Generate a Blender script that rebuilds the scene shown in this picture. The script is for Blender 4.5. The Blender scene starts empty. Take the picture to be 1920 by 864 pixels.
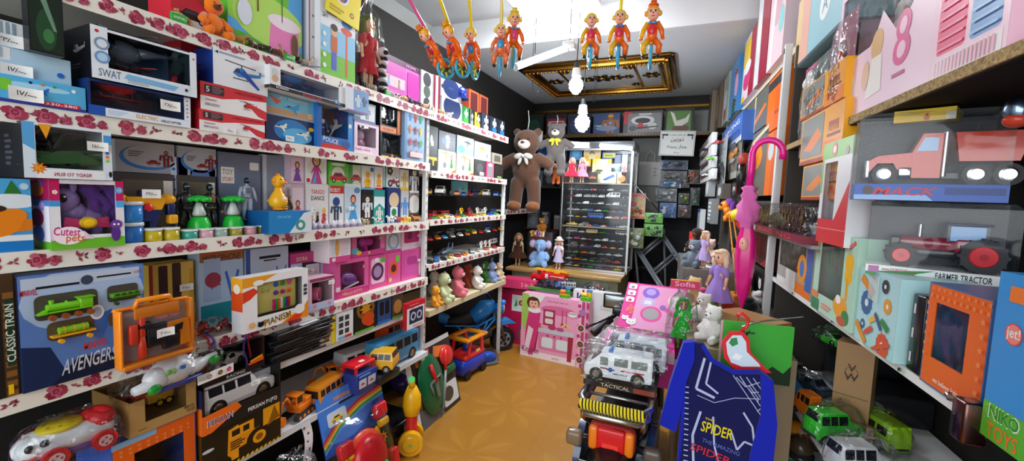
import bpy,math,random
from mathutils import Matrix,Vector
PI=math.pi
SC=bpy.context.scene
COL=SC.collection
RND=random.Random(7)
# ---------------------------------------------------------------- camera, world, lights, exposure
def camera():
 th,ph,ro=[math.radians(a) for a in (22.77,4.7,2.1)]
 F=Vector((-math.sin(th)*math.cos(ph),math.cos(th)*math.cos(ph),-math.sin(ph)))
 R0=Vector((math.cos(th),math.sin(th),0));U0=R0.cross(F)
 R=R0*math.cos(ro) + U0*math.sin(ro);U=U0*math.cos(ro) - R0*math.sin(ro)
 cd=bpy.data.cameras.new('camera');cd.sensor_width=36;cd.lens=15;cd.clip_start=.02
 co=bpy.data.objects.new('camera',cd);COL.objects.link(co)
 m=Matrix((R,U,-F)).transposed().to_4x4();m.translation=(0,0,1.5)
 co.matrix_world=m;SC.camera=co
 return F,R,U
CF,CR,CU=camera()
CP=Vector((0,0,1.5));FPX=800.0
SC.view_settings.view_transform='Standard';SC.view_settings.look='None'
SC.view_settings.exposure=-.2;SC.view_settings.gamma=1.0
SC.view_settings.use_curve_mapping=False
wd=bpy.data.worlds.new('world');SC.world=wd;wd.use_nodes=True
wd.node_tree.nodes['Background'].inputs[0].default_value=(.80,.90,1,1)
wd.node_tree.nodes['Background'].inputs[1].default_value=.7
def area_light(name,loc,aim,sx,sy,power,color):
 ld=bpy.data.lights.new(name,'AREA');ld.shape='RECTANGLE';ld.size=sx;ld.size_y=sy
 ld.energy=power;ld.color=color
 o=bpy.data.objects.new(name,ld);COL.objects.link(o);o.location=loc
 o.rotation_euler=(Vector(aim)-Vector(loc)).to_track_quat('-Z','Y').to_euler()
 return o
# unseen area light added behind the viewer as fill, standing in for daylight
area_light('added_front_fill',(-.5,-1.6,1.9),(-.6,3,1.1),3.0,2.2,84,(.93,.97,1))
def rayd(px,py): return CF*FPX + CR*(px-960) + CU*(432-py)
def on_x(px,py,X):
 d=rayd(px,py);return CP + d*((X-CP.x)/d.x)
def on_y(px,py,Y):
 d=rayd(px,py);return CP + d*((Y-CP.y)/d.y)
def on_z(px,py,Z):
 d=rayd(px,py);return CP + d*((Z-CP.z)/d.z)
RA=math.radians(3.5)
RN=Vector((math.cos(RA),math.sin(RA),0));RD=Vector((-math.sin(RA),math.cos(RA),0))
def on_r(px,py,D=.5):
 d=rayd(px,py);return CP + d*(D/d.dot(RN))
# ---------------------------------------------------------------- materials
_mats={}
def lin(c):
 if isinstance(c,str):
  c=c.lstrip('#');c=tuple(int(c[i:i+2],16)/255 for i in (0,2,4))
 return tuple((x/12.92 if x <= .04045 else ((x+.055)/1.055)**2.4) for x in c)
COLN=dict(wh='f2f1ee',bk='16161a',gy='8b8d92',lg='c9ccd0',dg='3c3e44',rd='d0202c',dr='8e1524',or_='ee7a1c',
   ye='f5c518',gn='2fa83c',dgn='14572c',bl='1d6fd0',lb='62b7ea',db='15275e',pk='ee5ca4',lp='f6b6d4',
   mg='cf1f84',pu='6d3c9c',lpu='b79ad8',br='6b4423',tn='c29a6a',cr='f2ead6',sk='e8b48c',tl='35a79c',ly='f7e27a',lgn='8fd14f')
def hexc(c): return COLN.get(c,c)
def mat(c,kind='card',name=None):
 c=hexc(c);key=(c,kind)
 if key in _mats: return _mats[key]
 m=bpy.data.materials.new(name or (kind + '_' + (c if isinstance(c,str) else 'x')));m.use_nodes=True
 nt=m.node_tree;b=nt.nodes['Principled BSDF'];L=nt.links
 rgb=lin(c) + (1,)
 b.inputs['Base Color'].default_value=rgb
 if kind == 'card': b.inputs['Roughness'].default_value=.32;b.inputs['Specular IOR Level'].default_value=.45
 elif kind == 'plas': b.inputs['Roughness'].default_value=.22
 elif kind == 'matt': b.inputs['Roughness'].default_value=.75;b.inputs['Specular IOR Level'].default_value=.25
 elif kind == 'metal': b.inputs['Roughness'].default_value=.22;b.inputs['Metallic'].default_value=1
 elif kind == 'paint': b.inputs['Roughness'].default_value=.25;b.inputs['Coat Weight'].default_value=.6;b.inputs['Coat Roughness'].default_value=.05
 elif kind == 'rub': b.inputs['Roughness'].default_value=.55
 elif kind in ('plush','cloth'):
  b.inputs['Roughness'].default_value=.9;b.inputs['Specular IOR Level'].default_value=.1
  b.inputs['Sheen Weight'].default_value=.35 if kind == 'plush' else .15
  n=nt.nodes.new('ShaderNodeTexNoise');n.inputs['Scale'].default_value=160 if kind == 'plush' else 420
  n.inputs['Detail'].default_value=3
  tc=nt.nodes.new('ShaderNodeTexCoord');L.new(tc.outputs['Object'],n.inputs['Vector'])
  bp=nt.nodes.new('ShaderNodeBump');bp.inputs['Strength'].default_value=.6;bp.inputs['Distance'].default_value=.004 if kind == 'plush' else .001
  L.new(n.outputs['Fac'],bp.inputs['Height']);L.new(bp.outputs['Normal'],b.inputs['Normal'])
 elif kind == 'glow':
  b.inputs['Emission Color'].default_value=rgb;b.inputs['Emission Strength'].default_value=3
 elif kind in ('film','glass','crinkle','tint'):
  nt.nodes.remove(b)
  tr=nt.nodes.new('ShaderNodeBsdfTransparent');gl=nt.nodes.new('ShaderNodeBsdfGlossy')
  gl.inputs['Roughness'].default_value=.08 if kind != 'crinkle' else .14
  tr.inputs['Color'].default_value=(.97,.98,.98,1) if kind != 'tint' else rgb
  if kind == 'crinkle': tr.inputs['Color'].default_value=(.9,.92,.93,1)
  mx=nt.nodes.new('ShaderNodeMixShader');fr=nt.nodes.new('ShaderNodeFresnel');fr.inputs['IOR'].default_value=1.45
  sc=nt.nodes.new('ShaderNodeMath');sc.operation='MULTIPLY_ADD';sc.inputs[1].default_value=.5
  sc.inputs[2].default_value={'film': .012,'glass': .005,'crinkle': .05,'tint': .02}[kind]
  L.new(fr.outputs[0],sc.inputs[0]);L.new(sc.outputs[0],mx.inputs[0])
  L.new(tr.outputs[0],mx.inputs[1]);L.new(gl.outputs[0],mx.inputs[2])
  if kind in ('crinkle','film'):
   n=nt.nodes.new('ShaderNodeTexNoise');n.inputs['Scale'].default_value=26 if kind == 'crinkle' else 9
   n.inputs['Detail'].default_value=2
   tc=nt.nodes.new('ShaderNodeTexCoord');L.new(tc.outputs['Object'],n.inputs['Vector'])
   bp=nt.nodes.new('ShaderNodeBump');bp.inputs['Strength'].default_value=.9 if kind == 'crinkle' else .35
   bp.inputs['Distance'].default_value=.02
   L.new(n.outputs['Fac'],bp.inputs['Height']);L.new(bp.outputs['Normal'],gl.inputs['Normal']);L.new(bp.outputs['Normal'],fr.inputs['Normal'])
  L.new(mx.outputs[0],nt.nodes['Material Output'].inputs[0])
 _mats[key]=m
 return m
# ---------------------------------------------------------------- mesh builder
def pl(c): return mat(c,'plas')
def mt(c): return mat(c,'metal')
_txt={}
def text_geo(s,bold=True):
 key=(s,bold)
 if key in _txt: return _txt[key]
 cu=bpy.data.curves.new('t','FONT');cu.body=s;cu.resolution_u=2
 if bold: cu.offset=.012
 o=bpy.data.objects.new('t',cu);COL.objects.link(o)
 dg=bpy.context.evaluated_depsgraph_get();dg.update()
 me=bpy.data.meshes.new_from_object(o.evaluated_get(dg))
 vs=[tuple(v.co[:2]) for v in me.vertices];fs=[tuple(p.vertices) for p in me.polygons]
 bpy.data.objects.remove(o);bpy.data.curves.remove(cu);bpy.data.meshes.remove(me)
 if vs:
  x0=min(v[0] for v in vs);x1=max(v[0] for v in vs);y0=min(v[1] for v in vs);y1=max(v[1] for v in vs)
 else: x0=x1=y0=y1=0
 _txt[key]=(vs,fs,x0,x1,y0,y1)
 return _txt[key]
def clip_poly(pts,c):
 for ax,lim,sg in ((0,c[0],1),(0,c[2],-1),(1,c[1],1),(1,c[3],-1)):
  out=[];n=len(pts)
  for i in range(n):
   p,q=pts[i],pts[(i+1) % n];a,b=(p[ax]-lim)*sg,(q[ax]-lim)*sg
   if a >= 0: out.append(p)
   if (a > 0 > b) or (a < 0 < b): t=a/(a-b);out.append((p[0]+(q[0]-p[0])*t,p[1]+(q[1]-p[1])*t))
  pts=out
  if len(pts) < 3: return []
 return pts
def Rz(a): return Matrix.Rotation(a,4,'Z')
def Rx(a): return Matrix.Rotation(a,4,'X')
def Ry(a): return Matrix.Rotation(a,4,'Y')
def Tr(x,y,z): return Matrix.Translation((x,y,z))
def Sc(x,y=None,z=None): return Matrix.Diagonal((x,y if y else x,z if z else x,1))
class MB:
 def __init__(s,T=None):
  s.v=[];s.f=[];s.fm=[];s.fs=[];s.ms=[];s.T=T or Matrix.Identity(4);s.k=0
 def add(s,vs,fs,m,smooth=False):
  if isinstance(m,str): m=mat(m)
  if m not in s.ms: s.ms.append(m)
  mi=s.ms.index(m);b=len(s.v)
  s.v += [s.T @ Vector(v) for v in vs]
  for f in fs: s.f.append([b+i for i in f]);s.fm.append(mi);s.fs.append(smooth)
  return s
 def box(s,c,d,m,bev=0):
  x,y,z=c;a,b,h=d[0]/2,d[1]/2,d[2]/2
  if not bev:
   vs=[(x+i*a,y+j*b,z+k*h) for k in (-1,1) for j in (-1,1) for i in (-1,1)]
   return s.add(vs,[(0,2,3,1),(4,5,7,6),(0,1,5,4),(2,6,7,3),(0,4,6,2),(1,3,7,5)],m)
  e=min(bev,a*.99,b*.99,h*.99);vs=[];fs=[];n=3
  def ring(zz,q):
   r=[]
   for (sx,sy,a0) in ((1,1,0),(-1,1,PI/2),(-1,-1,PI),(1,-1,1.5*PI)):
    for t in range(n+1):
     an=a0 + PI/2*t/n
     r.append((x+sx*(a-e)+math.cos(an)*(e-q),y+sy*(b-e)+math.sin(an)*(e-q),zz))
   return r
  rows=[(z-h,e*.9),(z-h+e*.3,e*.3),(z-h+e,0),(z+h-e,0),(z+h-e*.3,e*.3),(z+h,e*.9)]
  N=4*(n+1)
  for zz,q in rows: vs += ring(zz,q)
  for r in range(len(rows)-1):
   for i in range(N):
    j=(i+1) % N;fs.append((r*N+i,r*N+j,(r+1)*N+j,(r+1)*N+i))
  fs.append(tuple(reversed(range(N))));fs.append(tuple(range((len(rows)-1)*N,len(rows)*N)))
  return s.add(vs,fs,m,True)
 def cyl(s,p0,p1,r0,r1,m,n=14,smooth=True):
  p0=Vector(p0);p1=Vector(p1);d=(p1-p0).normalized()
  u=d.orthogonal().normalized();w=d.cross(u);vs=[];fs=[]
  for p,r in ((p0,r0),(p1,r1)):
   for i in range(n):
    a=2*PI*i/n;vs.append(p + u*(r*math.cos(a)) + w*(r*math.sin(a)))
  for i in range(n): fs.append((i,(i+1) % n,n+(i+1) % n,n+i))
  s.add(vs,fs,m,smooth)
  s.add(vs[:n],[tuple(reversed(range(n)))],m);s.add(vs[n:],[tuple(range(n))],m)
  return s
 def ell(s,c,r,m,n=14,k=9,rot=None):
  if not isinstance(r,(tuple,list)): r=(r,r,r)
  vs=[(0,0,-1)];fs=[]
  for j in range(1,k):
   t=-PI/2 + PI*j/k
   for i in range(n): vs.append((math.cos(t)*math.cos(2*PI*i/n),math.cos(t)*math.sin(2*PI*i/n),math.sin(t)))
  vs.append((0,0,1));e=len(vs)-1
  for i in range(n): fs.append((0,1+(i+1) % n,1+i));fs.append((e,e-n+i,e-n+(i+1) % n))
  for j in range(k-2):
   for i in range(n):
    a=1+j*n;fs.append((a+i,a+(i+1) % n,a+n+(i+1) % n,a+n+i))
  M=Tr(*c) @ (rot or Matrix.Identity(4)) @ Matrix.Diagonal((r[0],r[1],r[2],1))
  return s.add([M @ Vector(v) for v in vs],fs,m,True)
 def tube(s,pts,rs,m,n=10,closed=False):
  pts=[Vector(p) for p in pts];N=len(pts)
  if not isinstance(rs,(list,tuple)): rs=[rs]*N
  vs=[];fs=[];u=None
  for i,p in enumerate(pts):
   if closed: d=pts[(i+1) % N]-pts[i-1]
   else: d=pts[min(i+1,N-1)]-pts[max(i-1,0)]
   if d.length < 1e-9: d=Vector((0,0,1))
   d.normalize()
   u=d.orthogonal().normalized() if u is None else (u - d*u.dot(d)).normalized()
   w=d.cross(u)
   for j in range(n):
    a=2*PI*j/n;vs.append(p + u*(rs[i]*math.cos(a)) + w*(rs[i]*math.sin(a)))
  for i in range(N if closed else N-1):
   for j in range(n):
    a=i*n;b=((i+1) % N)*n;fs.append((a+j,a+(j+1) % n,b+(j+1) % n,b+j))
  if not closed: fs.append(tuple(reversed(range(n))));fs.append(tuple(range((N-1)*n,N*n)))
  return s.add(vs,fs,m,True)
 def lathe(s,prof,m,n=18,c=(0,0,0),sy=1):
  vs=[];fs=[];K=len(prof)
  for r,z in prof:
   for i in range(n): a=2*PI*i/n;vs.append((c[0]+r*math.cos(a),c[1]+sy*r*math.sin(a),c[2]+z))
  for k in range(K-1):
   for i in range(n): fs.append((k*n+i,k*n+(i+1) % n,(k+1)*n+(i+1) % n,(k+1)*n+i))
  fs.append(tuple(reversed(range(n))));fs.append(tuple(range((K-1)*n,K*n)))
  return s.add(vs,fs,m,True)
 def prism(s,poly,y0,y1,m,smooth=False,top=None,mt=None):
  # polygon in x-z extruded along y;  top=(scale) narrows the y1/y0 faces
  n=len(poly);vs=[(p[0],y0,p[1]) for p in poly] + [(p[0],y1,p[1]) for p in poly]
  s.add(vs,[(i,(i+1) % n,n+(i+1) % n,n+i) for i in range(n)],m,smooth)
  s.add(vs[:n],[tuple(range(n))],mt or m);s.add(vs[n:],[tuple(reversed(range(n)))],mt or m)
  return s
 def text(s,st,x,z,h,m,y=0,w=None,bold=True,ang=0,al='c',shear=0,flip=False):
  vs,fs,x0,x1,y0,y1=text_geo(st,bold)
  if not vs: return s
  k=h/max(y1-y0,.3) if len(st) > 0 else 1
  kx=k if w is None else w/(x1-x0)
  off={'c': (x0+x1)/2,'l': x0,'r': x1}[al];ca,sa=math.cos(ang),math.sin(ang);out=[]
  for a,b in vs:
   p=(a-off)*kx;q=(b-(y0+y1)/2)*k;p += q*shear
   if flip: p=-p
   out.append((x + p*ca - q*sa,y,z + p*sa + q*ca))
  return s.add(out,fs,m)
 # ---- flat print on the plane y = Y (seen from -y); each call one thin ink layer nearer
 clip=None
 def ink(s,pts,m,Y=None):
  if s.clip:
   pts=clip_poly(pts,s.clip)
   if len(pts) < 3: return s
  s.k += 1;y=(s.Y if Y is None else Y) - .00012*s.k
  return s.add([(p[0],y,p[1]) for p in pts],[tuple(range(len(pts)))],m)
 def art(s,x0,z0,w,h,items,Y=0):
  s.Y=Y;s.clip=(x0,z0,x0+w,z0+h);X=lambda u: x0+u*w;Z=lambda v: z0+v*h;q=min(w,h)
  for it in items:
   t=it[0];c=it[-1] if not isinstance(it[-1],dict) else it[-2]
   if isinstance(c,str) and t not in ICON: c=mat(c)
   if t == 'r': a,b,c2,d=it[1:5];s.ink([(X(a),Z(b)),(X(c2),Z(b)),(X(c2),Z(d)),(X(a),Z(d))],c)
   elif t == 'rr':
    a,b,c2,d,r=it[1:6];r *= q;P=[]
    for (cx,cz,a0) in ((X(c2)-r,Z(d)-r,0),(X(a)+r,Z(d)-r,1),(X(a)+r,Z(b)+r,2),(X(c2)-r,Z(b)+r,3)):
     for k in range(4): an=(a0+k/3)*PI/2;P.append((cx+r*math.cos(an),cz+r*math.sin(an)))
    s.ink(P,c)
   elif t == 'e': cx,cz,rx,rz=it[1:5];s.ink([(X(cx)+rx*w*math.cos(k*PI/9),Z(cz)+rz*h*math.sin(k*PI/9)) for k in range(18)],c)
   elif t == 'o': cx,cz,r=it[1:4];s.ink([(X(cx)+r*q*math.cos(k*PI/9),Z(cz)+r*q*math.sin(k*PI/9)) for k in range(18)],c)
   elif t == 'p': s.ink([(X(a),Z(b)) for a,b in it[1]],c)
   elif t == 'st':
    cx,cz,r,n=it[1:5]
    s.ink([(X(cx)+(r if k % 2 else r*.5)*q*math.cos(k*PI/n),Z(cz)+(r if k % 2 else r*.5)*q*math.sin(k*PI/n)) for k in range(2*n)],c)
   elif t == 't':   # 't', string, cx, cz, height, maxwidth, colour, {opts}
    o=it[-1] if isinstance(it[-1],dict) else {}
    c=it[6];s.k += 1
    st=it[1];hh=it[4]*h;g=text_geo(st,o.get('bold',True));nw=(g[3]-g[2])*hh/max(g[5]-g[4],.3)
    s.text(st,X(it[2]),Z(it[3]),hh,mat(c),y=Y-.00012*s.k,w=(it[5]*w if it[5] else None),**o)
   elif t == 'tl':  # lines of small print
    a,b,c2,d,n=it[1:6]
    for k in range(n):
     zz=b + (d-b)*(k+.5)/n;hh=(d-b)/n*.28;e=a + (c2-a)*(.65+.35*((k*7) % 5)/4)
     s.ink([(X(a),Z(zz-hh)),(X(e),Z(zz-hh)),(X(e),Z(zz+hh)),(X(a),Z(zz+hh))],c)
   elif t in ICON: ICON[t](s,X(it[1]),Z(it[2]),it[3]*q,it[4],*(it[5:]))
  s.clip=None
  return s
 def wrap(s,t): return s.build('clear_wrap',t)
 def build(s,name,parent=None,loc=None,rz=0):
  me=bpy.data.meshes.new(name);me.from_pydata([tuple(v) for v in s.v],[],s.f)
  for m in s.ms: me.materials.append(m)
  me.polygons.foreach_set('material_index',s.fm);me.polygons.foreach_set('use_smooth',s.fs)
  me.update()
  o=bpy.data.objects.new(name,me);COL.objects.link(o)
  if parent: o.parent=parent
  if loc is not None: o.location=loc
  o.rotation_euler.z=rz
  return o
# ---- small printed pictures (flat ink)
def _poly(s,x,z,k,pts,c): s.ink([(x+a*k,z+b*k) for a,b in pts],mat(c))
def _circ(s,x,z,r,c,rz=None): s.ink([(x+r*math.cos(i*PI/8),z+(rz or r)*math.sin(i*PI/8)) for i in range(16)],mat(c))
def i_car(s,x,z,k,c,*a):
 _poly(s,x,z,k,[(-1,-.25),(1,-.25),(1,.05),(.6,.12),(.3,.42),(-.45,.42),(-.7,.12),(-1,.05)],c)
 _poly(s,x,z,k,[(-.58,.12),(-.4,.34),(.25,.34),(.48,.12)],'dg')
 for q in (-.58,.58): _circ(s,x+q*k,z-.25*k,.2*k,'bk');_circ(s,x+q*k,z-.25*k,.1*k,'lg')
def i_heli(s,x,z,k,c,*a):
 _poly(s,x,z,k,[(-.5,-.1),(-.3,.2),(.1,.25),(.3,.05),(1,.12),(1,.3),(1.08,.3),(1.08,-.02),(.2,-.2),(-.2,-.25)],c)
 _poly(s,x,z,k,[(-.45,-.03),(-.28,.16),(-.1,.18),(-.12,-.05)],'dg')
 _poly(s,x,z,k,[(-.9,.42),(.8,.32),(.8,.37),(-.9,.47)],'dg');_poly(s,x,z,k,[(-.04,.2),(.02,.2),(.02,.42),(-.04,.42)],'dg')
 _poly(s,x,z,k,[(-.5,-.38),(.35,-.38),(.35,-.33),(-.5,-.33)],'dg')
def i_jet(s,x,z,k,c,*a):
 _poly(s,x,z,k,[(-1,-.1),(-.2,.12),(.3,.14),(.75,.5),(.95,.45),(.8,.05),(.9,-.1),(.1,-.18)],c)
 _poly(s,x,z,k,[(-.1,0),(.5,-.6),(.7,-.6),(.4,.02)],c);_poly(s,x,z,k,[(-.55,0),(-.4,.14),(-.1,.12),(-.15,0)],'db')
def i_doll(s,x,z,k,c,hair='br',*a):
 _poly(s,x,z,k,[(-.5,-1),(.5,-1),(.14,.1),(.3,-.1),(.36,-.02),(.12,.36),(-.12,.36),(-.36,-.02),(-.3,-.1),(-.14,.1)],c)
 _circ(s,x,z+.62*k,.3*k,hair,.36*k);_circ(s,x,z+.58*k,.19*k,'sk',.24*k)
 for q in (-.08,.08): _circ(s,x+q*k,z+.6*k,.03*k,'bk')
 _poly(s,x,z+.48*k,k,[(-.06,0),(0,-.03),(.06,0)],'rd')
def i_duck(s,x,z,k,c,*a):
 _circ(s,x,z-.3*k,.42*k,c);_circ(s,x,z+.35*k,.32*k,c);_circ(s,x-.1*k,z+.42*k,.05*k,'bk');_circ(s,x+.14*k,z+.42*k,.05*k,'bk')
 _circ(s,x,z+.24*k,.16*k,'or_',.08*k)
 for q in (-.2,.2): _circ(s,x+q*k,z-.75*k,.2*k,'or_',.1*k)
def i_bot(s,x,z,k,c,*a):
 for P in ([(-.3,-.1),(.3,-.1),(.4,.4),(-.4,.4)],[(-.3,-.9),(-.05,-.9),(-.05,-.1),(-.3,-.1)],[(.05,-.9),(.3,-.9),(.3,-.1),(.05,-.1)],[(-.7,-.2),(-.5,-.25),(-.4,.35),(-.6,.4)],[(.7,-.2),(.5,-.25),(.4,.35),(.6,.4)]): _poly(s,x,z,k,P,c)
 _circ(s,x,z+.65*k,.24*k,c);_poly(s,x,z+.62*k,k,[(-.16,0),(.16,0),(.16,.1),(-.16,.1)],'ye');_circ(s,x,z+.15*k,.12*k,'lb')
def i_gun(s,x,z,k,c,*a):
 _poly(s,x,z,k,[(-1,.1),(-1,.25),(.6,.3),(1,.1),(1,-.15),(.6,0),(.25,-.02),(.2,-.5),(-.02,-.5),(-.05,.02)],c);_poly(s,x,z,k,[(-.3,.3),(.2,.3),(.2,.4),(-.3,.4)],'dg')
def i_bike(s,x,z,k,c,*a):
 for q in (-.6,.6): _circ(s,x+q*k,z-.3*k,.34*k,'bk');_circ(s,x+q*k,z-.3*k,.17*k,'lg')
 _poly(s,x,z,k,[(-.7,-.1),(-.2,.05),(.3,.35),(.55,.3),(.5,-.2),(-.1,-.35)],c)
def i_train(s,x,z,k,c,*a):
 _poly(s,x,z,k,[(-1,-.15),(.9,-.1),(.95,.45),(.5,.42),(.5,.15),(-.55,.15),(-.55,.35),(-.7,.35),(-.7,.12),(-1,.1)],c)
 _poly(s,x,z,k,[(.58,.15),(.85,.17),(.85,.34),(.58,.32)],'dgn')
 for q in (-.7,-.3,.1,.6): _circ(s,x+q*k,z-.22*k,.17*k,'br')
def i_flower(s,x,z,k,c,*a):
 for i in range(5): _circ(s,x+.5*k*math.cos(i*1.257),z+.5*k*math.sin(i*1.257),.42*k,c)
 _circ(s,x,z,.3*k,'ye')
def i_face(s,x,z,k,c,hair='br',*a):
 _circ(s,x,z+.12*k,.95*k,hair,.98*k);_circ(s,x,z-.1*k,.72*k,c,.85*k)
 for q in (-.28,.28): _circ(s,x+q*k,z,.1*k,'bk')
 _circ(s,x,z-.5*k,.2*k,'rd',.08*k)
def i_cat(s,x,z,k,c,*a):
 _circ(s,x,z,.8*k,c,.62*k);_poly(s,x,z,k,[(-.72,.2),(-.66,.85),(-.25,.55)],c);_poly(s,x,z,k,[(.72,.2),(.66,.85),(.25,.55)],c)
 for q in (-.32,.32): _circ(s,x+q*k,z-.05*k,.07*k,'bk',.11*k)
 _circ(s,x,z-.18*k,.06*k,'dg')
ICON=dict(car=i_car,heli=i_heli,jet=i_jet,doll=i_doll,duck=i_duck,bot=i_bot,gun=i_gun,bike=i_bike,train=i_train,flower=i_flower,face=i_face,cat=i_cat)
# ---------------------------------------------------------------- things
def tag(o,label=None,cat=None,group=None,kind=None):
 if label: o['label']=label
 if cat: o['category']=cat
 if group: o['group']=group
 if kind: o['kind']=kind
 return o
def thing(name,label,cat,loc=(0,0,0),rz=0,group=None,tilt=(0,0)):
 o=bpy.data.objects.new(name,None);o.empty_display_size=.05;COL.objects.link(o);o.location=loc
 o.rotation_euler=(tilt[0],tilt[1],rz)
 return tag(o,label,cat,group)
def dup(root,loc,rz=None,label=None,group=None,scale=None):
 r=root.copy();COL.objects.link(r);r.location=loc
 if rz is not None: r.rotation_euler.z=rz
 if scale: r.scale=(scale,)*3
 if label: r['label']=label
 if group: r['group']=group
 kids={}
 for o in list(COL.objects):
  if o.parent: kids.setdefault(o.parent.name,[]).append(o)
 for ch in kids.get(root.name,[]):
  c=ch.copy();COL.objects.link(c);c.parent=r
  for g in kids.get(ch.name,[]):
   d=g.copy();COL.objects.link(d);d.parent=c
 return r
KIDS={}
# ---------------------------------------------------------------- a printed carton
def strip_art(hexs): return [('r',0,0,1,1,hexs)]
def carton(label,cat,loc,rz,w,d,h,base,front=(),side=None,top=None,name='toy_box',group=None,tilt=(0,0),
           window=None,inner='dg',sidec=None,pane='film',tag_at=None,open_top=False):
 """closed box (or box with a real window), front at local y=0 facing -y, base centre-front at loc"""
 t=thing(name,label,cat,loc,rz,group,tilt)
 m=mat(base);ms=mat(sidec or base);b=MB();x0,x1=-w/2,w/2
 if not window:
  b.box((0,d/2,h/2),(w,d,h),m)
 else:
  th=.003
  b.box((0,d-th/2,h/2),(w,th,h),ms);b.box((x0+th/2,(d-th)/2,h/2),(th,d-th,h),ms);b.box((x1-th/2,(d-th)/2,h/2),(th,d-th,h),ms)
  b.box((0,(d-th)/2,th/2),(w-2*th,d-th,th),ms)
  if not open_top: b.box((0,(d-th)/2,h-th/2),(w-2*th,d-th,th),ms)
  a,c,e,g=window;a,e=x0+a*w,x0+e*w;c,g=c*h,g*h
  for X0,Z0,X1,Z1 in ((x0+th,th,a,h-th),(e,th,x1-th,h-th),(a,th,e,c),(a,g,e,h-th)):
   if X1-X0 > .001 and Z1-Z0 > .001: b.box(((X0+X1)/2,th/2,(Z0+Z1)/2),(X1-X0,th,Z1-Z0),m)
 t0=t;t=b.build('carton',t)
 if window:
  b=MB();b.box((0,d-.006,h/2),(w-.008,.002,h-.008),mat(inner));b.build('insert_card',t)
  b=MB();b.add([(a,.0015,c),(e,.0015,c),(e,.0015,g),(a,.0015,g)],[(0,1,2,3)],mat('wh',pane));b.build('window_film',t)
 if front:
  b=MB();b.art(x0,0,w,h,front,Y=-.0002);b.build('front_print',t)
 if side is not None:    # printed on the left end as seen from the front (local -x)
  b=MB(Tr(x0-.0002,d,0) @ Rz(-PI/2));b.art(0,0,d,h,side,Y=0);b.build('end_print',t)
 if top is not None:
  b=MB(Tr(0,0,h+.0003) @ Rx(-PI/2));b.art(x0,0,w,d,top,Y=0);b.build('top_print',t)
 if tag_at: price(t,tag_at,w,h)
 return t0
def arabic(s): return s
DIG={'0': '۰','1': '۱','2': '۲','3': '۳','4': '۴','5': '۵','6': '۶','7': '۷','8': '۸','9': '۹','/': '/','-': '-'}
def price(t,at,w,h,size=.05,Y=-.004,parent=True):
 """white curled paper price tag with handwritten digits"""
 x,z,txt=at[:3];sz=at[3] if len(at) > 3 else size
 X=-w/2+x*w;Z=z*h;b=MB();n=6;vs=[];fs=[]
 for i in range(n+1):
  u=i/n-.5;vs += [(X+u*sz,Y-.003+.014*sz/.05*u*u*-1.6,Z-.27*sz),(X+u*sz,Y-.003-.022*sz/.05*u*u,Z+.27*sz)]
 for i in range(n): fs.append((2*i,2*i+2,2*i+3,2*i+1))
 b.add(vs,fs,mat('f7f7f4','matt'),True)
 b.text(''.join(DIG.get(c,c) for c in txt),X,Z,sz*.2,mat('bk'),y=Y-.0065*sz/.05*1.3,ang=-.1)
 return b.build('price_tag',t)
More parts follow.
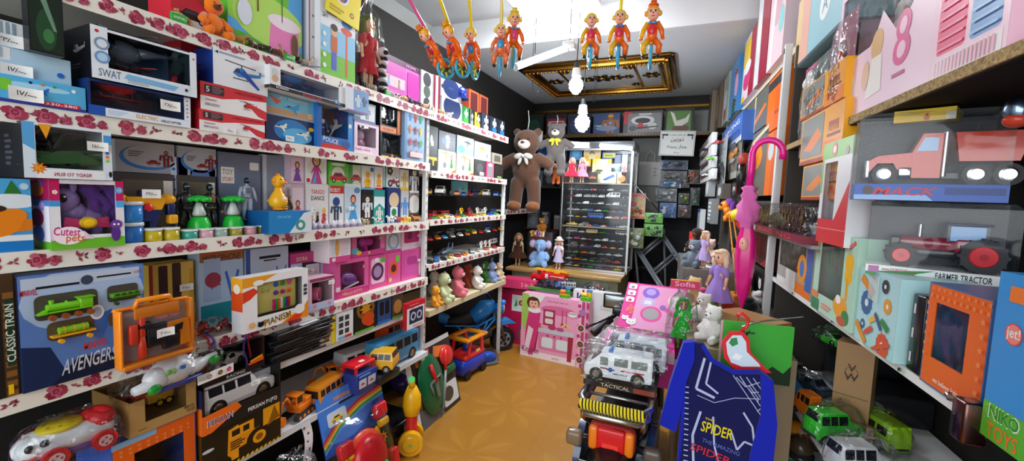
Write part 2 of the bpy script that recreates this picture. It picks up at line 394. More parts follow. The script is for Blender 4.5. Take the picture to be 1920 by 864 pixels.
# ================================================================ the room
XL,XW,YB=-1.53,-2.2,5.5
def node_floor():
 m=bpy.data.materials.new('vinyl_floor');m.use_nodes=True;nt=m.node_tree;L=nt.links
 b=nt.nodes['Principled BSDF'];b.inputs['Roughness'].default_value=.34
 N=nt.nodes.new
 g=N('ShaderNodeNewGeometry');s=N('ShaderNodeSeparateXYZ');L.new(g.outputs['Position'],s.inputs[0])
 def M(op,a,b_=None,c=None):
  n=N('ShaderNodeMath');n.operation=op
  for i,v in enumerate((a,b_,c)):
   if v is None: continue
   if isinstance(v,(int,float)): n.inputs[i].default_value=v
   else: L.new(v,n.inputs[i])
  return n.outputs[0]
 T=.62
 u=M('SUBTRACT',M('FRACT',M('DIVIDE',M('ADD',s.outputs[0],10.1),T)),.5)
 v=M('SUBTRACT',M('FRACT',M('DIVIDE',M('ADD',s.outputs[1],10.0),T)),.5)
 a=M('ARCTAN2',v,u);r=M('SQRT',M('ADD',M('MULTIPLY',u,u),M('MULTIPLY',v,v)))
 p=M('PINGPONG',M('MULTIPLY',a,8/(2*PI)),.5)                      # 0 on a petal's spine .. .5 between petals
 w=M('MULTIPLY',M('SINE',M('MULTIPLY',M('MINIMUM',M('DIVIDE',r,.5),1.0),PI)),.36)
 petal=M('LESS_THAN',p,w)
 edge=M('LESS_THAN',M('ABSOLUTE',M('SUBTRACT',p,w)),.025)
 spine=M('LESS_THAN',M('MULTIPLY',p,r),.0035)
 side=M('GREATER_THAN',M('SINE',M('MULTIPLY',a,8)),0)
 cell=M('LESS_THAN',M('MINIMUM',M('SUBTRACT',.5,M('ABSOLUTE',u)),M('SUBTRACT',.5,M('ABSOLUTE',v))),.005)
 nz=N('ShaderNodeTexNoise');nz.inputs['Scale'].default_value=5;nz.inputs['Detail'].default_value=6
 L.new(g.outputs['Position'],nz.inputs['Vector'])
 nz2=N('ShaderNodeTexNoise');nz2.inputs['Scale'].default_value=60;L.new(g.outputs['Position'],nz2.inputs['Vector'])
 def MIX(f,A,B):
  n=N('ShaderNodeMix');n.data_type='RGBA';L.new(f,n.inputs[0])
  for i,c in ((6,A),(7,B)):
   if isinstance(c,str): n.inputs[i].default_value=lin(c)+(1,)
   else: L.new(c,n.inputs[i])
  return n.outputs[2]
 c=MIX(M('MULTIPLY',petal,M('ADD',.2,M('MULTIPLY',side,.35))),'a97226','c08c36')
 c=MIX(M('MULTIPLY',edge,.28),c,'9a641c');c=MIX(M('MULTIPLY',spine,.3),c,'9a641c');c=MIX(M('MULTIPLY',cell,.35),c,'8a5a1c')
 c=MIX(M('MULTIPLY',M('SMOOTH_MIN',nz.outputs[0],.7,.1),.45),c,'a87526')
 c=MIX(M('MULTIPLY',nz2.outputs[0],.18),c,'c49440')
 L.new(c,b.inputs['Base Color']);bp=N('ShaderNodeBump');bp.inputs['Strength'].default_value=.08;L.new(nz.outputs[0],bp.inputs['Height']);L.new(bp.outputs[0],b.inputs['Normal'])
 return m
def plaster(name,c,rough=.8,sc=3):
 m=bpy.data.materials.new(name);m.use_nodes=True;nt=m.node_tree;b=nt.nodes['Principled BSDF']
 n=nt.nodes.new('ShaderNodeTexNoise');n.inputs['Scale'].default_value=sc;n.inputs['Detail'].default_value=5
 g=nt.nodes.new('ShaderNodeNewGeometry');nt.links.new(g.outputs['Position'],n.inputs['Vector'])
 r=nt.nodes.new('ShaderNodeMix');r.data_type='RGBA';nt.links.new(n.outputs[0],r.inputs[0])
 a=lin(c);r.inputs[6].default_value=tuple(x*.86 for x in a)+(1,);r.inputs[7].default_value=tuple(min(1,x*1.1) for x in a)+(1,)
 nt.links.new(r.outputs[2],b.inputs['Base Color']);b.inputs['Roughness'].default_value=rough
 return m
def struct(name,b,**k): o=b.build(name,**k);o['kind']='structure';return o
WALL=plaster('wall_plaster','b9bbb8');CEIL=plaster('ceiling_plaster','c9cbcd',sc=1.2)
struct('floor',MB().box((-.75,2.0,-.03),(3.1,7.2,.06),node_floor()))
struct('wall_left',MB().box((XW-.04,2.0,1.5),(.08,7.2,3.0),WALL))
struct('wall_back',MB().box((-.75,YB+.04,1.5),(2.9,.08,3.0),WALL))
struct('wall_right',MB(Tr(.93*RN.x+2*RD.x,.93*RN.y+2*RD.y,0) @ Rz(RA)).box((.04,0,1.5),(.08,7.4,3.0),WALL))
struct('ceiling',MB().box((-.75,.87,2.99),(3.6,4.9,.08),CEIL))
b=MB();b.box((-.75,4.42,2.76),(3.2,2.2,.08),plaster('low_ceiling','ccd3d8',sc=1.2));struct('ceiling',b)
struct('trim_1',MB().box((-.75,3.305,2.835),(3.2,.03,.23),plaster('drop_face','d5d6d8')))
# dark moulding with gold beads along the back wall
GOLD=mt('b98a35')
b=MB();b.box((-.75,YB-.05,2.64),(2.9,.09,.15),pl('232020'));b.box((-.75,YB-.11,2.60),(2.9,.03,.02),GOLD)
struct('trim_2',b)
BEAD=MB()
for i in range(92): BEAD.ell((-2.18+.03*i,YB-.135,2.575),.010,GOLD,6,4)
struct('trim_3',BEAD)
# ---------------------------------------------------------------- rose paper on the shelf lips
def rose(b,x,z,r,y,rd):
 cs=('a83a52','8c2740','c4627a','b5475f');b.Y=y
 for i in range(7):
  a=i*2*PI/7 + rd.random();q=r*rd.uniform(.35,.6);px,pz=x+math.cos(a)*r*.55,z+math.sin(a)*r*.5
  P=[]
  for k in range(8):
   t=k*PI/4;rr=q*rd.uniform(.75,1.2);P.append((px+rr*math.cos(t),pz+rr*.85*math.sin(t)))
  b.ink(P,mat(cs[i % 3]))
 for k,c in ((.5,'c4627a'),(.36,'8c2740'),(.2,'b5475f')):
  b.ink([(x+r*k*rd.uniform(.8,1.15)*math.cos(t*PI/4),z+r*k*rd.uniform(.8,1.1)*math.sin(t*PI/4)) for t in range(8)],mat(c))
def leafy(b,x,z,r,y,rd,c='a04a5a'):
 b.Y=y
 for i in range(4):
  a=rd.uniform(0,2*PI);L=r*rd.uniform(.6,1.2)
  b.ink([(x,z),(x+L*.5*math.cos(a+.5),z+L*.5*math.sin(a+.5)),(x+L*math.cos(a),z+L*math.sin(a)),(x+L*.5*math.cos(a-.5),z+L*.5*math.sin(a-.5))],mat(c))
CREAM=mat('f0ece0','card')
def rose_lip(b,Lx,z0,z1,seed):
 """print on plane y=0 from x=0..Lx between z0..z1 (thin layers toward -y)"""
 rd=random.Random(seed);x=rd.uniform(.01,.06);h=z1-z0
 while x < Lx-.04:
  b.k=0;r=h*rd.uniform(.42,.56);zc=z0+h*rd.uniform(.4,.6)
  zc=max(z0+r*1.05,min(z1-r*1.05,zc)) if 2.1*r < h else (z0+z1)/2
  if rd.random() < .7: rose(b,x,zc,min(r,h*.5),-.0004,rd);[rose(b,x+r*1.5,(z0+z1)/2-h*.1,h*.3,-.0008,rd)] if rd.random() < .5 else 0;leafy(b,min(x+r*1.6,Lx-.02),(z0+z1)/2,h*.3,-.0004,rd)
  else: leafy(b,x,(z0+z1)/2,h*.38,-.0004,rd);leafy(b,x+.012,(z0+z1)/2,h*.25,-.0003,rd,'6d2a3a')
  x += rd.uniform(.05,.10)
def rose_shelf(name,label,y0,y1,z,dep=.40,lip=.05,seed=1,X=XL,th=.018,back=None):
 t=thing(name,label,'shelf',(X,y0,z),PI/2)
 L=y1-y0;b=MB();b.box((L/2,dep/2,-th/2),(L,dep,th),CREAM);b.build('board',t)
 b=MB();b.box((L/2,-.004,-lip/2+.003),(L,.008,lip),CREAM);
 b.T=Tr(0,-.008,0);rose_lip(b,L,-lip+.005,.001,seed);b.build('rose_paper_lip',t)
 return t
LS={2: 2.0,3: 1.678,4: 1.314,5: .96}
Y1=2.25;Y2=3.47
rose_shelf('wall_shelf','highest rose-papered left shelf, carrying the boxes with animal figures along its edge',.12,Y2,LS[2],seed=3,lip=.052)
rose_shelf('wall_shelf','left rose-papered shelf under the helicopter boxes, second from the top',.12,Y1+.02,LS[3],seed=5)
rose_shelf('wall_shelf','left rose-papered shelf carrying the purple pony box and yellow duck',.12,Y1+.02,LS[4],seed=8)
rose_shelf('wall_shelf','left rose-papered shelf carrying the train set and the clear tool case',.12,Y1+.02,LS[5],seed=11)
rose_shelf('wall_shelf','rose-papered shelf of the further bay, under the boxed toy guns',Y1+.04,Y2,1.635,seed=13,lip=.045,dep=.38)
rose_shelf('wall_shelf','rose-papered shelf of the further bay under a row of yellow toy cars',Y1+.04,Y2,1.325,seed=15,lip=.04,dep=.38)
rose_shelf('wall_shelf','rose-papered shelf of the further bay, just above the plush animals',Y1+.04,Y2,1.035,seed=17,lip=.04,dep=.38)
def plain_shelf(label,y0,y1,z,X,dep,th,m,name='wall_shelf',part=None):
 b=MB();b.box(((y1-y0)/2,dep/2,-th/2),(y1-y0,dep,th),m)
 o=b.build(name,None,(X,y0,z),PI/2);return tag(o,label,'shelf')
plain_shelf('narrow white shelf edge under the flat cased sets, beside the red ball-pump box',.9,Y1+.02,.77,XL-.01,.38,.028,pl('e9ecef'))
plain_shelf('white lower shelf carrying the boxed off-road cars and yellow trucks',.12,Y1+.02,.48,XL+.02,.42,.028,pl('dfe3e6'))
plain_shelf('clear glass shelf in the further bay, holding the white jeep',Y1+.04,Y2,1.485,XL-.02,.34,.006,mat('wh','glass'),'glass_shelf')
plain_shelf('clear glass shelf in the further bay, between the two lower rows of toy cars',Y1+.04,Y2,1.185,XL-.02,.34,.006,mat('wh','glass'),'glass_shelf')
plain_shelf('thick beige board shelf under the pile of plush animals',Y1+.04,Y2+.05,.735,XL+.01,.42,.04,mat('d9c9a4','matt'))
WM=pl('dcdedd')
def post(label,x,y,z0,z1,s=.028,m=WM,rz=0):
 b=MB();b.box((0,0,(z1-z0)/2),(s,s,z1-z0),m,.003);n=int((z1-z0)/.05)
 for i in range(n): b.box((0,-s/2-.0003,.03+i*.05),(.005,.001,.018),'dg')
 return tag(b.build('shelf_upright',None,(x,y,z0),rz),label,'upright')
post('white slotted upright between the two left shelving bays',XL-.032,Y1+.03,0,1.98,rz=PI/2)
post('white upright at the far end of the left shelving',XL-.032,Y2+.022,0,1.64,rz=PI/2)
# dark backing behind left shelves
struct('wall_left',MB().box((XW+.19,2.75,1.36),(.02,5.3,2.7),mat('2a2826','matt')))
# ---------------------------------------------------------------- right-hand shelving
def rloc(D,Y,z):   # point at perpendicular distance D, running distance Y along the right-hand line
 p=RN*D + RD*Y;return Vector((p.x,p.y,z))
RROT=-PI/2 + RA
def rshelf(label,s0,s1,z,D,dep,th,m,name='wall_shelf'):
 b=MB();b.box((-(s1-s0)/2,dep/2,-th/2),(s1-s0,dep,th),m)
 return tag(b.build(name,None,rloc(D,s0,z),RROT),label,'shelf')
def chip():
 m=bpy.data.materials.new('chipboard');m.use_nodes=True;nt=m.node_tree;b=nt.nodes['Principled BSDF']
 v=nt.nodes.new('ShaderNodeTexVoronoi');v.inputs['Scale'].default_value=230
 g=nt.nodes.new('ShaderNodeNewGeometry');nt.links.new(g.outputs['Position'],v.inputs['Vector'])
 r=nt.nodes.new('ShaderNodeValToRGB');nt.links.new(v.outputs['Color'],r.inputs[0])
 r.color_ramp.elements[0].color=lin('6d5330')+(1,);r.color_ramp.elements[1].color=lin('c6a86e')+(1,)
 nt.links.new(r.outputs[0],b.inputs['Base Color']);b.inputs['Roughness'].default_value=.8
 return m
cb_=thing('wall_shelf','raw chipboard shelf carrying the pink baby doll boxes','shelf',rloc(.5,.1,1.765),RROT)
MB().box((-1.05,.2,-.011),(2.1,.40,.022),chip()).build('board',cb_);MB().box((-1.05,.202,-.0235),(2.1,.392,.003),mat('17130f','matt')).build('underside_shade',cb_)  # thin dark sheet paints the shade of the board's unlit underside
rshelf('white shelf with screws along its edge, carrying the orange and teal boxes',.1,2.25,1.17,.5,.40,.018,pl('eceded'))
rshelf('lower white shelf on the right, carrying the bagged toy trucks',.6,2.2,.77,.5,.38,.018,pl('e4e6e7'))
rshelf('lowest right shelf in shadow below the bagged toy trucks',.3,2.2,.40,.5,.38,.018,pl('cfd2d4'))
# ================================================================ toy builders
def loft(b,L,W,H,st,m):
 vs=[];fs=[];n=8
 for x,zb,zm,zt,w,rw in st:
  X=x*L/2;w *= W/2;rw *= W/2;zb *= H;zm *= H;zt *= H
  vs += [(X,-w*.92,zb),(X,-w,zb+(zm-zb)*.3),(X,-w,zm),(X,-rw,zt),(X,rw,zt),(X,w,zm),(X,w,zb+(zm-zb)*.3),(X,w*.92,zb)]
 for k in range(len(st)-1):
  for i in range(n): fs.append((k*n+i,k*n+(i+1) % n,(k+1)*n+(i+1) % n,(k+1)*n+i))
 fs.append(tuple(reversed(range(n))));fs.append(tuple(range((len(st)-1)*n,len(st)*n)))
 fs=[tuple(reversed(f)) for f in fs]
 return b.add(vs,fs,m)
VEH=dict(
 sedan=([(-1,.22,.42,.43,.85,.8),(-.93,.16,.5,.52,.95,.88),(-.45,.16,.58,.6,1,.9),(-.12,.16,.6,.97,1,.72),(.35,.16,.6,1,1,.72),(.68,.16,.58,.66,1,.86),(.96,.18,.56,.6,.93,.85),(1,.25,.5,.52,.85,.8)],
  [(-.14,.3,.64,.93),(-.02,.12,0,0)],(-.45,-.12),(.35,.68),(-.6,.6),.2),
 suv=([(-1,.22,.5,.52,.9,.85),(-.95,.18,.56,.58,.97,.9),(-.5,.18,.6,.62,1,.92),(-.3,.18,.62,.98,1,.8),(.88,.18,.62,1,1,.8),(.98,.2,.6,.7,.97,.88),(1,.25,.5,.6,.93,.85)],
      [(-.27,.1,.66,.92),(.16,.45,.66,.92),(.5,.84,.66,.92)],(-.5,-.3),(.88,.98),(-.62,.62),.22),
 van=([(-1,.2,.45,.48,.88,.8),(-.96,.14,.5,.55,.96,.86),(-.82,.14,.56,.62,1,.9),(-.5,.14,.58,.95,1,.84),(-.3,.14,.58,1,1,.84),(.95,.14,.58,1,1,.84),(1,.18,.5,.95,.96,.82)],
      [(-.52,-.28,.58,.84),(-.1,.3,.6,.86),(.4,.86,.6,.86)],(-.82,-.5),None,(-.62,.6),.2),
 bus=([(-1,.16,.5,.9,.9,.84),(-.97,.12,.5,.97,1,.9),(.97,.12,.5,1,1,.9),(1,.16,.5,.95,.95,.86)],
      [(-.9,-.6,.55,.86),(-.52,-.2,.55,.86),(-.12,.2,.55,.86),(.28,.6,.55,.86),(.68,.9,.55,.86)],(-1,-.97),None,(-.62,.62),.17),
 sport=([(-1,.2,.34,.35,.8,.7),(-.9,.14,.42,.44,.95,.85),(-.4,.14,.54,.57,1,.86),(-.05,.14,.6,.96,1,.66),(.25,.14,.62,.97,1,.66),(.75,.14,.62,.72,1,.84),(.98,.2,.62,.7,.94,.84),(1,.28,.56,.6,.88,.8)],
  [(-.1,.3,.66,.9)],(-.4,-.05),(.25,.75),(-.6,.62),.24))
def veh_mesh(L,W,H,kind,paint,win='1c2026',hub='lg',simple=False,pk='paint',tyre='bk'):
 st,wins,wsh,rear,wx,wr=VEH[kind];body=MB();glass=MB();R=wr*H*1.15 if kind != 'bus' else .17*H*1.2
 R=min(R,L*.115);loft(body,L,W,H,st,mat(paint,pk))
 def yz(x,f):
  for a,c in zip(st,st[1:]):
   if a[0] <= x <= c[0]+1e-6:
    t=(x-a[0])/(c[0]-a[0]);z1=a[2]+(c[2]-a[2])*t;z2=a[3]+(c[3]-a[3])*t;w=a[4]+(c[4]-a[4])*t;r=a[5]+(c[5]-a[5])*t
    g=(f-z1)/max(z2-z1,.01);g=min(1,max(0,g));return (w+(r-w)*g)*W/2,f*H
  return W/2,f*H
 gm=mat(win,'plas')
 for (xa,xb,za,zb) in wins:
  if zb == 0: continue
  for s in (-1,1):
   P=[]
   for x,f in ((xa,za),(xb,za),(xb,zb),(xa,zb)):
    y,z=yz(x,f);P.append((x*L/2,s*(y+.008*W),z))
   glass.add(P,[(0,1,2,3) if s < 0 else (3,2,1,0)],gm)
 S={s_[0]: s_ for s_ in st}
 for pr in (wsh,rear):
  if not pr: continue
  a,c=S[pr[0]],S[pr[1]]
  if kind == 'bus': P=[(-1.012*L/2,-.4*W,.5*H),(-1.012*L/2,.4*W,.5*H),(-1.012*L/2,.38*W,.86*H),(-1.012*L/2,-.38*W,.86*H)]
  else:
   o=.01*L*(1 if pr is rear else -1);k1,k2=.1,.9;P=[]
   for t,sgn in ((k1,-1),(k1,1),(k2,1),(k2,-1)):
    zt=a[3]+(c[3]-a[3])*t;P.append(((a[0]+(c[0]-a[0])*t)*L/2+o,sgn*(a[5]+(c[5]-a[5])*t)*W/2*.9,zt*H+.012*H))
  glass.add(P,[(3,2,1,0)],gm)
 wh=[]
 for x in wx:
  for s in (-1,1):
   w=MB() if not simple else body;yy=s*W/2;n=8 if simple else 18
   w.cyl((x*L/2,yy*.74,R),(x*L/2,yy*1.02,R),R,R,mat(tyre,'rub'),n)
   if simple: w.cyl((x*L/2,yy*1.0,R),(x*L/2,yy*1.045,R),R*.6,R*.5,mat(hub,'metal' if hub == 'lg' else 'plas'),n)
   if not simple:
    h_=MB();h_.cyl((x*L/2,yy*1.0,R),(x*L/2,yy*1.045,R),R*.6,R*.5,mat(hub,'metal' if hub == 'lg' else 'plas'),n);w.hub=h_
    for q in range(5): a=q*2*PI/5;w.box((x*L/2+.3*R*math.cos(a),yy*1.05,R+.3*R*math.sin(a)),(.13*R,.002,.13*R),'dg')
    wh.append(w)
 if simple:
  body.add([v for v in glass.v],glass.f,gm)
 return body,glass,wh,R
def vehicle(label,loc,rz,L,W,H,kind,paint,name='toy_car',cat='toy car',group=None,tilt=(0,0),extra=None,**k):
 t=thing(name,label,cat,loc,rz,group,tilt);body,glass,wh,R=veh_mesh(L,W,H,kind,paint,**k)
 if kind in ('suv','van','sedan','sport','bus'):
  body.box((-L*.495,0,.22*H),(L*.02,W*.86,.1*H),'dg',.002);body.box((L*.495,0,.24*H),(L*.02,W*.86,.1*H),'dg',.002)
  for s in (-1,1): body.ell((-L*.488,s*W*.34,.4*H),(.012*L,.09*W,.05*H),pl('f4f4ea'),8,5);body.ell((L*.492,s*W*.38,.42*H),(.01*L,.06*W,.05*H),pl('rd'),8,5)
 if extra: extra(body,L,W,H)
 body.build('body',t);glass.build('windows',t)
 for w in wh: w.hub.build('hub',w.build('wheel',t))
 return t
_tiny={}
def tiny_car(label,loc,rz,kind,paint,L=.07,group=None,name='toy_car'):
 key=(kind,paint,L)
 if key not in _tiny:
  W=L*(.42 if kind != 'bus' else .28);H=L*{'sedan': .31,'suv': .42,'van': .42,'bus': .34,'sport': .28}[kind]
  b=veh_mesh(L,W,H,kind,paint,simple=True)[0];o=b.build(name);_tiny[key]=o
  o.location=loc;o.rotation_euler.z=rz;return tag(o,label,'toy car',group)
 o=_tiny[key].copy();COL.objects.link(o);o.location=loc;o.rotation_euler=(0,0,rz);o['label']=label
 if group: o['group']=group
 return o
CN={'wh': 'white','rd': 'red','ye': 'yellow','bl': 'blue','bk': 'black','gy': 'grey','lg': 'silver','gn': 'green','or_': 'orange','lb': 'light blue','dr': 'dark red','db': 'navy','lgn': 'lime'}
def truck_dump(label,loc,rz,L,cab,bed,group=None,name='toy_dump_truck',tilt=(0,0),frame='2b2b2e',hub=None,scale=1):
 t=thing(name,label,'toy truck',loc,rz,group,tilt);W=L*.42;H=L*.55;R=L*.12
 b=MB();b.box((0,0,R*1.15),(L*.94,W*.5,L*.06),mat(frame,'plas'),.003);b.build('chassis',t)
 b=MB();P=[(-.5*L,R),(-.2*L,R),(-.2*L,H*.95),(-.42*L,H*.95),(-.5*L,H*.5)]
 b.prism(P,-W*.45,W*.45,mat(cab,'plas'));b.box((-.5*L,0,R*1.2),(.03*L,W*.9,.07*L),mat(cab,'plas'),.003)
 for s in (-1,1):
  b.add([(-.43*L,s*W*.455,H*.55),(-.25*L,s*W*.455,H*.55),(-.25*L,s*W*.455,H*.85),(-.39*L,s*W*.455,H*.85)],[(0,1,2,3) if s < 0 else (3,2,1,0)],pl('1c2026'))
  b.box((-.5*L,s*W*.32,H*.33),(.02*L,W*.16,H*.1),pl('f4f4ea'),.002)
 b.add([(-.505*L,-W*.4,H*.52),(-.505*L,W*.4,H*.52),(-.428*L,W*.38,H*.9),(-.428*L,-W*.38,H*.9)],[(3,2,1,0)],pl('1c2026'))
 b.build('cab',t)
 b=MB();m=mat(bed,'plas');z0,z1=R*1.6,H*.9;th=.015*L
 for s in (-1,1): b.prism([(-.12*L,z0),(.46*L,z0),(.52*L,z1),(-.2*L,z1)],s*W*.48-th/2,s*W*.48+th/2,m)
 b.box((.17*L,0,z0),(.58*L,W*.96,th),m);b.add([(-.12*L,-W*.48,z0),(-.12*L,W*.48,z0),(-.2*L,W*.48,z1),(-.2*L,-W*.48,z1)],[(0,1,2,3)],m)
 b.add([(.46*L,-W*.48,z0),(.46*L,W*.48,z0),(.52*L,W*.48,z1),(.52*L,-W*.48,z1)],[(0,1,2,3)],m)
 for i in range(5): b.box((-.08*L+.12*L*i,-W*.5,(z0+z1)/2),(.02*L,.012*L,(z1-z0)*.9),m)
 b.build('tipper_bed',t)
 for x in (-.33,.15,.38):
  for s in (-1,1):
   w=MB();w.cyl((x*L,s*W*.3,R),(x*L,s*W*.5,R),R,R,mat('bk','rub'),18);w.cyl((x*L,s*W*.5,R),(x*L,s*W*.52,R),R*.55,R*.45,mat(hub or bed,'plas'),12);w.build('wheel',t)
 return t
def helicopter(label,loc,rz,L,c,c2='dg',group=None,tilt=(0,0)):
 t=thing('toy_helicopter',label,'toy helicopter',loc,rz,group,tilt);b=MB();m=mat(c,'plas')
 b.ell((-.18*L,0,.2*L),(.24*L,.1*L,.11*L),m);b.tube([(0,0,.22*L),(.25*L,0,.25*L),(.5*L,0,.27*L)],[.06*L,.03*L,.015*L],m)
 b.prism([(.42*L,.27*L),(.5*L,.27*L),(.55*L,.4*L),(.49*L,.4*L)],-.006*L,.006*L,m);b.box((.42*L,0,.27*L),(.06*L,.16*L,.008*L),m);b.build('fuselage',t)
 b=MB();b.ell((-.3*L,0,.215*L),(.13*L,.085*L,.085*L),pl('1c2833'));b.build('cockpit_canopy',t)
 b=MB();b.cyl((-.15*L,0,.29*L),(-.15*L,0,.36*L),.012*L,.012*L,mat(c2,'plas'))
 for a in (.5,.5+PI/2):
  b.T=Tr(-.15*L,0,.36*L) @ Rz(a);b.box((0,0,0),(.86*L,.035*L,.006*L),mat(c2,'plas'))
 b.T=Matrix();b.build('main_rotor',t)
 b=MB();
 for s in (-1,1):
  b.tube([(-.42*L,s*.1*L,.07*L),(-.38*L,s*.1*L,.045*L),(.08*L,s*.1*L,.045*L)],.009*L,mat(c2,'plas'),6)
  for x in (-.28,-.06): b.cyl((x*L,s*.1*L,.045*L),(x*L,s*.05*L,.13*L),.007*L,.007*L,mat(c2,'plas'),6)
 b.build('landing_skids',t)
 return t
def jet(label,loc,rz,L,c,group=None,tilt=(0,0),dark='db'):
 t=thing('toy_jet',label,'toy plane',loc,rz,group,tilt);m=mat(c,'plas');b=MB()
 b.tube([(-.5*L,0,0),(-.4*L,0,.01*L),(-.1*L,0,.02*L),(.3*L,0,.02*L),(.5*L,0,.02*L)],[.004*L,.03*L,.055*L,.06*L,.045*L],m);b.build('fuselage',t)
 b=MB()
 for s in (-1,1):
  b.add([(-.08*L,s*.04*L,.01*L),(.28*L,s*.04*L,.01*L),(.3*L,s*.4*L,.01*L),(.2*L,s*.4*L,.01*L),(-.08*L,s*.04*L,.02*L),(.28*L,s*.04*L,.02*L),(.3*L,s*.4*L,.015*L),(.2*L,s*.4*L,.015*L)],
              [(0,1,2,3),(7,6,5,4),(0,4,5,1),(1,5,6,2),(2,6,7,3),(3,7,4,0)],m)
  b.prism([(.3*L,.05*L),(.46*L,.05*L),(.5*L,.2*L),(.42*L,.2*L)],s*.06*L-.004*L,s*.06*L+.004*L,m)
 b.build('wings',t)
 b=MB();b.ell((-.2*L,0,.06*L),(.12*L,.03*L,.035*L),mat(dark,'plas'),10,6);b.build('cockpit_canopy',t)
 return t
def excavator(label,loc,rz,L,c='ee7a1c',group=None):
 t=thing('toy_digger',label,'toy digger',loc,rz,group);m=mat(c,'plas');k=mat('26262a','rub');b=MB()
 for s in (-1,1):
  b.prism([(-.34*L,0),(.34*L,0),(.42*L,.08*L),(.34*L,.16*L),(-.34*L,.16*L),(-.42*L,.08*L)],s*.2*L-.06*L,s*.2*L+.06*L,k)
  for i in range(4): b.cyl((-.27*L+.18*L*i,s*.26*L,.08*L),(-.27*L+.18*L*i,s*.268*L,.08*L),.05*L,.05*L,m,10)
 b.build('tracks',t)
 b=MB();b.box((.06*L,0,.27*L),(.56*L,.42*L,.2*L),m,.02*L);b.box((.2*L,0,.42*L),(.26*L,.4*L,.12*L),m,.02*L);b.build('body',t)
 b=MB();
 for x in (-.28,-.02):
  for s in (-1,1): b.box((x*L,s*.15*L,.52*L),(.03*L,.03*L,.3*L),m)
 b.box((-.15*L,0,.68*L),(.34*L,.36*L,.04*L),m,.01*L);b.box((-.15*L,0,.4*L),(.3*L,.33*L,.1*L),m)
 for s in (-1,1): b.box((-.15*L,s*.148*L,.55*L),(.22*L,.004,.2*L),pl('1c2026'))
 b.build('cab',t)
 b=MB();b.tube([(-.25*L,-.02*L,.3*L),(-.5*L,-.02*L,.72*L),(-.68*L,-.02*L,.66*L)],[.045*L,.05*L,.035*L],m,6);b.tube([(-.66*L,-.02*L,.7*L),(-.8*L,-.02*L,.3*L)],[.035*L,.03*L],m,6);b.build('arm',t)
 b=MB();b.prism([(-.9*L,.3*L),(-.7*L,.32*L),(-.68*L,.16*L),(-.78*L,.08*L),(-.94*L,.14*L)],-.14*L,.1*L,m)
 for i in range(4): b.box((-.93*L,-.12*L+.07*L*i,.1*L),(.05*L,.02*L,.03*L),k)
 b.build('bucket',t)
 return t
def quadruped(b,L,H,c,patch=None,neck=.5,head=1.,tail=1.,hump=0,mane=None,stripes=None,horn=False,kind='plas'):
 m=mat(c,kind);b.ell((0,0,H*.62),(L*.36,L*.15,L*.17),m,12,8)
 b.ell((-L*.24,0,H*.64),(L*.16,L*.14,L*.18),m,10,7);b.ell((L*.24,0,H*.62),(L*.16,L*.13,L*.17),m,10,7)
 for s in (-1,1):
  b.tube([(-L*.26,s*L*.09,H*.55),(-L*.25,s*L*.09,H*.28),(-L*.27,s*L*.09,H*.02)],[L*.07,L*.038,L*.035],m,6)
  b.tube([(L*.26,s*L*.09,H*.6),(L*.22,s*L*.09,H*.38),(L*.31,s*L*.09,H*.24),(L*.28,s*L*.09,H*.02)],[L*.09,L*.06,L*.035,L*.035],m,6)
 hx,hz=-L*(.44+.1*neck),H*(.72+.38*neck)
 b.tube([(-L*.28,0,H*.68),(-L*.38,0,H*.75),(hx,0,hz)],[L*.12,L*.09,L*.06],m,8)
 b.ell((hx-L*.04,0,hz),(L*.11*head,L*.07*head,L*.08*head),m,10,7);b.ell((hx-L*.13*head,0,hz-L*.03),(L*.07*head,L*.045*head,L*.05*head),m,8,6)
 for s in (-1,1):
  b.ell((hx+L*.02,s*L*.06*head,hz+L*.07*head),(L*.02,L*.02,L*.035),m,6,4);b.ell((hx-L*.1*head,s*L*.055*head,hz+L*.02),L*.012,pl('bk'),6,4)
  if horn: b.tube([(hx,s*L*.04,hz+L*.08),(hx-L*.02,s*L*.09,hz+L*.14)],[L*.015,L*.005],pl('cr'),5)
 b.tube([(L*.38,0,H*.7),(L*.47,0,H*.6),(L*.48,0,H*.35)],[L*.025*tail,L*.018*tail,L*.022*tail],m,5)
 if hump: b.ell((-.05*L,0,H*.62+L*.16),(L*.13,L*.08,L*.1*hump),m,8,6)
 if mane: b.ell((hx+L*.05,0,hz-L*.02),(L*.13,L*.12,L*.15),mat(mane,kind),10,7)
 if patch:
  for (x,z,r) in ((-.1,.66,.13),(.14,.6,.12),(.3,.68,.1)):
   for s in (-1,1): b.ell((x*L,s*L*.075,H*z),(L*r,L*.085,L*r*.8),mat(patch,kind),8,6)
 if stripes:
  for i in range(7): x=-.3*L+.1*L*i;b.tube([(x,L*.158*math.sin(t)*.97,H*.63+L*.178*math.cos(t)) for t in [k*.45-1.6 for k in range(8)]],L*.01,mat(stripes,kind),5)
 return b
def animal(label,loc,rz,L,H,c,name='toy_animal',group=None,**k):
 o=quadruped(MB(),L,H,c,**k).build(name,None,loc,rz);return tag(o,label,'toy animal',group)
def remesh(o,vox,sm=4):
 r=o.modifiers.new('r','REMESH');r.mode='VOXEL';r.voxel_size=vox;r.use_smooth_shade=True
 s=o.modifiers.new('s','SMOOTH');s.iterations=sm;s.factor=.6
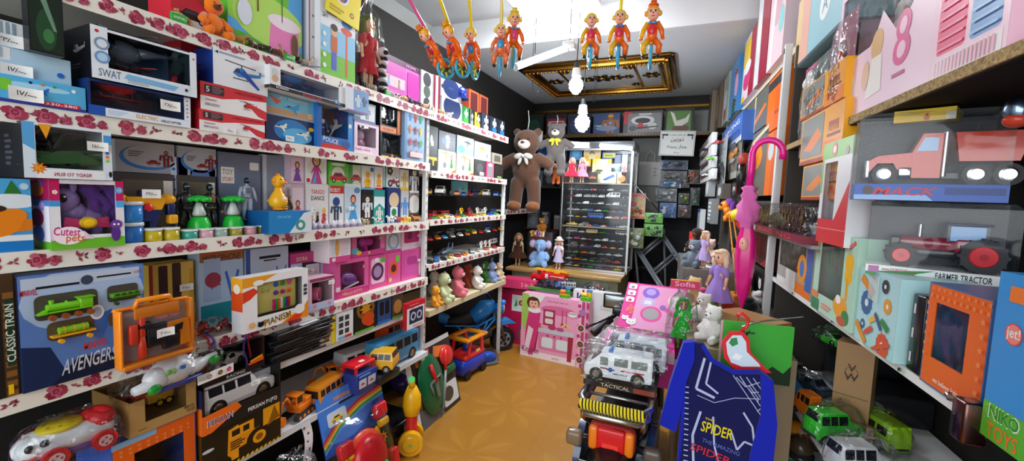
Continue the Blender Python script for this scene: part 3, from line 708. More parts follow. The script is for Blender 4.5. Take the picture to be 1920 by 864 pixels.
def plush(label,loc,rz,h,c,c2='cr',pose='sit',kind='bear',name='plush_bear',cat='plush toy',group=None,tilt=(0,0),bow=None,foot=None,nose='2a1a14'):
 """h: total height as posed; faces -y"""
 t=thing(name,label,cat,loc,rz,group,tilt);m=mat(c,'plush');m2=mat(c2,'plush');b=MB()
 if pose == 'sit':
  b.ell((0,0,.28*h),(.24*h,.2*h,.28*h),m);hz=.72*h;hr=.2*h
  for s in (-1,1):
   b.tube([(s*.13*h,0,.12*h),(s*.2*h,-.18*h,.1*h),(s*.24*h,-.32*h,.1*h)],[.11*h,.1*h,.09*h],m,10)
   b.tube([(s*.16*h,0,.46*h),(s*.28*h,-.08*h,.34*h),(s*.27*h,-.2*h,.26*h)],[.09*h,.08*h,.075*h],m,10)
 else:       # hanging upright: long body, arms out, straight legs
  b.ell((0,0,.52*h),(.18*h,.13*h,.22*h),m);hz=.84*h;hr=.155*h
  for s in (-1,1):
   b.tube([(s*.09*h,0,.38*h),(s*.115*h,-.01*h,.22*h),(s*.12*h,-.02*h,.09*h)],[.1*h,.085*h,.082*h],m,12)
   b.tube([(s*.12*h,0,.66*h),(s*.25*h,-.02*h,.6*h),(s*.33*h,-.03*h,.54*h)],[.075*h,.07*h,.065*h],m,10)
   b.ell((s*.12*h,-.06*h,.06*h),(.085*h,.11*h,.065*h),m)
 b.ell((0,-.02*h,hz),(hr*1.08,hr*.95,hr),m)
 if kind == 'bear':
  for s in (-1,1): b.ell((s*hr*.85,0,hz+hr*.8),(hr*.34,hr*.2,hr*.34),m)
 elif kind == 'rabbit':
  for s in (-1,1): b.ell((s*hr*.4,0,hz+hr*1.5),(hr*.2,hr*.14,hr*.75),m)
 elif kind == 'elephant':
  b.tube([(0,-hr*.8,hz),(0,-hr*1.3,hz-hr*.5),(.02*h,-hr*1.35,hz-hr*1.1)],[hr*.3,hr*.24,hr*.18],m,10)
 elif kind == 'dog':
  for s in (-1,1): b.ell((s*hr*1.0,-.01*h,hz+hr*.1),(hr*.24,hr*.2,hr*.6),mat(c2,'plush'))
 o=b.build('body',t)
 if kind != 'dog': remesh(o,h*.018 if h > .4 else h*.028)
 b=MB()
 if kind == 'elephant':
  for s in (-1,1): b.ell((s*hr*1.35,.01*h,hz+hr*.15),(hr*.62,hr*.12,hr*.7),m,rot=Rz(-s*.4));b.ell((s*hr*1.37,-.01*h,hz+hr*.15),(hr*.45,hr*.1,hr*.52),m2,rot=Rz(-s*.4))
  b.build('ear',t)
 else:
  b.ell((0,-.02*h-hr*.82,hz-hr*.25),(hr*.5,hr*.35,hr*.36),m2);mz=b.build('muzzle',t)
  b=MB();b.ell((0,-.02*h-hr*1.18,hz-hr*.12),(hr*.17,hr*.1,hr*.11),mat(nose,'plas'),10,6);b.build('nose',mz)
 if foot:
  b=MB()
  for s in (-1,1):
   if pose == 'sit': b.ell((s*.24*h,-.39*h,.1*h),(.06*h,.03*h,.06*h),mat(foot,'plush'))
   else: b.ell((s*.12*h,-.07*h,.062*h),(.088*h,.108*h,.066*h),mat(foot,'plush'))
  b.build('paw',t)
 for s in (-1,1):
  b=MB();b.ell((s*hr*.36,-.02*h-hr*.87,hz+hr*.15),hr*.085,pl('bk'),8,6);b.build('eye',o)
 if bow:
  b=MB();by,bz=-.02*h-hr*.9,hz-hr*1.15
  for s in (-1,1): b.ell((s*hr*.4,by,bz),(hr*.38,hr*.12,hr*.22),mat(bow,'cloth'),rot=Ry(s*.3));b.ell((s*hr*.25,by,bz-hr*.35),(hr*.14,hr*.06,hr*.34),mat(bow,'cloth'),rot=Ry(-s*.35))
  b.ell((0,by-hr*.05,bz),hr*.14,mat(bow,'cloth'));b.build('bow',t)
 return t
def doll(label,loc,rz,h,dress,hair='br',skin='sk',hat=None,sleeves=None,name='doll',cat='doll',group=None,tilt=(0,0),shoes='wh',bag=False,legs=None,wide=1.,noface=False):
 """standing doll with skirt, faces -y"""
 t=thing(name,label,cat,loc,rz,group,tilt);sk=mat(skin,'plas');dm=mat(dress,'cloth');b=MB()
 b.ell((0,0,.84*h),(.085*h,.09*h,.1*h),sk);b.cyl((0,0,.7*h),(0,0,.78*h),.03*h,.03*h,sk)
 b.ell((0,0,.62*h),(.09*h,.06*h,.13*h),sk)
 for s in (-1,1):
  b.tube([(s*.08*h,0,.7*h),(s*.14*h,-.01*h,.56*h),(s*.16*h,-.05*h,.44*h)],[.032*h,.026*h,.02*h],sk,8);b.ell((s*.16*h,-.055*h,.42*h),(.022*h,.02*h,.03*h),sk,8,5)
  b.tube([(s*.045*h,0,.45*h),(s*.05*h,0,.24*h),(s*.05*h,0,.04*h)],[.045*h,.034*h,.026*h],mat(legs,'cloth') if legs else sk,8)
 b.ell((0,-.088*h,.83*h),(.012*h,.016*h,.014*h),sk,8,5);bd=b.build('body',t)
 b=MB()
 for s in (-1,1): b.ell((s*.034*h,-.08*h,.85*h),(.014*h,.012*h,.016*h),pl('20304a'),8,5)
 b.ell((0,-.083*h,.79*h),(.018*h,.008*h,.008*h),pl('rd'),8,5);b.build('face',bd)
 b=MB();b.ell((0,.03*h,.865*h),(.105*h,.1*h,.105*h),mat(hair,'plush'));b.ell((0,-.035*h,.925*h),(.08*h,.06*h,.03*h),mat(hair,'plush'))
 for s in (-1,1): b.tube([(s*.08*h,.01*h,.88*h),(s*.105*h,0,.78*h),(s*.1*h,0,.68*h)],[.035*h,.04*h,.025*h],mat(hair,'plush'),8)
 b.build('hair',t)
 b=MB();n=24;rows=[(.055,.73),(.085,.68),(.075,.55),(.1,.5),(.15*wide,.36),(.2*wide,.22)];vs=[];fs=[]
 for k,(r,z) in enumerate(rows):
  for i in range(n):
   a=2*PI*i/n;q=r*(1+.10*math.sin(a*8)*(k/5)**1.5);vs.append((q*h*math.cos(a),q*h*.8*math.sin(a),z*h))
 for k in range(len(rows)-1):
  for i in range(n): fs.append((k*n+(i+1) % n,k*n+i,(k+1)*n+i,(k+1)*n+(i+1) % n))
 fs.append(tuple(range(n)))
 b.add(vs,fs,dm,True)
 for s in (-1,1): b.tube([(s*.075*h,0,.705*h),(s*.115*h,-.005*h,.63*h),(s*.14*h,-.01*h,.57*h)],[.045*h,.05*h,.03*h],mat(sleeves or dress,'cloth'),8)
 b.build('dress',t)
 b=MB()
 for s in (-1,1): b.ell((s*.05*h,-.02*h,.025*h),(.03*h,.05*h,.025*h),mat(shoes,'plas'),10,6)
 b.build('shoes',t)
 if hat: b=MB();b.lathe([(.15*h,.89*h),(.14*h,.9*h),(.09*h,.91*h),(.08*h,.97*h),(.03*h,1.0*h)],mat(hat,'cloth'));b.build('hat',t)
 return t
def figure(label,loc,rz,h,suit,trim='lg',head='bk',name='action_figure',group=None,tilt=(0,0),bulk=1.):
 t=thing(name,label,'action figure',loc,rz,group,tilt);m=mat(suit,'plas');b=MB()
 b.ell((0,0,.68*h),(.12*h*bulk,.07*h*bulk,.14*h),m);b.ell((0,0,.53*h),(.085*h,.06*h,.07*h),m);b.cyl((0,0,.78*h),(0,0,.86*h),.03*h,.03*h,m,8)
 for s in (-1,1):
  b.tube([(s*.12*h*bulk,0,.76*h),(s*.18*h*bulk,-.01*h,.62*h),(s*.19*h*bulk,-.05*h,.48*h)],[.045*h*bulk,.035*h*bulk,.028*h*bulk],m,8);b.ell((s*.19*h*bulk,-.06*h,.45*h),(.025*h,.03*h,.035*h),mat(trim,'plas'),8,5)
  b.tube([(s*.05*h,0,.5*h),(s*.075*h,-.01*h,.27*h),(s*.08*h,.01*h,.04*h)],[.06*h*bulk,.042*h*bulk,.035*h],m,8);b.ell((s*.08*h,-.025*h,.025*h),(.035*h,.06*h,.025*h),mat(trim,'plas'),8,5)
 b.build('body',t)
 b=MB();b.box((0,-.06*h*bulk,.69*h),(.13*h*bulk,.03*h,.12*h),mat(trim,'plas'),.01*h);b.box((0,-.045*h,.53*h),(.16*h,.04*h,.025*h),mat(trim,'plas'),.005*h);b.build('armour',t)
 b=MB();b.ell((0,0,.91*h),(.055*h,.06*h,.075*h),mat(head,'plas'));b.box((0,-.05*h,.92*h),(.07*h,.02*h,.02*h),pl('lb'),.003);b.build('head',t)
 return t
def clear_bag(b,w,d,h,m='crinkle',amp=.012,seed=1,n=9):
 rd=random.Random(seed);vs=[];fs=[];mm=mat('wh',m)
 rows=[(0,1.0),(.25,1.05),(.55,1.0),(.8,.8),(.93,.35),(1.0,.55)]
 N=20
 for z,k in rows:
  for i in range(N):
   a=2*PI*i/N;c,s_=math.cos(a),math.sin(a);q=(abs(c)**4+abs(s_)**4)**-.25
   vs.append((w/2*k*q*c+rd.uniform(-amp,amp),d/2*(k if z < .9 else k*.25)*q*s_+rd.uniform(-amp,amp),z*h+rd.uniform(-amp,amp)*.4*(z > 0)))
 for k in range(len(rows)-1):
  for i in range(N): fs.append((k*N+i,k*N+(i+1) % N,(k+1)*N+(i+1) % N,(k+1)*N+i))
 return b.add(vs,fs,mm,False)
def shell(b,w,d,h,m='film',z=0,cy=0):   # clear blister cover open at the bottom/back
 b.T=b.T @ Tr(0,cy,z);x=w/2;y=d/2;e=.012;mm=mat('wh',m)
 vs=[(-x,-y,0),(x,-y,0),(x,y,0),(-x,y,0),(-x,-y,h-e),(x,-y,h-e),(x,y,h-e),(-x,y,h-e),(-x+e,-y+e,h),(x-e,-y+e,h),(x-e,y-e,h),(-x+e,y-e,h)]
 b.add(vs,[(0,1,5,4),(1,2,6,5),(2,3,7,6),(3,0,4,7),(4,5,9,8),(5,6,10,9),(6,7,11,10),(7,4,8,11),(8,9,10,11)],mm)
 b.T=b.T @ Tr(0,-cy,-z);return b
# ================================================================ left shelves
def LP(x0,x1,yt,zb,inset=.02):
 X=XL-inset;a=on_x(x0,yt,X).y;c=on_x(x1,yt,X).y
 h=on_x((x0+x1)/2,yt,X).z-zb
 return Vector((X,(a+c)/2,zb)),c-a,h
def LB(label,x0,x1,yt,zb,base,front=(),d=.14,inset=.02,turn=0,**k):
 loc,w,h=LP(x0,x1,yt,zb,inset);w -= .004;h=k.pop('h',h);zb += .0005;loc.z=zb
 carton(label,k.pop('cat','boxed toy'),loc,PI/2+turn,w,d,h,base,front,**k)
 return zb+h,loc,w
EPS=.001
# ---- shelf 3 (second from top): planes and helicopters
PLN=[('r',0,.0,1,1,'58b6e6'),('e',.15,.85,.2,.15,'d5eefa'),('e',.7,.7,.2,.12,'a8dcf4'),('r',0,0,1,.12,'3a3f9c'),('p',[(.05,.3),(.45,.55),(.5,.75),(.55,.75),(.55,.5),(.3,.22)],'e6ecef'),('p',[(.45,.45),(.5,.85),(.55,.85),(.56,.4)],'7ac837'),('jet',.72,.6,.25,'bl'),
       ('o',.66,.84,.05,'db'),('o',.73,.83,.05,'or_'),('o',.8,.82,.05,'gn'),('o',.92,.78,.07,'wh'),('rr',.72,.08,.96,.24,.06,'rd'),('t','330-380',.84,.16,.1,.2,'wh')]
z1,_,_=LB('bright blue glider box marked 330-380, at the left end of the helicopter shelf',-210,160,132,LS[3],'4aa5dc',PLN,d=.2,inset=-.01,tag_at=(.62,.35,'17/---',.06))
z2,_,_=LB('pale blue striped glider box lying on the box marked 330-380',-200,132,78,z1,'b8dcf0',[('r',0,.55,.6,1,'eef3f6')] + [('r',.02+.03*i,.6,.035+.03*i,.98,'9fb6c4') for i in range(18)] + [('e',.35,.3,.3,.2,'7dbbe0'),('jet',.5,.3,.3,'bl'),('o',.92,.35,.1,'bl')],d=.18,inset=.01,tag_at=(.62,.2,'17/---',.055))
z3,_,_=LB('blue and white striped glider box, topmost of the three at the left end',-200,75,20,z2,'8cc8ec',[('r',0,.35,.9,1,'eef3f6')] + [('r',.02+.05*i,.4,.045+.05*i,.96,'8fa8b8') for i in range(16)] + [('e',.3,.2,.2,.12,'bl')],d=.18,inset=.03,tag_at=(.72,.28,'23/---',.055))
LB('glossy black blister pack with dark green toy, wedged beside striped glider boxes',48,118,-12,z2,'16181c',[('r',.03,.03,.97,.97,'1c2a20'),('e',.5,.4,.3,.35,'24482c'),('e',.55,.3,.16,.12,'3f7a44'),('p',[(.3,.95),(.5,.95),(.8,.4),(.7,.4)],'6d8f78')],d=.03,inset=-.02)
HX=.012
B_ART=[('r',0,0,1,.24,'e9f0f8'),('r',0,.0,.14,.27,'1c52b0'),('tl',.16,.04,.34,.2,3,'b8d4ee'),('t','ELECTRIC',.53,.13,.12,.22,'e8a010'),('t','HELICOPTER',.78,.10,.08,.22,'bk'),
         ('r',.925,.24,1,1,'eef2f6')] + [('o',.962,.88-.13*i,.025,('dg','gy','bl','or_','dg')[i]) for i in range(5)]
zB,lB,wB=LB('long window box lettered ELECTRIC HELICOPTER with red helicopter inside',163,357,165,LS[3],'16346e',B_ART,d=.17,inset=-.015,window=(.02,.27,.92,.93),inner='4a5c84',tag_at=(.75,.62,'38/---',.055))
helicopter('red toy helicopter inside the long ELECTRIC HELICOPTER box',(lB.x-.05,lB.y+.0,lB.z+.045),PI/2,wB*.86,'e0202c','8e1524').scale=(1,1.1,1.35)
S_ART=[('r',0,0,1,.2,'dfe9f2'),('r',0,0,.14,1,'e6edf3'),('r',.93,0,1,1,'e6edf3'),('t','SWAT',.15,.13,.15,.19,'6d7f92'),('p',[(.27,.1),(.75,.05),(.8,.16),(.3,.2)],'7fb8e2'),('tl',.3,.02,.6,.1,2,'9db2c4'),
         ('o',.09,.68,.12,'7f98b0'),('o',.09,.68,.08,'dde6ee'),('o',.09,.42,.12,'6f9cc8'),('o',.09,.42,.08,'b6d2ea'),('st',.88,.16,.1,7,'e8eff6'),('o',.05,.9,.03,'rd'),('st',.88,.12,.05,6,'bk'),('o',.965,.85,.02,'rd')]
S_SIDE=[('r',0,0,1,1,'12141e'),('heli',.5,.6,.32,'b8bec8'),('tl',.3,.2,.7,.32,2,'5a6070')]
loc,w,h=LP(168,367,72,zB+.002,-.03)
zS=loc.z+h
carton('black and white SWAT box with dark helicopter behind its window','boxed toy',loc,PI/2-.05,w*.97,.16,h,'e6edf3',S_ART,side=S_SIDE,window=(.14,.24,.93,.93),inner='4a84b8',sidec='12141e')
helicopter('dark grey toy helicopter inside the SWAT box',(loc.x-.055,loc.y,loc.z+.04),PI/2-.05,w*.78,'5c6878','2a2e34').scale=(1,1.1,1.4)
RED=[('r',0,0,1,1,'f3f1f0'),('p',[(0,1),(1,1),(1,.75),(.52,.62),(.3,.5),(0,.5)],'d6313c'),('p',[(1,.0),(1,.35),(.62,.62),(.86,.1)],'d6313c'),('rr',.05,.6,.33,.92,.05,'3a2a2e'),('t','5',.1,.76,.2,None,'wh'),('tl',.16,.64,.32,.9,4,'8a6a6e'),
       ('t','HELICOPTER',.72,.86,.09,.46,'8e1524'),('heli',.68,.42,.36,'d0302c'),('tl',.06,.34,.3,.44,1,'c8a0a4'),('t','BBGDD',.16,.22,.09,.2,'7a6a6e')]
RS=[('r',0,0,1,1,'c8242e'),('tl',.2,.3,.8,.6,3,'8e1524')]
zr,_,_=LB('white and red HELICOPTER carton marked 5, lower of the two stacked',372,497,215,LS[3],'c8242e',RED,side=RS,d=.2,inset=-.01,tag_at=(.42,.15,'29/---',.035))
zr2,_,_=LB('white and red HELICOPTER carton marked 5, upper of the two stacked',374,500,166,zr,'c8242e',RED,side=RS,d=.2,inset=-.01)
LB('white and deep blue carton with a blue helicopter picture, atop the red stack',398,502,104,zr2,'eef1f5',[('heli',.5,.5,.55,'3a86d0'),('p',[(.45,.5),(.8,.1),(.84,.14),(.55,.6)],'2458b0'),('heli',.86,.6,.14,'6aa0d8'),('tl',.1,.88,.8,.96,1,'9aa6b8'),('p',[(.03,.9),(.08,.95),(.08,.85)],'db')],
   side=[('r',0,0,1,1,'1c3f9c'),('heli',.5,.55,.25,'12276a'),('tl',.3,.3,.7,.36,1,'8fa4e0')],sidec='1c3f9c',d=.17,inset=-.012)
LB('plain red carton standing behind the SWAT box',338,372,80,LS[3],'b81e28',[('r',.7,.0,1,.5,'bk')],d=.1,inset=.09)
zj,lj,wj=LB('dark blue carton picturing two white spacecraft',497,592,222,LS[3],'0e2a52',[('r',0,0,1,1,'0f2f60'),('e',.5,.5,.35,.45,'1f7fc4'),('e',.62,.35,.3,.3,'57b4e4'),('jet',.28,.62,.3,'e9edd8'),('jet',.72,.45,.36,'eef0e0'),('e',.9,.7,.06,.08,'ye')],d=.15,tag_at=(.42,.2,'48/---',.04))
zk,_,_=LB('sky-blue carton picturing a light blue jet, between the spacecraft and bunker boxes',497,590,182,zj,'aeb6b4',[('r',0,.1,1,1,'6fc0d8'),('r',0,.1,1,.35,'c9a070'),('jet',.5,.5,.5,'2e9fd8'),('p',[(.05,.9),(.3,.7),(.2,.5)],'dc5a4c'),('t','JET FIGHTER',.55,.85,.12,.6,'f4e8d0'),('r',.84,.12,.95,.4,'e8c8a0')],side=[('r',0,0,1,1,'70504a'),('rr',.2,.25,.8,.7,.2,'c8c8c4')],d=.14)
zl,ll,wl=LB('long white window box with a blue toy helicopter, lettered BUNKER',505,648,143,zk+.002,'eceff2',[('r',0,0,1,.17,'1c1a1e'),('t','ROMAN',.14,.1,.09,.14,'wh'),('t','BUNKER',.52,.08,.11,.26,'rd'),('o',.06,.72,.16,'cfd8dc'),('o',.06,.45,.16,'d8b080'),('st',.86,.18,.14,8,'8fc0ea'),('o',.9,.14,.1,'5a7ab0'),('r',.9,.17,1,1,'eef1f4')],
   side=[('r',0,0,1,1,'e2e4e6'),('o',.5,.72,.22,'8a4a30'),('o',.5,.35,.22,'6a3424'),('r',0,0,1,.14,'2a1c1c')],window=(.12,.2,.9,.92),inner='3a7cba',d=.13,inset=-.04)
helicopter('light blue toy helicopter inside the long white BUNKER box',(ll.x-.065,ll.y,ll.z+.03),PI/2,wl*.72,'2f8fe0','1a3c6c')
def small(label,x0,x1,yt,zb,base,front,**k): return LB(label,x0,x1,yt,zb,base,front,**k)
zp,lp_,wp=LB('blue window box lettered POLICE',594,662,197,LS[3],'2273c8',[('r',0,0,1,.12,'d0322c'),('r',0,0,.1,1,'1f66b8'),('r',.86,0,1,1,'2f8fd8'),('t','POLICE',.36,.2,.1,.42,'wh',{'ang': -.1}),('o',.92,.6,.05,'wh'),('e',.8,.15,.12,.09,'3a5a98')],window=(.12,.28,.86,.96),inner='7d7440',d=.12,inset=.0)
figure('blue and white toy robot inside the POLICE box',(lp_.x-.06,lp_.y-.03,lp_.z+.01),PI/2,.17,'2f62c8','wh')
jet('white folded toy craft inside the POLICE box, right of the blue robot',(lp_.x-.06,lp_.y+.045,lp_.z+.1),PI/2,.1,'eef0f2',tilt=(0,-1.0))
LB('small white and blue carton above the POLICE box, printed with tiny robots',650,692,168,zp-.018,'dfe6ee',[('r',.3,.05,1,.98,'6f9ed0'),('bot',.5,.5,.3,'e8eef4'),('bot',.8,.55,.25,'3a5a90'),('r',0,0,1,.05,'8a5ab0')],d=.05,inset=-.05)
zh,lh,wh_=LB('pink and white box with a cat-ear window, lettered hello kitty',664,711,230,LS[3],'f2dce8',[('t','hello kitty',.35,.14,.1,.6,'mg'),('o',.84,.13,.13,'e8c8dc'),('r',0,.95,1,1,'8a6ab0')],window=(.12,.25,.88,.88),inner='c060a0',d=.13)
b=MB();b.ell((0,0,.035),(.045,.03,.035),pl('e59ac0'));b.ell((0,-.01,.08),(.028,.022,.028),pl('f3d5e2'))
tag(b.build('toy_figure',None,(lh.x-.06,lh.y,lh.z+.02),PI/2),'round pink toy inside the hello kitty box','toy')
LB('dark blue carton with pale figure art, on top of the hello kitty box',662,705,192,zh,'3a4c78',[('r',.3,.1,.95,.9,'d8dce4'),('bot',.6,.5,.38,'38507a'),('r',.05,.2,.3,.8,'lb')],d=.1)
zo,lo,wo=LB('black window box with metallic robot, just right of the hello kitty box',713,757,250,LS[3],'18181a',[('r',.05,.04,.35,.08,'ye'),('r',.65,.04,.95,.08,'ye'),('st',.5,.1,.1,6,'or_')],window=(.06,.18,.94,.96),inner='3a3e42',d=.12)
figure('silver toy robot in the black window box beside the blue figure panel',(lo.x-.06,lo.y,lo.z+.01),PI/2,.13,'9aa2aa','5a6068',bulk=1.5)
zo2,lo2,_=LB('black and orange window box stacked on the black robot box',713,752,187,zo,'202022',[('r',0,0,.78,.16,'or_'),('r',.84,0,1,1,'or_'),('t','ROBOT',.4,.08,.08,.5,'bk')],window=(.06,.2,.82,.96),inner='55585c',d=.11)
figure('small black toy robot in the black and orange box',(lo2.x-.055,lo2.y,lo2.z+.015),PI/2,.1,'1c1c20','or_',bulk=1.4)
FIGP=[('r',0,0,1,1,'9ab8d8'),('r',0,.0,.12,1,'6f98c4')]
for r_ in range(4):
 for q,c_ in enumerate((('bl','rd','gn'),('or_','dr','ye'),('rd','dr','gn'),('rd','rd','lb'))[r_]): FIGP.append(('bot',.25+.26*q,.86-.24*r_,.14,c_))
FIGP += [('rr',.2,.08,.85,.18,.03,'f0d0cc')]
LB('tall light blue card with twelve small colourful figures, against the white upright',759,797,208,LS[3],'8fb0d4',FIGP,d=.03,inset=.0)
# dark gap items further back
LB('dark printed carton in the gap behind the blue figure card',700,757,215,LS[3],'2c3036',[('r',.1,.1,.5,.9,'50606e')],d=.05,inset=.16,name='toy_box')
# ---- shelf 4: pony, robot, ducks
zc,_,_=LB('blue carton with an orange clay hippo picture, at the far left of the pony shelf',-150,58,333,LS[4],'4a9edc',[('r',0,.55,1,1,'4fb0e8'),('e',.8,.7,.3,.1,'e8f4fa'),('r',0,0,1,.16,'1f7fd0'),('r',0,.16,1,.24,'eef4f8'),('p',[(.55,.25),(1,.3),(1,.45),(.7,.5)],'e08020'),('e',.62,.42,.28,.2,'f08a1c'),('e',.82,.5,.13,.1,'f08a1c'),('e',.6,.6,.14,.05,'3a2a18'),('p',[(.72,.8),(.8,.98),(.9,.8)],'2f7a34'),('o',.93,.9,.05,'bfe4f8'),('t','3+',.93,.9,.04,.04,'wh')],d=.12,inset=.0)
PON=[('r',0,0,1,.15,'6fc030'),('r',0,.7,.13,1,'c81f60'),('r',0,.62,.13,.7,'3f9fe0'),('r',.88,.7,1,1,'c81f60'),('r',.88,.6,1,.7,'4fb0f0'),('o',.93,.86,.06,'58a8e8'),('t','+3',.93,.86,.05,.06,'wh'),('flower',.07,.82,.04,'wh'),
       ('p',[(.0,.14),(.0,.24),(.42,.26),(.55,.14)],'f6d0e4'),('e',.22,.2,.2,.13,'fbeef5'),('t','Cutest',.2,.26,.12,.34,'mg',{'ang': -.1}),('t','pets',.3,.14,.12,.24,'e06a20',{'ang': -.05}),('e',.86,.2,.07,.12,'5a2f8c'),('e',.87,.34,.09,.07,'6d3fa0'),('o',.84,.34,.02,'wh'),('o',.9,.34,.02,'wh')]
PS=[('r',0,0,1,.12,'5fae2c'),('r',0,.7,1,1,'a01c54'),('r',0,.62,1,.7,'3a88c8'),('r',0,.12,1,.62,'e8e4ee'),('e',.5,.85,.3,.1,'e0702c'),('e',.45,.45,.3,.13,'a02050'),('e',.5,.22,.25,.12,'4a6ac0')]
zp2,lp2,wp2=LB('white window box lettered Cutest pets with a purple pony',88,232,338,LS[4],'eeecf2',PON,side=PS,window=(.13,.2,.88,.94),inner='8a6a88',d=.12,inset=-.02)
# purple pony
t=thing('toy_pony','purple toy pony with fluffy mane inside the Cutest pets box','toy pony',(lp2.x-.055,lp2.y+.0,lp2.z+.03),PI/2)
b=MB();q=pl('a58bd0');b.ell((.01,0,.045),(.045,.03,.035),q);b.ell((-.035,-.01,.1),(.034,.03,.036),q);b.ell((-.062,-.018,.085),(.022,.02,.02),q);b.tube([(0,0,.05),(-.02,-.005,.08)],[.028,.026],q)
for s in (-1,1): b.ell((-.02,s*.018-.01,.138),(.008,.006,.018),q)
for x in (-.02,.03):
 for s in (-1,1): b.tube([(x,s*.015,.04),(x,s*.017,0)],[.014,.012],q)
b.build('body',t)
b=MB()
for i in range(26):
 a=i*.37;b.tube([(.0,0,.14),(.03+.03*math.cos(a),.02*math.sin(i),.14-.01*math.sin(a)),(.055+.03*math.cos(a*2),.02*math.sin(i*2),.08),(.06+.03*math.sin(a),.02*math.cos(i*3),.03)],[.012,.014,.012,.004],mat('6b3f9c','plush'),5)
for i in range(8): b.tube([(-.02,-.01,.145),(-.05-.004*i,-.02,.14),(-.07,-.02+.004*i,.12)],[.012,.011,.004],mat('6b3f9c','plush'),5)
b.build('mane',t)
b=MB();b.ell((-.045,-.038,.105),(.009,.005,.012),pl('1c1228'));b.ell((-.043,-.043,.109),(.003,.002,.003),pl('wh'));b.build('eye',t)
b=MB(Tr(.0,-.045,.035));b.prism([(-.05,-.01),(-.02,-.008),(.02,-.008),(.05,-.012),(.045,.02),(.018,.014),(-.018,.014),(-.045,.02)],0,.006,pl('e83c80'));b.ell((0,-.004,.004),(.02,.006,.016),pl('ye'));b.build('ribbon_badge',t)
RC=[('r',0,0,1,.16,'eef2f6'),('r',0,0,.12,1,'d8e8f4'),('p',[(0,.6),(.12,.5),(.12,1),(0,1)],'5aa8e0'),('r',.9,0,1,1,'dfe9f2'),('r',.9,.72,1,.9,'4f9ad8'),('st',.15,.18,.12,9,'e87a1c'),('t','RC',.15,.18,.09,.07,'ye'),('t','READY TO RUN',.52,.08,.07,.42,'b02c44',{'flip': True}),('r',.92,.6,.96,.66,'rd'),('r',.92,.52,.96,.58,'bl'),('r',.92,.44,.96,.5,'or_'),('r',.92,.36,.96,.42,'lgn'),('p',[(.16,.98),(.3,.98),(.24,.72)],'f0a01c'),('e',.97,.12,.02,.06,'bk')]
zrc,lrc,wrc=LB('window box lettered READY TO RUN with a green military toy, atop the pony box',38,209,236,zp2+.001,'e4ecf3',RC,side=[('r',0,0,1,1,'24262c'),('tl',.3,.2,.6,.8,6,'4c505a')],window=(.13,.19,.89,.95),inner='6a7060',d=.13,inset=-.03,tag_at=(.8,.66,'15/---',.045))
t=thing('toy_fighter','dark green military toy craft inside the READY TO RUN box','toy',(lrc.x-.05,lrc.y,lrc.z+.03),PI/2)
b=MB();g=pl('3c6e3c')
for i in range(9): b.box((-.055+.014*i,-.01*math.sin(i),.02+.012*math.sin(i*1.7)),(.03,.03,.014),g,.003)
b.tube([(-.08,-.02,.02),(.08,-.02,.05)],.006,g,6);b.prism([(-.09,.0),(-.02,.04),(.02,.045),(.09,.01),(.02,.012)],-.03,-.02,g);b.build('body',t)
b=MB();b.cyl((-.02,-.02,.045),(.0,-.02,.09),.006,.005,pl('2c3a2c'));b.box((0,-.02,.09),(.1,.008,.006),pl('2c3a2c'));b.build('rotor',t)
figure('black toy figure standing in the READY TO RUN box',(lrc.x-.09,lrc.y-.02,lrc.z+.03),PI/2,.11,'1c1c1e','3a3a40')
# boxed transforming cars at the back
for i,(x0,x1,lab) in enumerate(((213,327,'silver carton with red transforming car picture, at the back above the yellow robot'),(332,405,'silver carton with red transforming car picture, at the back above the dark blister pack'))):
 LB(lab,x0,x1,252,LS[4]+.215,'b8bcc4',[('r',0,0,1,.9,'aab0ba'),('e',.55,.5,.5,.4,'2f7fd0'),('e',.58,.55,.46,.36,'b8bcc4'),('tl',.2,.5,.45,.7,3,'6a7080'),('car',.62,.35,.2,'b01c28'),('bot',.84,.5,.3,'7a1a24')],d=.12,inset=.12,h=.1)
 LB(('dark carton supporting the first silver car carton, behind the yellow robot','dark carton supporting the second silver car carton')[i],x0-2,x1,305,LS[4],'4a4a48',[('r',.1,.1,.9,.9,'6a6458'),('r',.8,.6,.97,.9,'eceae4')],d=.13,inset=.115,h=.213)
# yellow robot in a display
loc,w,h=LP(236,316,300,LS[4],-.0)
t=thing('toy_robot','yellow and navy toy robot with broad shoulders, behind the blue cups','toy robot',(loc.x-.05,loc.y+.01,LS[4]),PI/2);Y_=pl('f0a81c');N_=pl('1c2a5c');H=.165
b=MB();b.prism([(-.035,.09),(.035,.09),(.055,.14),(-.055,.14)],-.02,.02,Y_);b.prism([(-.025,.065),(.025,.065),(.035,.1),(-.035,.1)],-.028,.0,N_);b.ell((0,-.022,.105),(.014,.008,.016),pl('e0202c'));b.build('torso',t)
b=MB();b.box((0,0,.15),(.022,.022,.022),N_,.004);b.box((0,-.012,.152),(.016,.004,.006),pl('lb'));b.build('head',t)
for s in (-1,1):
 b=MB();b.ell((s*.065,0,.132),(.024,.022,.018),Y_);b.box((s*.07,-.005,.1),(.022,.022,.04),N_,.004);b.box((s*.072,-.01,.068),(.026,.026,.03),Y_,.005);b.build('arm',t)
 b=MB();b.box((s*.02,0,.05),(.02,.022,.04),N_,.004);b.box((s*.024,-.003,.018),(.03,.04,.036),Y_,.005);b.build('leg',t)
b=MB();b.T=Tr(0,-.03,0);price(t,(.5,1,'32/---',.05),.02,.15,Y=-.035)
def cup(label,x,y,z,r,h,c,lid='dfe4e6',name='slime_tub',group=None,kids=True):
 t=thing(name,label,'tub',(x,y,z),0,group);b=MB();b.lathe([(r*.88,0),(r,h*.1),(r,h*.82)],mat(c,'plas'),14);b.build('tub',t)
 b=MB();b.lathe([(r*1.08,h*.83),(r*1.08,h),(r*.9,h)],mat(lid,'plas'),14);b.build('lid',t);return t
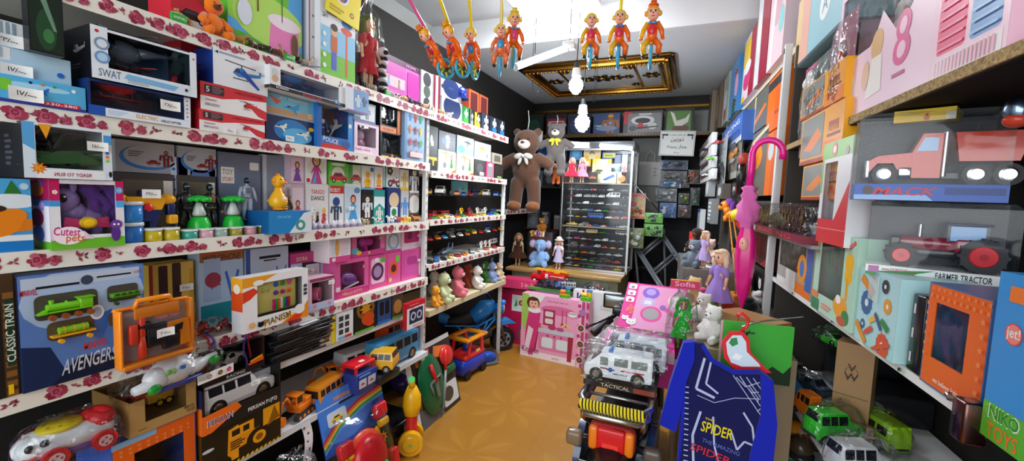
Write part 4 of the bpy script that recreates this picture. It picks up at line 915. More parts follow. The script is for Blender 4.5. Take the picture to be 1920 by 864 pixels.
def at_l(px,py,z,inset=0): p=on_x(px,py,XL-inset);return p.y
cup('blue putty tub, lower of the two stacked before the yellow robot',XL-.03,at_l(259,420,0),LS[4]+.001,.026,.062,'1f6fc0')
cup('blue putty tub, upper of the two stacked before the yellow robot',XL-.03,at_l(259,420,0),LS[4]+.064,.026,.062,'2a86d4')
TC=[('c9b21c','yellow slime tub beside the stacked blue tubs, nearest them'),('c4ae24','yellow slime tub, second from the stacked blue tubs'),('3aa090','teal slime tub under the first green-domed dispenser'),('d8a8b4','pale pink slime tub right of the teal one'),('9ab0ac','greyish slime tub under the second green-domed dispenser'),('a89a3c','olive slime tub between greyish and rose tubs'),('d89aa8','rose pink slime tub near the blue duck box'),('8c8a2c','dark olive slime tub touching the blue duck box')]
for i,(c,lab) in enumerate(TC):
 x=(294,327,362,392,419,448,476,500)[i]
 cup(lab,XL-.022,at_l(x,420,0),LS[4]+.001,.0235 if i < 6 else .022,.042 if i < 2 else .032,c,group='slime tubs along the pony shelf')
def dome(label,px):
 t=thing('bubble_dispenser',label,'candy dispenser',(XL-.075,on_x(px,400,XL-.075).y,LS[4]+.001),0);G=pl('1fc43c')
 b=MB();b.lathe([(.04,.0),(.04,.012),(.037,.02),(.034,.045),(.028,.062),(.023,.07)],G,18);b.ell((-.0,-.0,.03),(.041,.02,.012),G)
 b.build('base',t);b=MB();b.lathe([(.024,.07),(.029,.085),(.029,.127)],mat('wh','film'),18);b.build('clear_jar',t)
 b=MB();b.lathe([(.034,.126),(.034,.134),(.024,.142),(.01,.145)],G,14)
 for i in range(9): a=i*2*PI/9;b.ell((.031*math.cos(a),.031*math.sin(a),.131),(.01,.01,.009),G,8,5)
 b.build('scalloped_lid',t);b=MB();b.lathe([(.02,.072),(.022,.08),(.008,.12)],pl('dfe6e0'),12);b.build('candy',t)
dome('green dispenser with clear jar, left of the two, in front of the dark blister',373)
dome('green dispenser with clear jar, right of the two, before the TOY STORY pack',437)
lb_,wb_,hb_=LP(330,398,300,LS[4],.1)
for (x0,x1,yt,base,art,lab,fig) in (
 (318,352,295,'1c3a6c',[('r',0,.0,1,1,'16305c'),('r',0,0,.35,1,'c8dcf0'),('o',.17,.85,.1,'bl'),('o',.17,.72,.1,'bl'),('o',.17,.59,.1,'bl')],'dark blue hero card with three round badges, left of the dispensers',('dark armoured toy figure on the card with three round badges','15161a')),
 (355,404,297,'223a78',[('r',0,0,1,1,'20356e'),('e',.4,.7,.4,.2,'5a7ab8'),('e',.7,.4,.3,.25,'3a5090')],'blue hero card behind the first green dispenser',('black toy figure on the card behind the first green dispenser','1c1c22')),
 (408,489,288,'6c7890',[('r',0,0,1,1,'707c94'),('r',.05,.62,.35,.82,'f0eee8'),('t','TOY',.2,.76,.07,.24,'gy'),('t','STORY',.2,.67,.05,.24,'c01c28'),('rr',.72,.8,.95,.9,.03,'wh'),('e',.6,.4,.2,.2,'9aa6bc')],'grey TOY STORY blister card behind the second green dispenser',('pale grey toy figure on the TOY STORY card','a8b4c8')),
 (492,545,292,'a8b0bc',[('r',0,0,1,1,'8894a6'),('r',0,0,1,.14,'a82c24'),('t','Sheriff',.35,.07,.09,.6,'wh'),('r',0,.14,.12,1,'c8cdd4')],'tall window box lettered Sheriff, behind the yellow duck',('brown-clothed toy figure in the Sheriff box','7a5a30'))):
 zt,ll_,ww_=LB(lab,x0,x1,yt,LS[4],base,art,d=.03,inset=.12)
 figure(fig[0],(ll_.x+.035,ll_.y,LS[4]+.05 if 'TOY' in lab else LS[4]+.001),PI/2,.17 if 'grey' in fig[0] else .19,fig[1],{'15161a': 'dg','1c1c22': '8a6a3a','a8b4c8': '6a7690','7a5a30': 'ye'}[fig[1]],head='sk' if 'brown' in fig[0] else 'bk')
carton('dark carton with a white sports car picture, at the back above the TOY STORY card','boxed toy',(XL-.13,on_x(450,262,XL-.13).y,LS[4]+.22),PI/2,.155,.1,.09,'2c3034',[('r',0,0,1,1,'3a4046'),('car',.62,.5,.42,'e4e6ea'),('tl',.1,.7,.45,.85,2,'a8aeb8'),('car',.8,.15,.15,'or_')])
carton('grey carton holding up the white sports car carton','boxed toy',(XL-.155,on_x(450,300,XL-.155).y,LS[4]),PI/2,.155,.1,.219,'50565e',[('r',.1,.1,.9,.9,'646a74')])
figure('silver toy robot in a clear blister before the yellow robot, right of the blue tubs',(XL-.05,at_l(303,380,0),LS[4]+.05),PI/2,.085,'b0b6bc','5a6066',bulk=1.3,name='toy_robot')
carton('dark blister card carrying the small silver robot','blister card',(XL-.075,at_l(303,380,0),LS[4]+.034),PI/2,.05,.006,.125,'2a2622',[('rr',.62,.02,.95,.2,.05,'f0ead0'),('tl',.66,.04,.9,.18,3,'ye'),('r',.05,.8,.95,.97,'5a4a3a')],name='blister_card')
# duck on its blue box
zd,ld,wd_=LB('blue and white carton carrying the yellow duck',503,585,396,LS[4],'1f7cc0',[('r',.0,0,.7,1,'2488cc'),('p',[(.45,0),(1,0),(1,1),(.8,.9)],'dfe8ee'),('e',.72,.35,.12,.25,'4a9a90'),('o',.72,.35,.12,'f0f4f4'),('t','DUCK',.35,.75,.1,.3,'8fd0f0')],side=[('r',0,0,1,1,'145a98')],d=.15,inset=-.035)
def duck(label,loc,rz,h):
 t=thing('toy_duck',label,'toy duck',loc,rz);Y_=pl('f6b81c');O_=pl('f0901c')
 b=MB();b.lathe([(.14*h,.06*h),(.22*h,.14*h),(.24*h,.26*h),(.17*h,.42*h),(.1*h,.52*h),(.085*h,.62*h)],Y_,16);b.ell((0,-.01*h,.78*h),(.17*h,.16*h,.17*h),Y_);b.ell((0,.2*h,.25*h),(.06*h,.12*h,.06*h),Y_);b.build('body',t)
 b=MB();b.ell((0,-.17*h,.74*h),(.11*h,.1*h,.035*h),O_);b.build('bill',t)
 b=MB()
 for s in (-1,1): b.ell((s*.1*h,-.06*h,.04*h),(.1*h,.15*h,.04*h),O_)
 b.build('feet',t);b=MB()
 for s in (-1,1): b.ell((s*.07*h,-.14*h,.84*h),.022*h,pl('bk'),8,6);b.ell((s*.165*h,0,.8*h),(.035*h,.07*h,.07*h),O_)
 b.ell((0,.0,.96*h),(.06*h,.05*h,.03*h),O_);b.build('headphones_and_eyes',t)
 b=MB();b.ell((0,-.17*h,.27*h),(.12*h,.06*h,.12*h),pl('e9c8d4'));b.ell((0,-.22*h,.28*h),(.03*h,.02*h,.03*h),pl('ye'));b.build('belly_plate',t)
duck('yellow toy duck with orange headphones, standing on the blue carton',(ld.x-.05,ld.y-.02,zd+.001),PI/2+.3,.15)
DA=lambda c,g,hair='br': [('r',0,0,1,1,g),('doll',.5,.5,.42,c,hair)]
W1=[
 (545,571,345,396,'e8d4dc',[('r',0,0,1,1,'d8b8c4'),('rr',.08,.05,.92,.92,.08,'f0dce4'),('doll',.5,.45,.6,'c02c48')],'pink carton with a red-dressed doll picture, behind the duck'),
 (573,616,345,400,'ece9e6',[('t','TANGO',.52,.82,.1,.6,'c8244c'),('t','DANCE',.52,.68,.1,.6,'3a3a40'),('doll',.8,.28,.3,'d0424c','ye'),('doll',.5,.25,.2,'bk'),('duck',.22,.22,.18,'or_')],'white carton lettered TANGO DANCE'),
 (618,645,349,400,'e6e8ea',[('r',0,.82,1,1,'c8342c'),('t','ROBOT',.4,.9,.1,.7,'wh'),('bot',.45,.4,.6,'3a4454'),('o',.45,.62,.25,'2c4a8c')],'white carton lettered ROBOT with a red band'),
 (647,677,345,400,'dfe6ec',[('rr',.05,.05,.95,.95,.1,'c8d8e6'),('doll',.5,.45,.6,'4f9ad0','dr'),('e',.75,.85,.2,.07,'5a8ab0')],'pale blue carton with a blue-gowned doll picture'),
 (679,699,356,395,'3a2a2a',[('bot',.5,.5,.8,'e8e4e0'),('r',0,.85,1,1,'181416')],'dark narrow carton behind the toy cows'),
 (701,722,356,395,'2fa09a',[('p',[(0,.45),(.5,.6),(1,.45),(1,.8),(0,.8)],'e8f4f2'),('bot',.5,.3,.5,'e8e0d8')],'teal carton with a white envelope shape'),
 (727,751,352,395,'2a3c78',[('o',.5,.65,.4,'e0c8a0'),('r',.2,.1,.8,.45,'dfe8ec'),('o',.5,.3,.2,'2a8c4c')],'dark blue carton with a capped face picture'),
 (752,767,357,395,'c8ccd0',[('bot',.5,.5,.8,'4f8ad0'),('r',0,0,1,.1,'ye')],'grey narrow carton with a little blue figure'),
 (768,786,362,395,'8a7a78',[('o',.5,.6,.6,'e8e8e4'),('r',0,.0,1,.3,'5a3a34')],'brown-grey narrow carton by the white upright, lower row')]
W2=[
 (543,571,292,'d4b8cc',[('rr',.08,.05,.92,.92,.08,'e8d0e0'),('doll',.5,.45,.6,'7a4aa0')],'lilac carton with a purple-gowned doll picture'),
 (572,613,295,'f0eff0',[('e',.5,.6,.42,.35,'d8ecd0'),('e',.45,.7,.3,.2,'f2d8e4'),('doll',.5,.45,.7,'d03c90'),('p',[(.3,.02),(.5,.5),(.48,.02)],'58b0e0'),('o',.12,.12,.08,'rd')],'white carton with a pink and blue ball-gown doll'),
 (616,651,304,'58b83c',[('r',0,.0,1,.85,'6cc840'),('e',.5,.5,.35,.3,'f0ece8'),('car',.55,.35,.5,'d03434'),('e',.5,.9,.4,.06,'eef8e8')],'lime green carton with a white and red toy picture'),
 (652,677,309,'c8dcb8',[('r',0,0,.35,1,'4a9a34'),('e',.6,.5,.25,.25,'e8d8d0'),('car',.65,.3,.5,'d03434')],'green-edged carton next to the lime green one'),
 (679,702,311,'e8ecee',[('duck',.45,.45,.7,'f6c01c'),('o',.8,.85,.14,'2f6fc0'),('r',0,0,1,.08,'lb')],'white carton with a yellow duck picture and blue dot'),
 (703,718,313,'eceeee',[('duck',.5,.45,.8,'f6b41c'),('r',0,0,1,.08,'rd')],'narrow white carton with a yellow duck picture'),
 (721,749,313,'e4e6e8',[('r',0,0,.1,1,'35a79c'),('flower',.35,.8,.25,'dg'),('bike',.65,.35,.5,'b02c34')],'white carton with a teal edge and a red scooter picture'),
 (750,767,318,'e8e6e0',[('bot',.5,.5,.6,'e0c030'),('r',0,0,1,.12,'ye')],'narrow white carton with a yellow minion-sized figure'.replace('minion-sized','small')),
 (768,786,320,'3a3638',[('bot',.5,.5,.9,'e4e4e4'),('r',0,0,1,.1,'wh')],'black narrow carton with a white robot picture, upper row')]
for i,(x0,x1,yt,yb,c,art,lab) in enumerate(W1):
 zt,l_,w_=LB(lab,x0,x1,yt,LS[4],c,art,d=.12,inset=.08,**({'tag_at': (.3,.42,'19/---',.035)} if i in (1,3,4) else {}))
 W1[i]=W1[i]+(zt,)
for i,(x0,x1,yt,c,art,lab) in enumerate(W2):
 j=i if i < 9 else 8;LB(lab,x0,x1,yt,W1[j][7]+.0005,c,art,d=.12,inset=.085,**({'tag_at': (.7,.4,'15/---',.03)} if i in (4,6) else {}))
for i in range(8):
 t=thing('toy_ring_cone','tiny clear cone pack with white toy, %s of eight before TANGO DANCE carton' % ('first','second','third','fourth','fifth','sixth','seventh','last')[i],'toy pack',(XL-.02,at_l(593+12.4*i,410,0),LS[4]+.001),0,'tiny cone packs before the dance cartons')
 b=MB();b.box((0,0,.008),(.024,.026,.016),pl('9a8ca8'),.003);b.build('base',t);b=MB();b.lathe([(.011,.016),(.012,.02),(.003,.04)],pl('e6dfe6'),10);b.build('cone',t)
AN=[(692,'c8b890','3a2c20','tan and black toy cow, first of the farm animals before the dark cartons'),(716,'e6e0dc','8a2c3c','white toy calf with red-brown patches'),(738,'f2f2f0','16161a','black and white toy cow, largest of the farm animals'),(757,'e0602c',None,'small orange toy animal between cow and yellow goat'),(771,'e8c040',None,'yellow toy goat on the pony shelf'),(787,'d08a4c',None,'brown toy pony by the white upright')]
for i,(x,c,p,lab) in enumerate(AN):
 L=.055 if i != 2 else .062;animal(lab,(XL-.02,at_l(x,405,0),LS[4]),-.9+PI/2 if i % 2 else PI/2,L,L*.8,c,patch=p,group='farm animals on the pony shelf')
# ---- shelf 5: train set, tool case, keyboards, pink boxes
LB('dark carton lettered CLASSIC TRAIN, cut by the left edge of the photo',-140,30,520,LS[5],'201a18',[('r',.8,.0,.97,1,'4a3520')] + [('r',.82,.08*i,.96,.08*i+.05,'8a5a2c') for i in range(11)] + [('rr',.84,.25,.95,.8,.03,'1f3c28'),('t','CLASSIC TRAIN',.895,.52,.05,None,'dfe8d8',{'ang': PI/2}),('r',.83,.02,.9,.1,'ye')],d=.05,inset=-.012)
AV=[('r',0,0,1,1,'5a7ec0'),('e',.5,.75,.5,.3,'a8bcdc'),('r',.02,.88,.96,.98,'bcc8dc'),('p',[(0,.0),(.35,.0),(.2,.35),(0,.4)],'1c2c54'),('p',[(.2,0),(1,0),(1,.12),(.4,.2)],'16203c'),('p',[(.4,.5),(.6,.3),(.7,.6)],'3a6ab8'),('p',[(.7,.3),(.95,.25),(.95,.5)],'2c5298'),
      ('r',.12,.88,.44,.9,'bk'),('r',.58,.915,.88,.93,'bk'),('o',.5,.91,.05,'3a4458'),('t','MARVEL',.07,.86,.05,.12,'c8202c'),('t','MARVEL',.55,.29,.07,.2,'e04048',{'ang': .05}),('t','AVENGERS',.5,.15,.14,.44,'c8d0dc',{'shear': .2,'ang': .07}),('t','1:33',.94,.93,.03,.06,'b02c44'),
      ('rr',.1,.6,.58,.82,.05,'4a4438'),('rr',.66,.66,.94,.82,.04,'4a4438'),('rr',.18,.4,.54,.57,.05,'5a4a34'),('rr',.66,.42,.9,.56,.05,'6a4a2c'),('e',.57,.59,.06,.07,'eef0f4'),('e',.57,.59,.04,.05,'aab8d4')]
zav,lav,wav=LB('blue train set box lettered MARVEL AVENGERS with green locomotives',28,270,508,LS[5],'4a6cae',AV,side=[('r',0,0,1,1,'1c2440')],d=.07,inset=-.02)
def in_front(b,x,y): pass
def train_piece(label,u,v,L,c,c2,kind):
 x=lav.x+.001;y=lav.y+(u-.5)*wav;z=lav.z+v*(zav-lav.z)
 t=thing('toy_locomotive' if kind == 'loco' else 'toy_wagon',label,'toy train',(x,y,z),PI/2);m=mat(c,'plas');k=mat(c2,'plas');b=MB()
 if kind == 'loco':
  b.cyl((-.35*L,-.012,.12*L),(.15*L,-.012,.12*L),.075*L,.075*L,m);b.box((.25*L,-.012,.14*L),(.22*L,.02,.2*L),m,.003);b.box((.25*L,-.012,.25*L),(.28*L,.024,.02*L),m);b.cyl((-.28*L,-.012,.18*L),(-.28*L,-.012,.27*L),.03*L,.045*L,m);b.cyl((-.05*L,-.012,.18*L),(-.05*L,-.012,.22*L),.03*L,.02*L,m)
  b.prism([(-.5*L,.0),(-.36*L,.0),(-.36*L,.08*L)],-.02,0,m);b.box((0,-.012,.03*L),(.7*L,.02,.03*L),m)
 elif kind == 'tank':
  b.cyl((-.3*L,-.012,.16*L),(.3*L,-.012,.16*L),.1*L,.1*L,m);b.box((0,-.012,.03*L),(.9*L,.02,.05*L),k)
  for q in (-.2,0,.2): b.cyl((q*L-.01*L,-.012,.16*L),(q*L+.01*L,-.012,.16*L),.107*L,.107*L,k)
 else:
  b.box((0,-.012,.13*L),(.8*L,.02,.16*L),m,.003);b.box((0,-.012,.03*L),(.86*L,.02,.03*L),k)
  for q in range(4): b.box((-.27*L+.18*L*q,-.023,.17*L),(.1*L,.002,.07*L),k)
 b.build('body',t)
 for q in ((-.3,-.1,.1,.3) if kind == 'loco' else (-.3,.3)):
  w=MB();w.cyl((q*L,-.018,-.01),(q*L,-.028,-.01),.06*L,.06*L,mat(c2,'plas'),12);w.build('wheel',t)
train_piece('bright green toy locomotive on the train set box',.34,.66,.125,'6fbf1c','8a4a24','loco')
train_piece('green passenger wagon at the upper right of the train set box',.8,.69,.085,'4f8a1c','2c4a14','wagon')
train_piece('green tank wagon on a yellow frame, below the green locomotive',.36,.44,.095,'7cb020','e0a01c','tank')
# tool case
loc,w,h=LP(212,368,535,LS[5],-.075)
t=thing('tool_case','clear orange-edged case lettered Tools Toys with toy drill and tools','toy tool case',(XL+.085,loc.y,LS[5]-.0+.001),PI/2+.04);OR=pl('f08a1c');h=.155;w=.165;t.scale=(1.2,1.1,1.16)
b=MB();b.box((0,.036,h/2),(w*.96,.004,h*.94),pl('b8acb0'),.002);b.box((0,.034,h-.006),(w,.012,.01),OR,.004);b.box((-w/2+.004,.022,h/2),(.007,.03,h*.94),OR,.003);b.box((w/2-.004,.024,h/2),(.008,.03,h*.96),OR,.003);b.box((0,.022,.006),(w*.96,.036,.012),OR,.004)
b.build('back_shell',t)
b=MB();b.tube([(-.045,.02,h-.01),(-.04,.02,h+.012),(.03,.02,h+.012),(.038,.02,h-.01)],.007,OR,8);b.box((.0,.014,h-.02),(.1,.006,.028),OR,.003);b.build('handle',t)
b=MB();shell(b,w*.97,.03,h*.97,'film',z=.002,cy=.008);b.build('clear_lid',t)
b=MB();R_=pl('e8452c');b.box((-.052,.016,.085),(.018,.014,.05),R_,.004);b.box((-.034,.016,.1),(.012,.014,.05),R_,.003);b.tube([(-.034,.016,.08),(-.034,.016,.05),(-.034,.016,.02)],[.006,.009,.01],R_,8);b.build('screwdriver',t)
b=MB();D_=pl('26262c');b.box((.0,.018,.07),(.05,.014,.06),D_,.006);b.cyl((-.018,.016,.1),(-.04,.016,.1),.012,.007,D_);b.box((.03,.018,.045),(.04,.014,.04),D_,.006);b.build('pliers',t)
b=MB();b.prism([(.02,.095),(.07,.098),(.074,.03),(.05,.028),(.052,.075),(.018,.07)],.008,.022,OR);b.prism([(.03,.085),(.055,.09),(.052,.072),(.032,.07)],.006,.01,D_);b.build('drill',t)
b=MB();b.text('Tools Toys',.01,h*.78,.011,mat('e05a3c'),y=-.0085,w=.055);b.build('lettering',t)
price(t,(.5,.52,'20/---',.04),w,h,Y=-.012)
# behind row
LB('yellow carton with two dark toy spanners, behind the tool case',275,362,440,LS[5],'e8c458',[('r',0,0,.08,1,'b83420'),('rr',.2,.35,.4,.98,.04,'3a2620'),('rr',.5,.4,.7,1.0,.04,'3a2620'),('st',.8,.45,.12,6,'2a241c'),('r',.9,.1,1,.9,'d8a838')],d=.08,inset=.13,tag_at=(.78,.65,'20/---',.045),h=.26)
MIC=lambda c1,c2: [('r',0,0,1,.3,c2),('p',[(.55,.7),(.6,.72),(.72,.45),(.85,.72),(.9,.7),(.74,.32),(.7,.32)],'3a6ac8'),('r',.08,.35,.45,.9,c1),('st',.3,.6,.2,5,'b8485c')]
LB('pale blue carton lettered MICROPHONE',372,456,447,LS[5],'b8cce4',[('r',0,.86,1,1,'b06024'),('t','MICROPHONE',.5,.9,.09,.86,'3a3a1c')] + MIC('a8bcdc','1c8a98') + [('o',.28,.62,.18,'a03c4c')],d=.07,inset=.12,h=.29)
LB('second pale blue carton, with crossed stands drawn on it, right of the MICROPHONE carton',459,541,444,LS[5],'c4cede',[('r',0,.0,.1,1,'3a5aa0'),('r',.3,.84,.8,.88,'bk'),('r',.4,.8,.7,.82,'bk')] + [('p',[(.2+.06*i,.3),(.215+.06*i,.3),(.24+.04*i,.62),(.23+.04*i,.62)],'70747c') for i in range(5)] + [('p',[(.68,.7),(.72,.7),(.82,.4),(.92,.7),(.95,.7),(.84,.34),(.8,.34)],'4a86c8'),('o',.52,.18,.12,'8a3a34')],d=.07,inset=.12,h=.28,tag_at=(.68,.42,'13/---',.045))
LB('drawing board box with pink border and white writing pad',544,612,440,LS[5],'c03c80',[('r',.0,0,1,1,'3a2030'),('r',0,0,.3,1,'b8d4e8'),('r',0,.8,1,1,'c83c80'),('rr',.4,.2,.8,.75,.04,'e6eaee'),('rr',.82,.3,.98,.95,.03,'c8d8ec'),('e',.2,.55,.15,.2,'6a3a8c'),('t','DORA',.3,.88,.08,.3,'f0d8a0')],d=.06,inset=.12,h=.24,tag_at=(.5,.62,'28/---',.04))
PI_A=[('p',[(0,1),(0,.82),(.2,.84),(.5,1)],'f0a01c'),('p',[(.0,.75),(.15,.8),(.22,.72),(.1,.6),(0,.55)],'e0401c'),('p',[(.55,0),(1,0),(1,.35),(.88,.15),(.7,.12)],'f0901c'),('p',[(.6,0),(.85,0),(.95,.2),(.75,.1)],'e0401c'),('e',.22,.88,.08,.05,'wh'),('t','PIANISM',.5,.12,.13,.42,'f0b81c',{'ang': .1}),('t','PIANISM',.497,.13,.12,.4,'3a2a1c',{'ang': .1,'bold': False}),('e',.85,.2,.09,.1,'wh'),('rr',.92,.62,.98,.68,.02,'dg'),('rr',.92,.54,.98,.6,.02,'dg'),('rr',.92,.46,.98,.52,.02,'dg'),('flower',.12,.12,.07,'e8b080'),('cat',.24,.1,.08,'bk')]
zpi,lpi,wpi=LB('toy keyboard box lettered PIANISM with coloured keys showing',453,578,513,LS[5],'f0eff0',PI_A,side=[('r',0,0,1,.4,'dfe2e8'),('r',0,.4,1,.75,'e4501c'),('r',0,.75,1,1,'f0a828'),('o',.5,.8,.3,'f4ece0')],window=(.2,.24,.9,.86),inner='7a746c',d=.06,inset=-.06)
t=thing('toy_keyboard','pale yellow toy keyboard inside the PIANISM box','toy keyboard',(lpi.x-.022,lpi.y,lpi.z+.012),PI/2);hh=zpi-lpi.z
b=MB();b.box((.0,.0,hh*.5),(wpi*.68,.02,hh*.6),pl('e8e080'),.01);b.build('body',t)
b=MB()
for i,c in enumerate(('mg','gn','or_','wh','gn','pu','rd')): b.box((-.01+.011*i,-.012,hh*.34),(.0095,.008,hh*.2),mat(c,'plas'),.001)
b.build('keys',t);b=MB()
for i,c in enumerate(('bl','gn','pk','pu','mg','or_')): b.ell((-.0+.03*(i % 3),-.011,hh*(.72 if i < 3 else .56)),(.012,.005,.01),mat(c,'plas'),10,6)
for i in range(2): b.ell((-.055+.02*i,-.011,hh*.65),(.007,.004,.01),pl('c8c060'),8,5)
b.build('buttons',t)
# crumpled red foil bag
b=MB();clear_bag(b,.13,.09,.06,'crinkle',.01,3)
t=thing('foil_bag','crumpled red foil bags on the shelf beside the tool case','bag',(XL-.045,at_l(408,580,0)+.0,LS[5]),PI/2);b.wrap(t)
b=MB();rd=random.Random(4)
for i in range(14): b.ell((rd.uniform(-.05,.05),rd.uniform(-.03,.02),rd.uniform(.012,.045)),(rd.uniform(.012,.025),.014,rd.uniform(.008,.014)),mat(rd.choice(('a01c24','c8342c','c04c28','6a1418')),'metal'),6,4,rot=Ry(rd.uniform(-1,1)))
b.build('foil',t)
b=MB();b.ell((0,0,.06),(.04,.03,.06),mat('141216','plush'));b.ell((.03,0,.11),(.03,.025,.03),mat('141216','plush'))
# ribbons
for i,(x,c,n_) in enumerate(((386,'c01c2c','red'),(394,'6a4ab8','purple'),(455,'6a4ab8','purple'),(463,'c01c3c','red'))):
 y=at_l(x,620,0);b=MB();k=mat(c,'cloth')
 pts=[(XL+.004+.003*math.sin(j),y+.006*math.sin(j*.9+i),LS[5]+.005-.018*j) for j in range(9+(i % 2)*-2)];pts=[(XL-.03,y,LS[5]+.012),(XL-.004,y,LS[5]+.011),(XL+.012,y,LS[5]+.002)] + [(p[0]+.008,p[1],p[2]-.012) for p in pts]
 b.tube(pts,.0035,k,5);tag(b.build('ribbon'),'%s ribbon hanging over the shelf lip, %s' % (n_,('leftmost of four','second from left','third from left','rightmost of four')[i]),'ribbon',None)
PKB=[
 (617,658,437,None,'eadfe4',[('r',0,0,1,.2,'d8488c'),('rr',.1,.25,.9,.92,.1,'cfd6e0'),('e',.35,.5,.1,.3,'e0a04c'),('e',.65,.5,.12,.3,'e8c8d4'),('cat',.2,.1,.1,'wh')],'white and pink doll carton, upper left of the pink stack','u',.0),
 (628,692,486,None,'e060a0',[('r',0,0,1,.18,'c8307c'),('t','HELLO KITTY',.5,.1,.08,.6,'e8c04c'),('cat',.08,.25,.1,'wh'),('flower',.85,.75,.08,'d84c90')],'large pink box with a purple toy iron, lettered HELLO KITTY','l',.04),
 (659,722,440,None,'e878b0',[('p',[(0,0),(1,0),(1,.3),(0,.2)],'d04890'),('e',.1,.3,.1,.15,'58b8d0'),('e',.2,.2,.08,.1,'f0c050'),('flower',.85,.8,.1,'8ad0b0'),('flower',.5,.15,.08,'f0d080')],'pink box with a magenta hairdryer, on top of the purple iron box','u',.03),
 (692,727,478,None,'dc4c90',[('rr',.1,.15,.85,.9,.1,'f0c0d8'),('o',.45,.5,.34,'5a2a50'),('o',.45,.5,.22,'a88ab0'),('rr',.6,.75,.85,.92,.05,'58b848'),('rr',.3,.8,.5,.92,.03,'wh')],'pink box with a round washing-machine toy','l',.05),
 (727,752,474,None,'e05a98',[('o',.45,.5,.34,'e8602c'),('o',.45,.5,.2,'5a2a30'),('rr',.6,.7,.9,.9,.05,'78c848'),('flower',.2,.15,.12,'ly')],'pink box with an orange ring toy, in the lower pink row','l',.05),
 (753,791,468,None,'d8509c',[('rr',.15,.2,.85,.85,.1,'d858a8'),('rr',.25,.5,.75,.78,.1,'b83c8c'),('e',.9,.3,.05,.25,'wh')],'pink sewing-machine box against the white upright, lower row','l',.05),
 (724,752,432,None,'e6dfe8',[('o',.5,.5,.4,'8fb8dc'),('o',.5,.5,.28,'dfeaf4'),('r',0,0,1,.12,'d04890')],'white and blue round-toy box in the upper pink row','u',.05),
 (754,790,427,None,'f0dfe8',[('rr',.1,.3,.9,.95,.1,'c82c80'),('o',.4,.65,.2,'8a1c5c'),('r',0,0,1,.18,'e8d0dc'),('cat',.85,.12,.1,'wh')],'magenta oven box against the white upright, upper row','u',.05)]
tops={}
for (x0,x1,yt,_,c,art,lab,row,ins) in sorted(PKB,key=lambda r: r[7]):
 zb=LS[5] if row == 'l' else None
 if zb is None: zb=max([z for (a,e,z) in tops.values() if a < x1-4 and e > x0+4] or [LS[5]])
 if row == 'u' and x0 == 617: zb=max(zb,LS[5]+.1)
 win=(.14,.22,.86,.9) if x0 in (628,659) else None
 zt,l_,w_=LB(lab,x0,x1,yt,zb+.0005,c,art,d=.12,inset=ins if row == 'l' else ins+.02,**({'tag_at': (.8,.6,'14/---',.03)} if x0 in (754,753) else {}),**({'window': win,'inner': 'e0a0c8'} if win else {}))
 if row == 'l': tops[lab]=(x0,x1,zt)
 if x0 == 628:
  t=thing('toy_iron','lilac toy iron inside the large pink HELLO KITTY box','toy iron',(l_.x-.05,l_.y,l_.z+.03),PI/2);b=MB();b.ell((0,-.02,.05),(.06,.02,.035),pl('b070c8'),rot=Ry(.2));b.build('body',t);b=MB();b.ell((0,-.035,.05),(.045,.012,.022),pl('8a4aa8'),rot=Ry(.2));b.build('handle',t);b=MB();b.tube([(-.05,-.04,.01),(.05,-.04,.03)],.005,pl('wh'),6);b.build('rim',t)
 if x0 == 659:
  t=thing('toy_hairdryer','magenta toy hairdryer inside the upper pink box','toy hairdryer',(l_.x-.05,l_.y+.01,l_.z+.02),PI/2);b=MB();b.cyl((-.03,-.02,.05),(.03,-.02,.05),.026,.022,pl('e040b8'));b.ell((-.03,-.02,.05),.026,pl('e040b8'));b.build('barrel',t);b=MB();b.cyl((-.01,-.02,.04),(.0,-.02,.0),.012,.01,pl('e040b8'));b.build('handle',t)
carton('pink carton under the white and pink doll carton','boxed toy',(XL-.05,on_x(630,500,XL-.05).y,LS[5]),PI/2,.07,.12,.1,'d8508c',[('face',.5,.5,.4,'sk')])
zhd,lhd,whd=LB('white and pink window box with a pink toy hairdryer, right of the keyboard',580,627,520,LS[5],'e8c8d8',[('r',0,0,1,.2,'b8c8e8'),('r',0,.9,1,1,'9a3c5c'),('st',.8,.12,.1,6,'e08ab0'),('st',.2,.12,.1,6,'e08ab0')],window=(.08,.22,.92,.88),inner='6a2a40',d=.1,inset=-.02,tag_at=(.82,.8,'18/---',.035))
t=thing('toy_hairdryer','pink toy hairdryer inside the white and pink window box','toy hairdryer',(lhd.x-.05,lhd.y,lhd.z+.02),PI/2);b=MB();b.cyl((-.02,0,.045),(.0,-.035,.045),.03,.032,pl('e8709c'));b.cyl((.0,-.035,.045),(.002,-.038,.045),.022,.02,pl('b04a70'));b.build('barrel',t);b=MB();b.cyl((-.015,0,.03),(-.03,-.01,-.0),.01,.008,pl('e8709c'));b.build('handle',t)
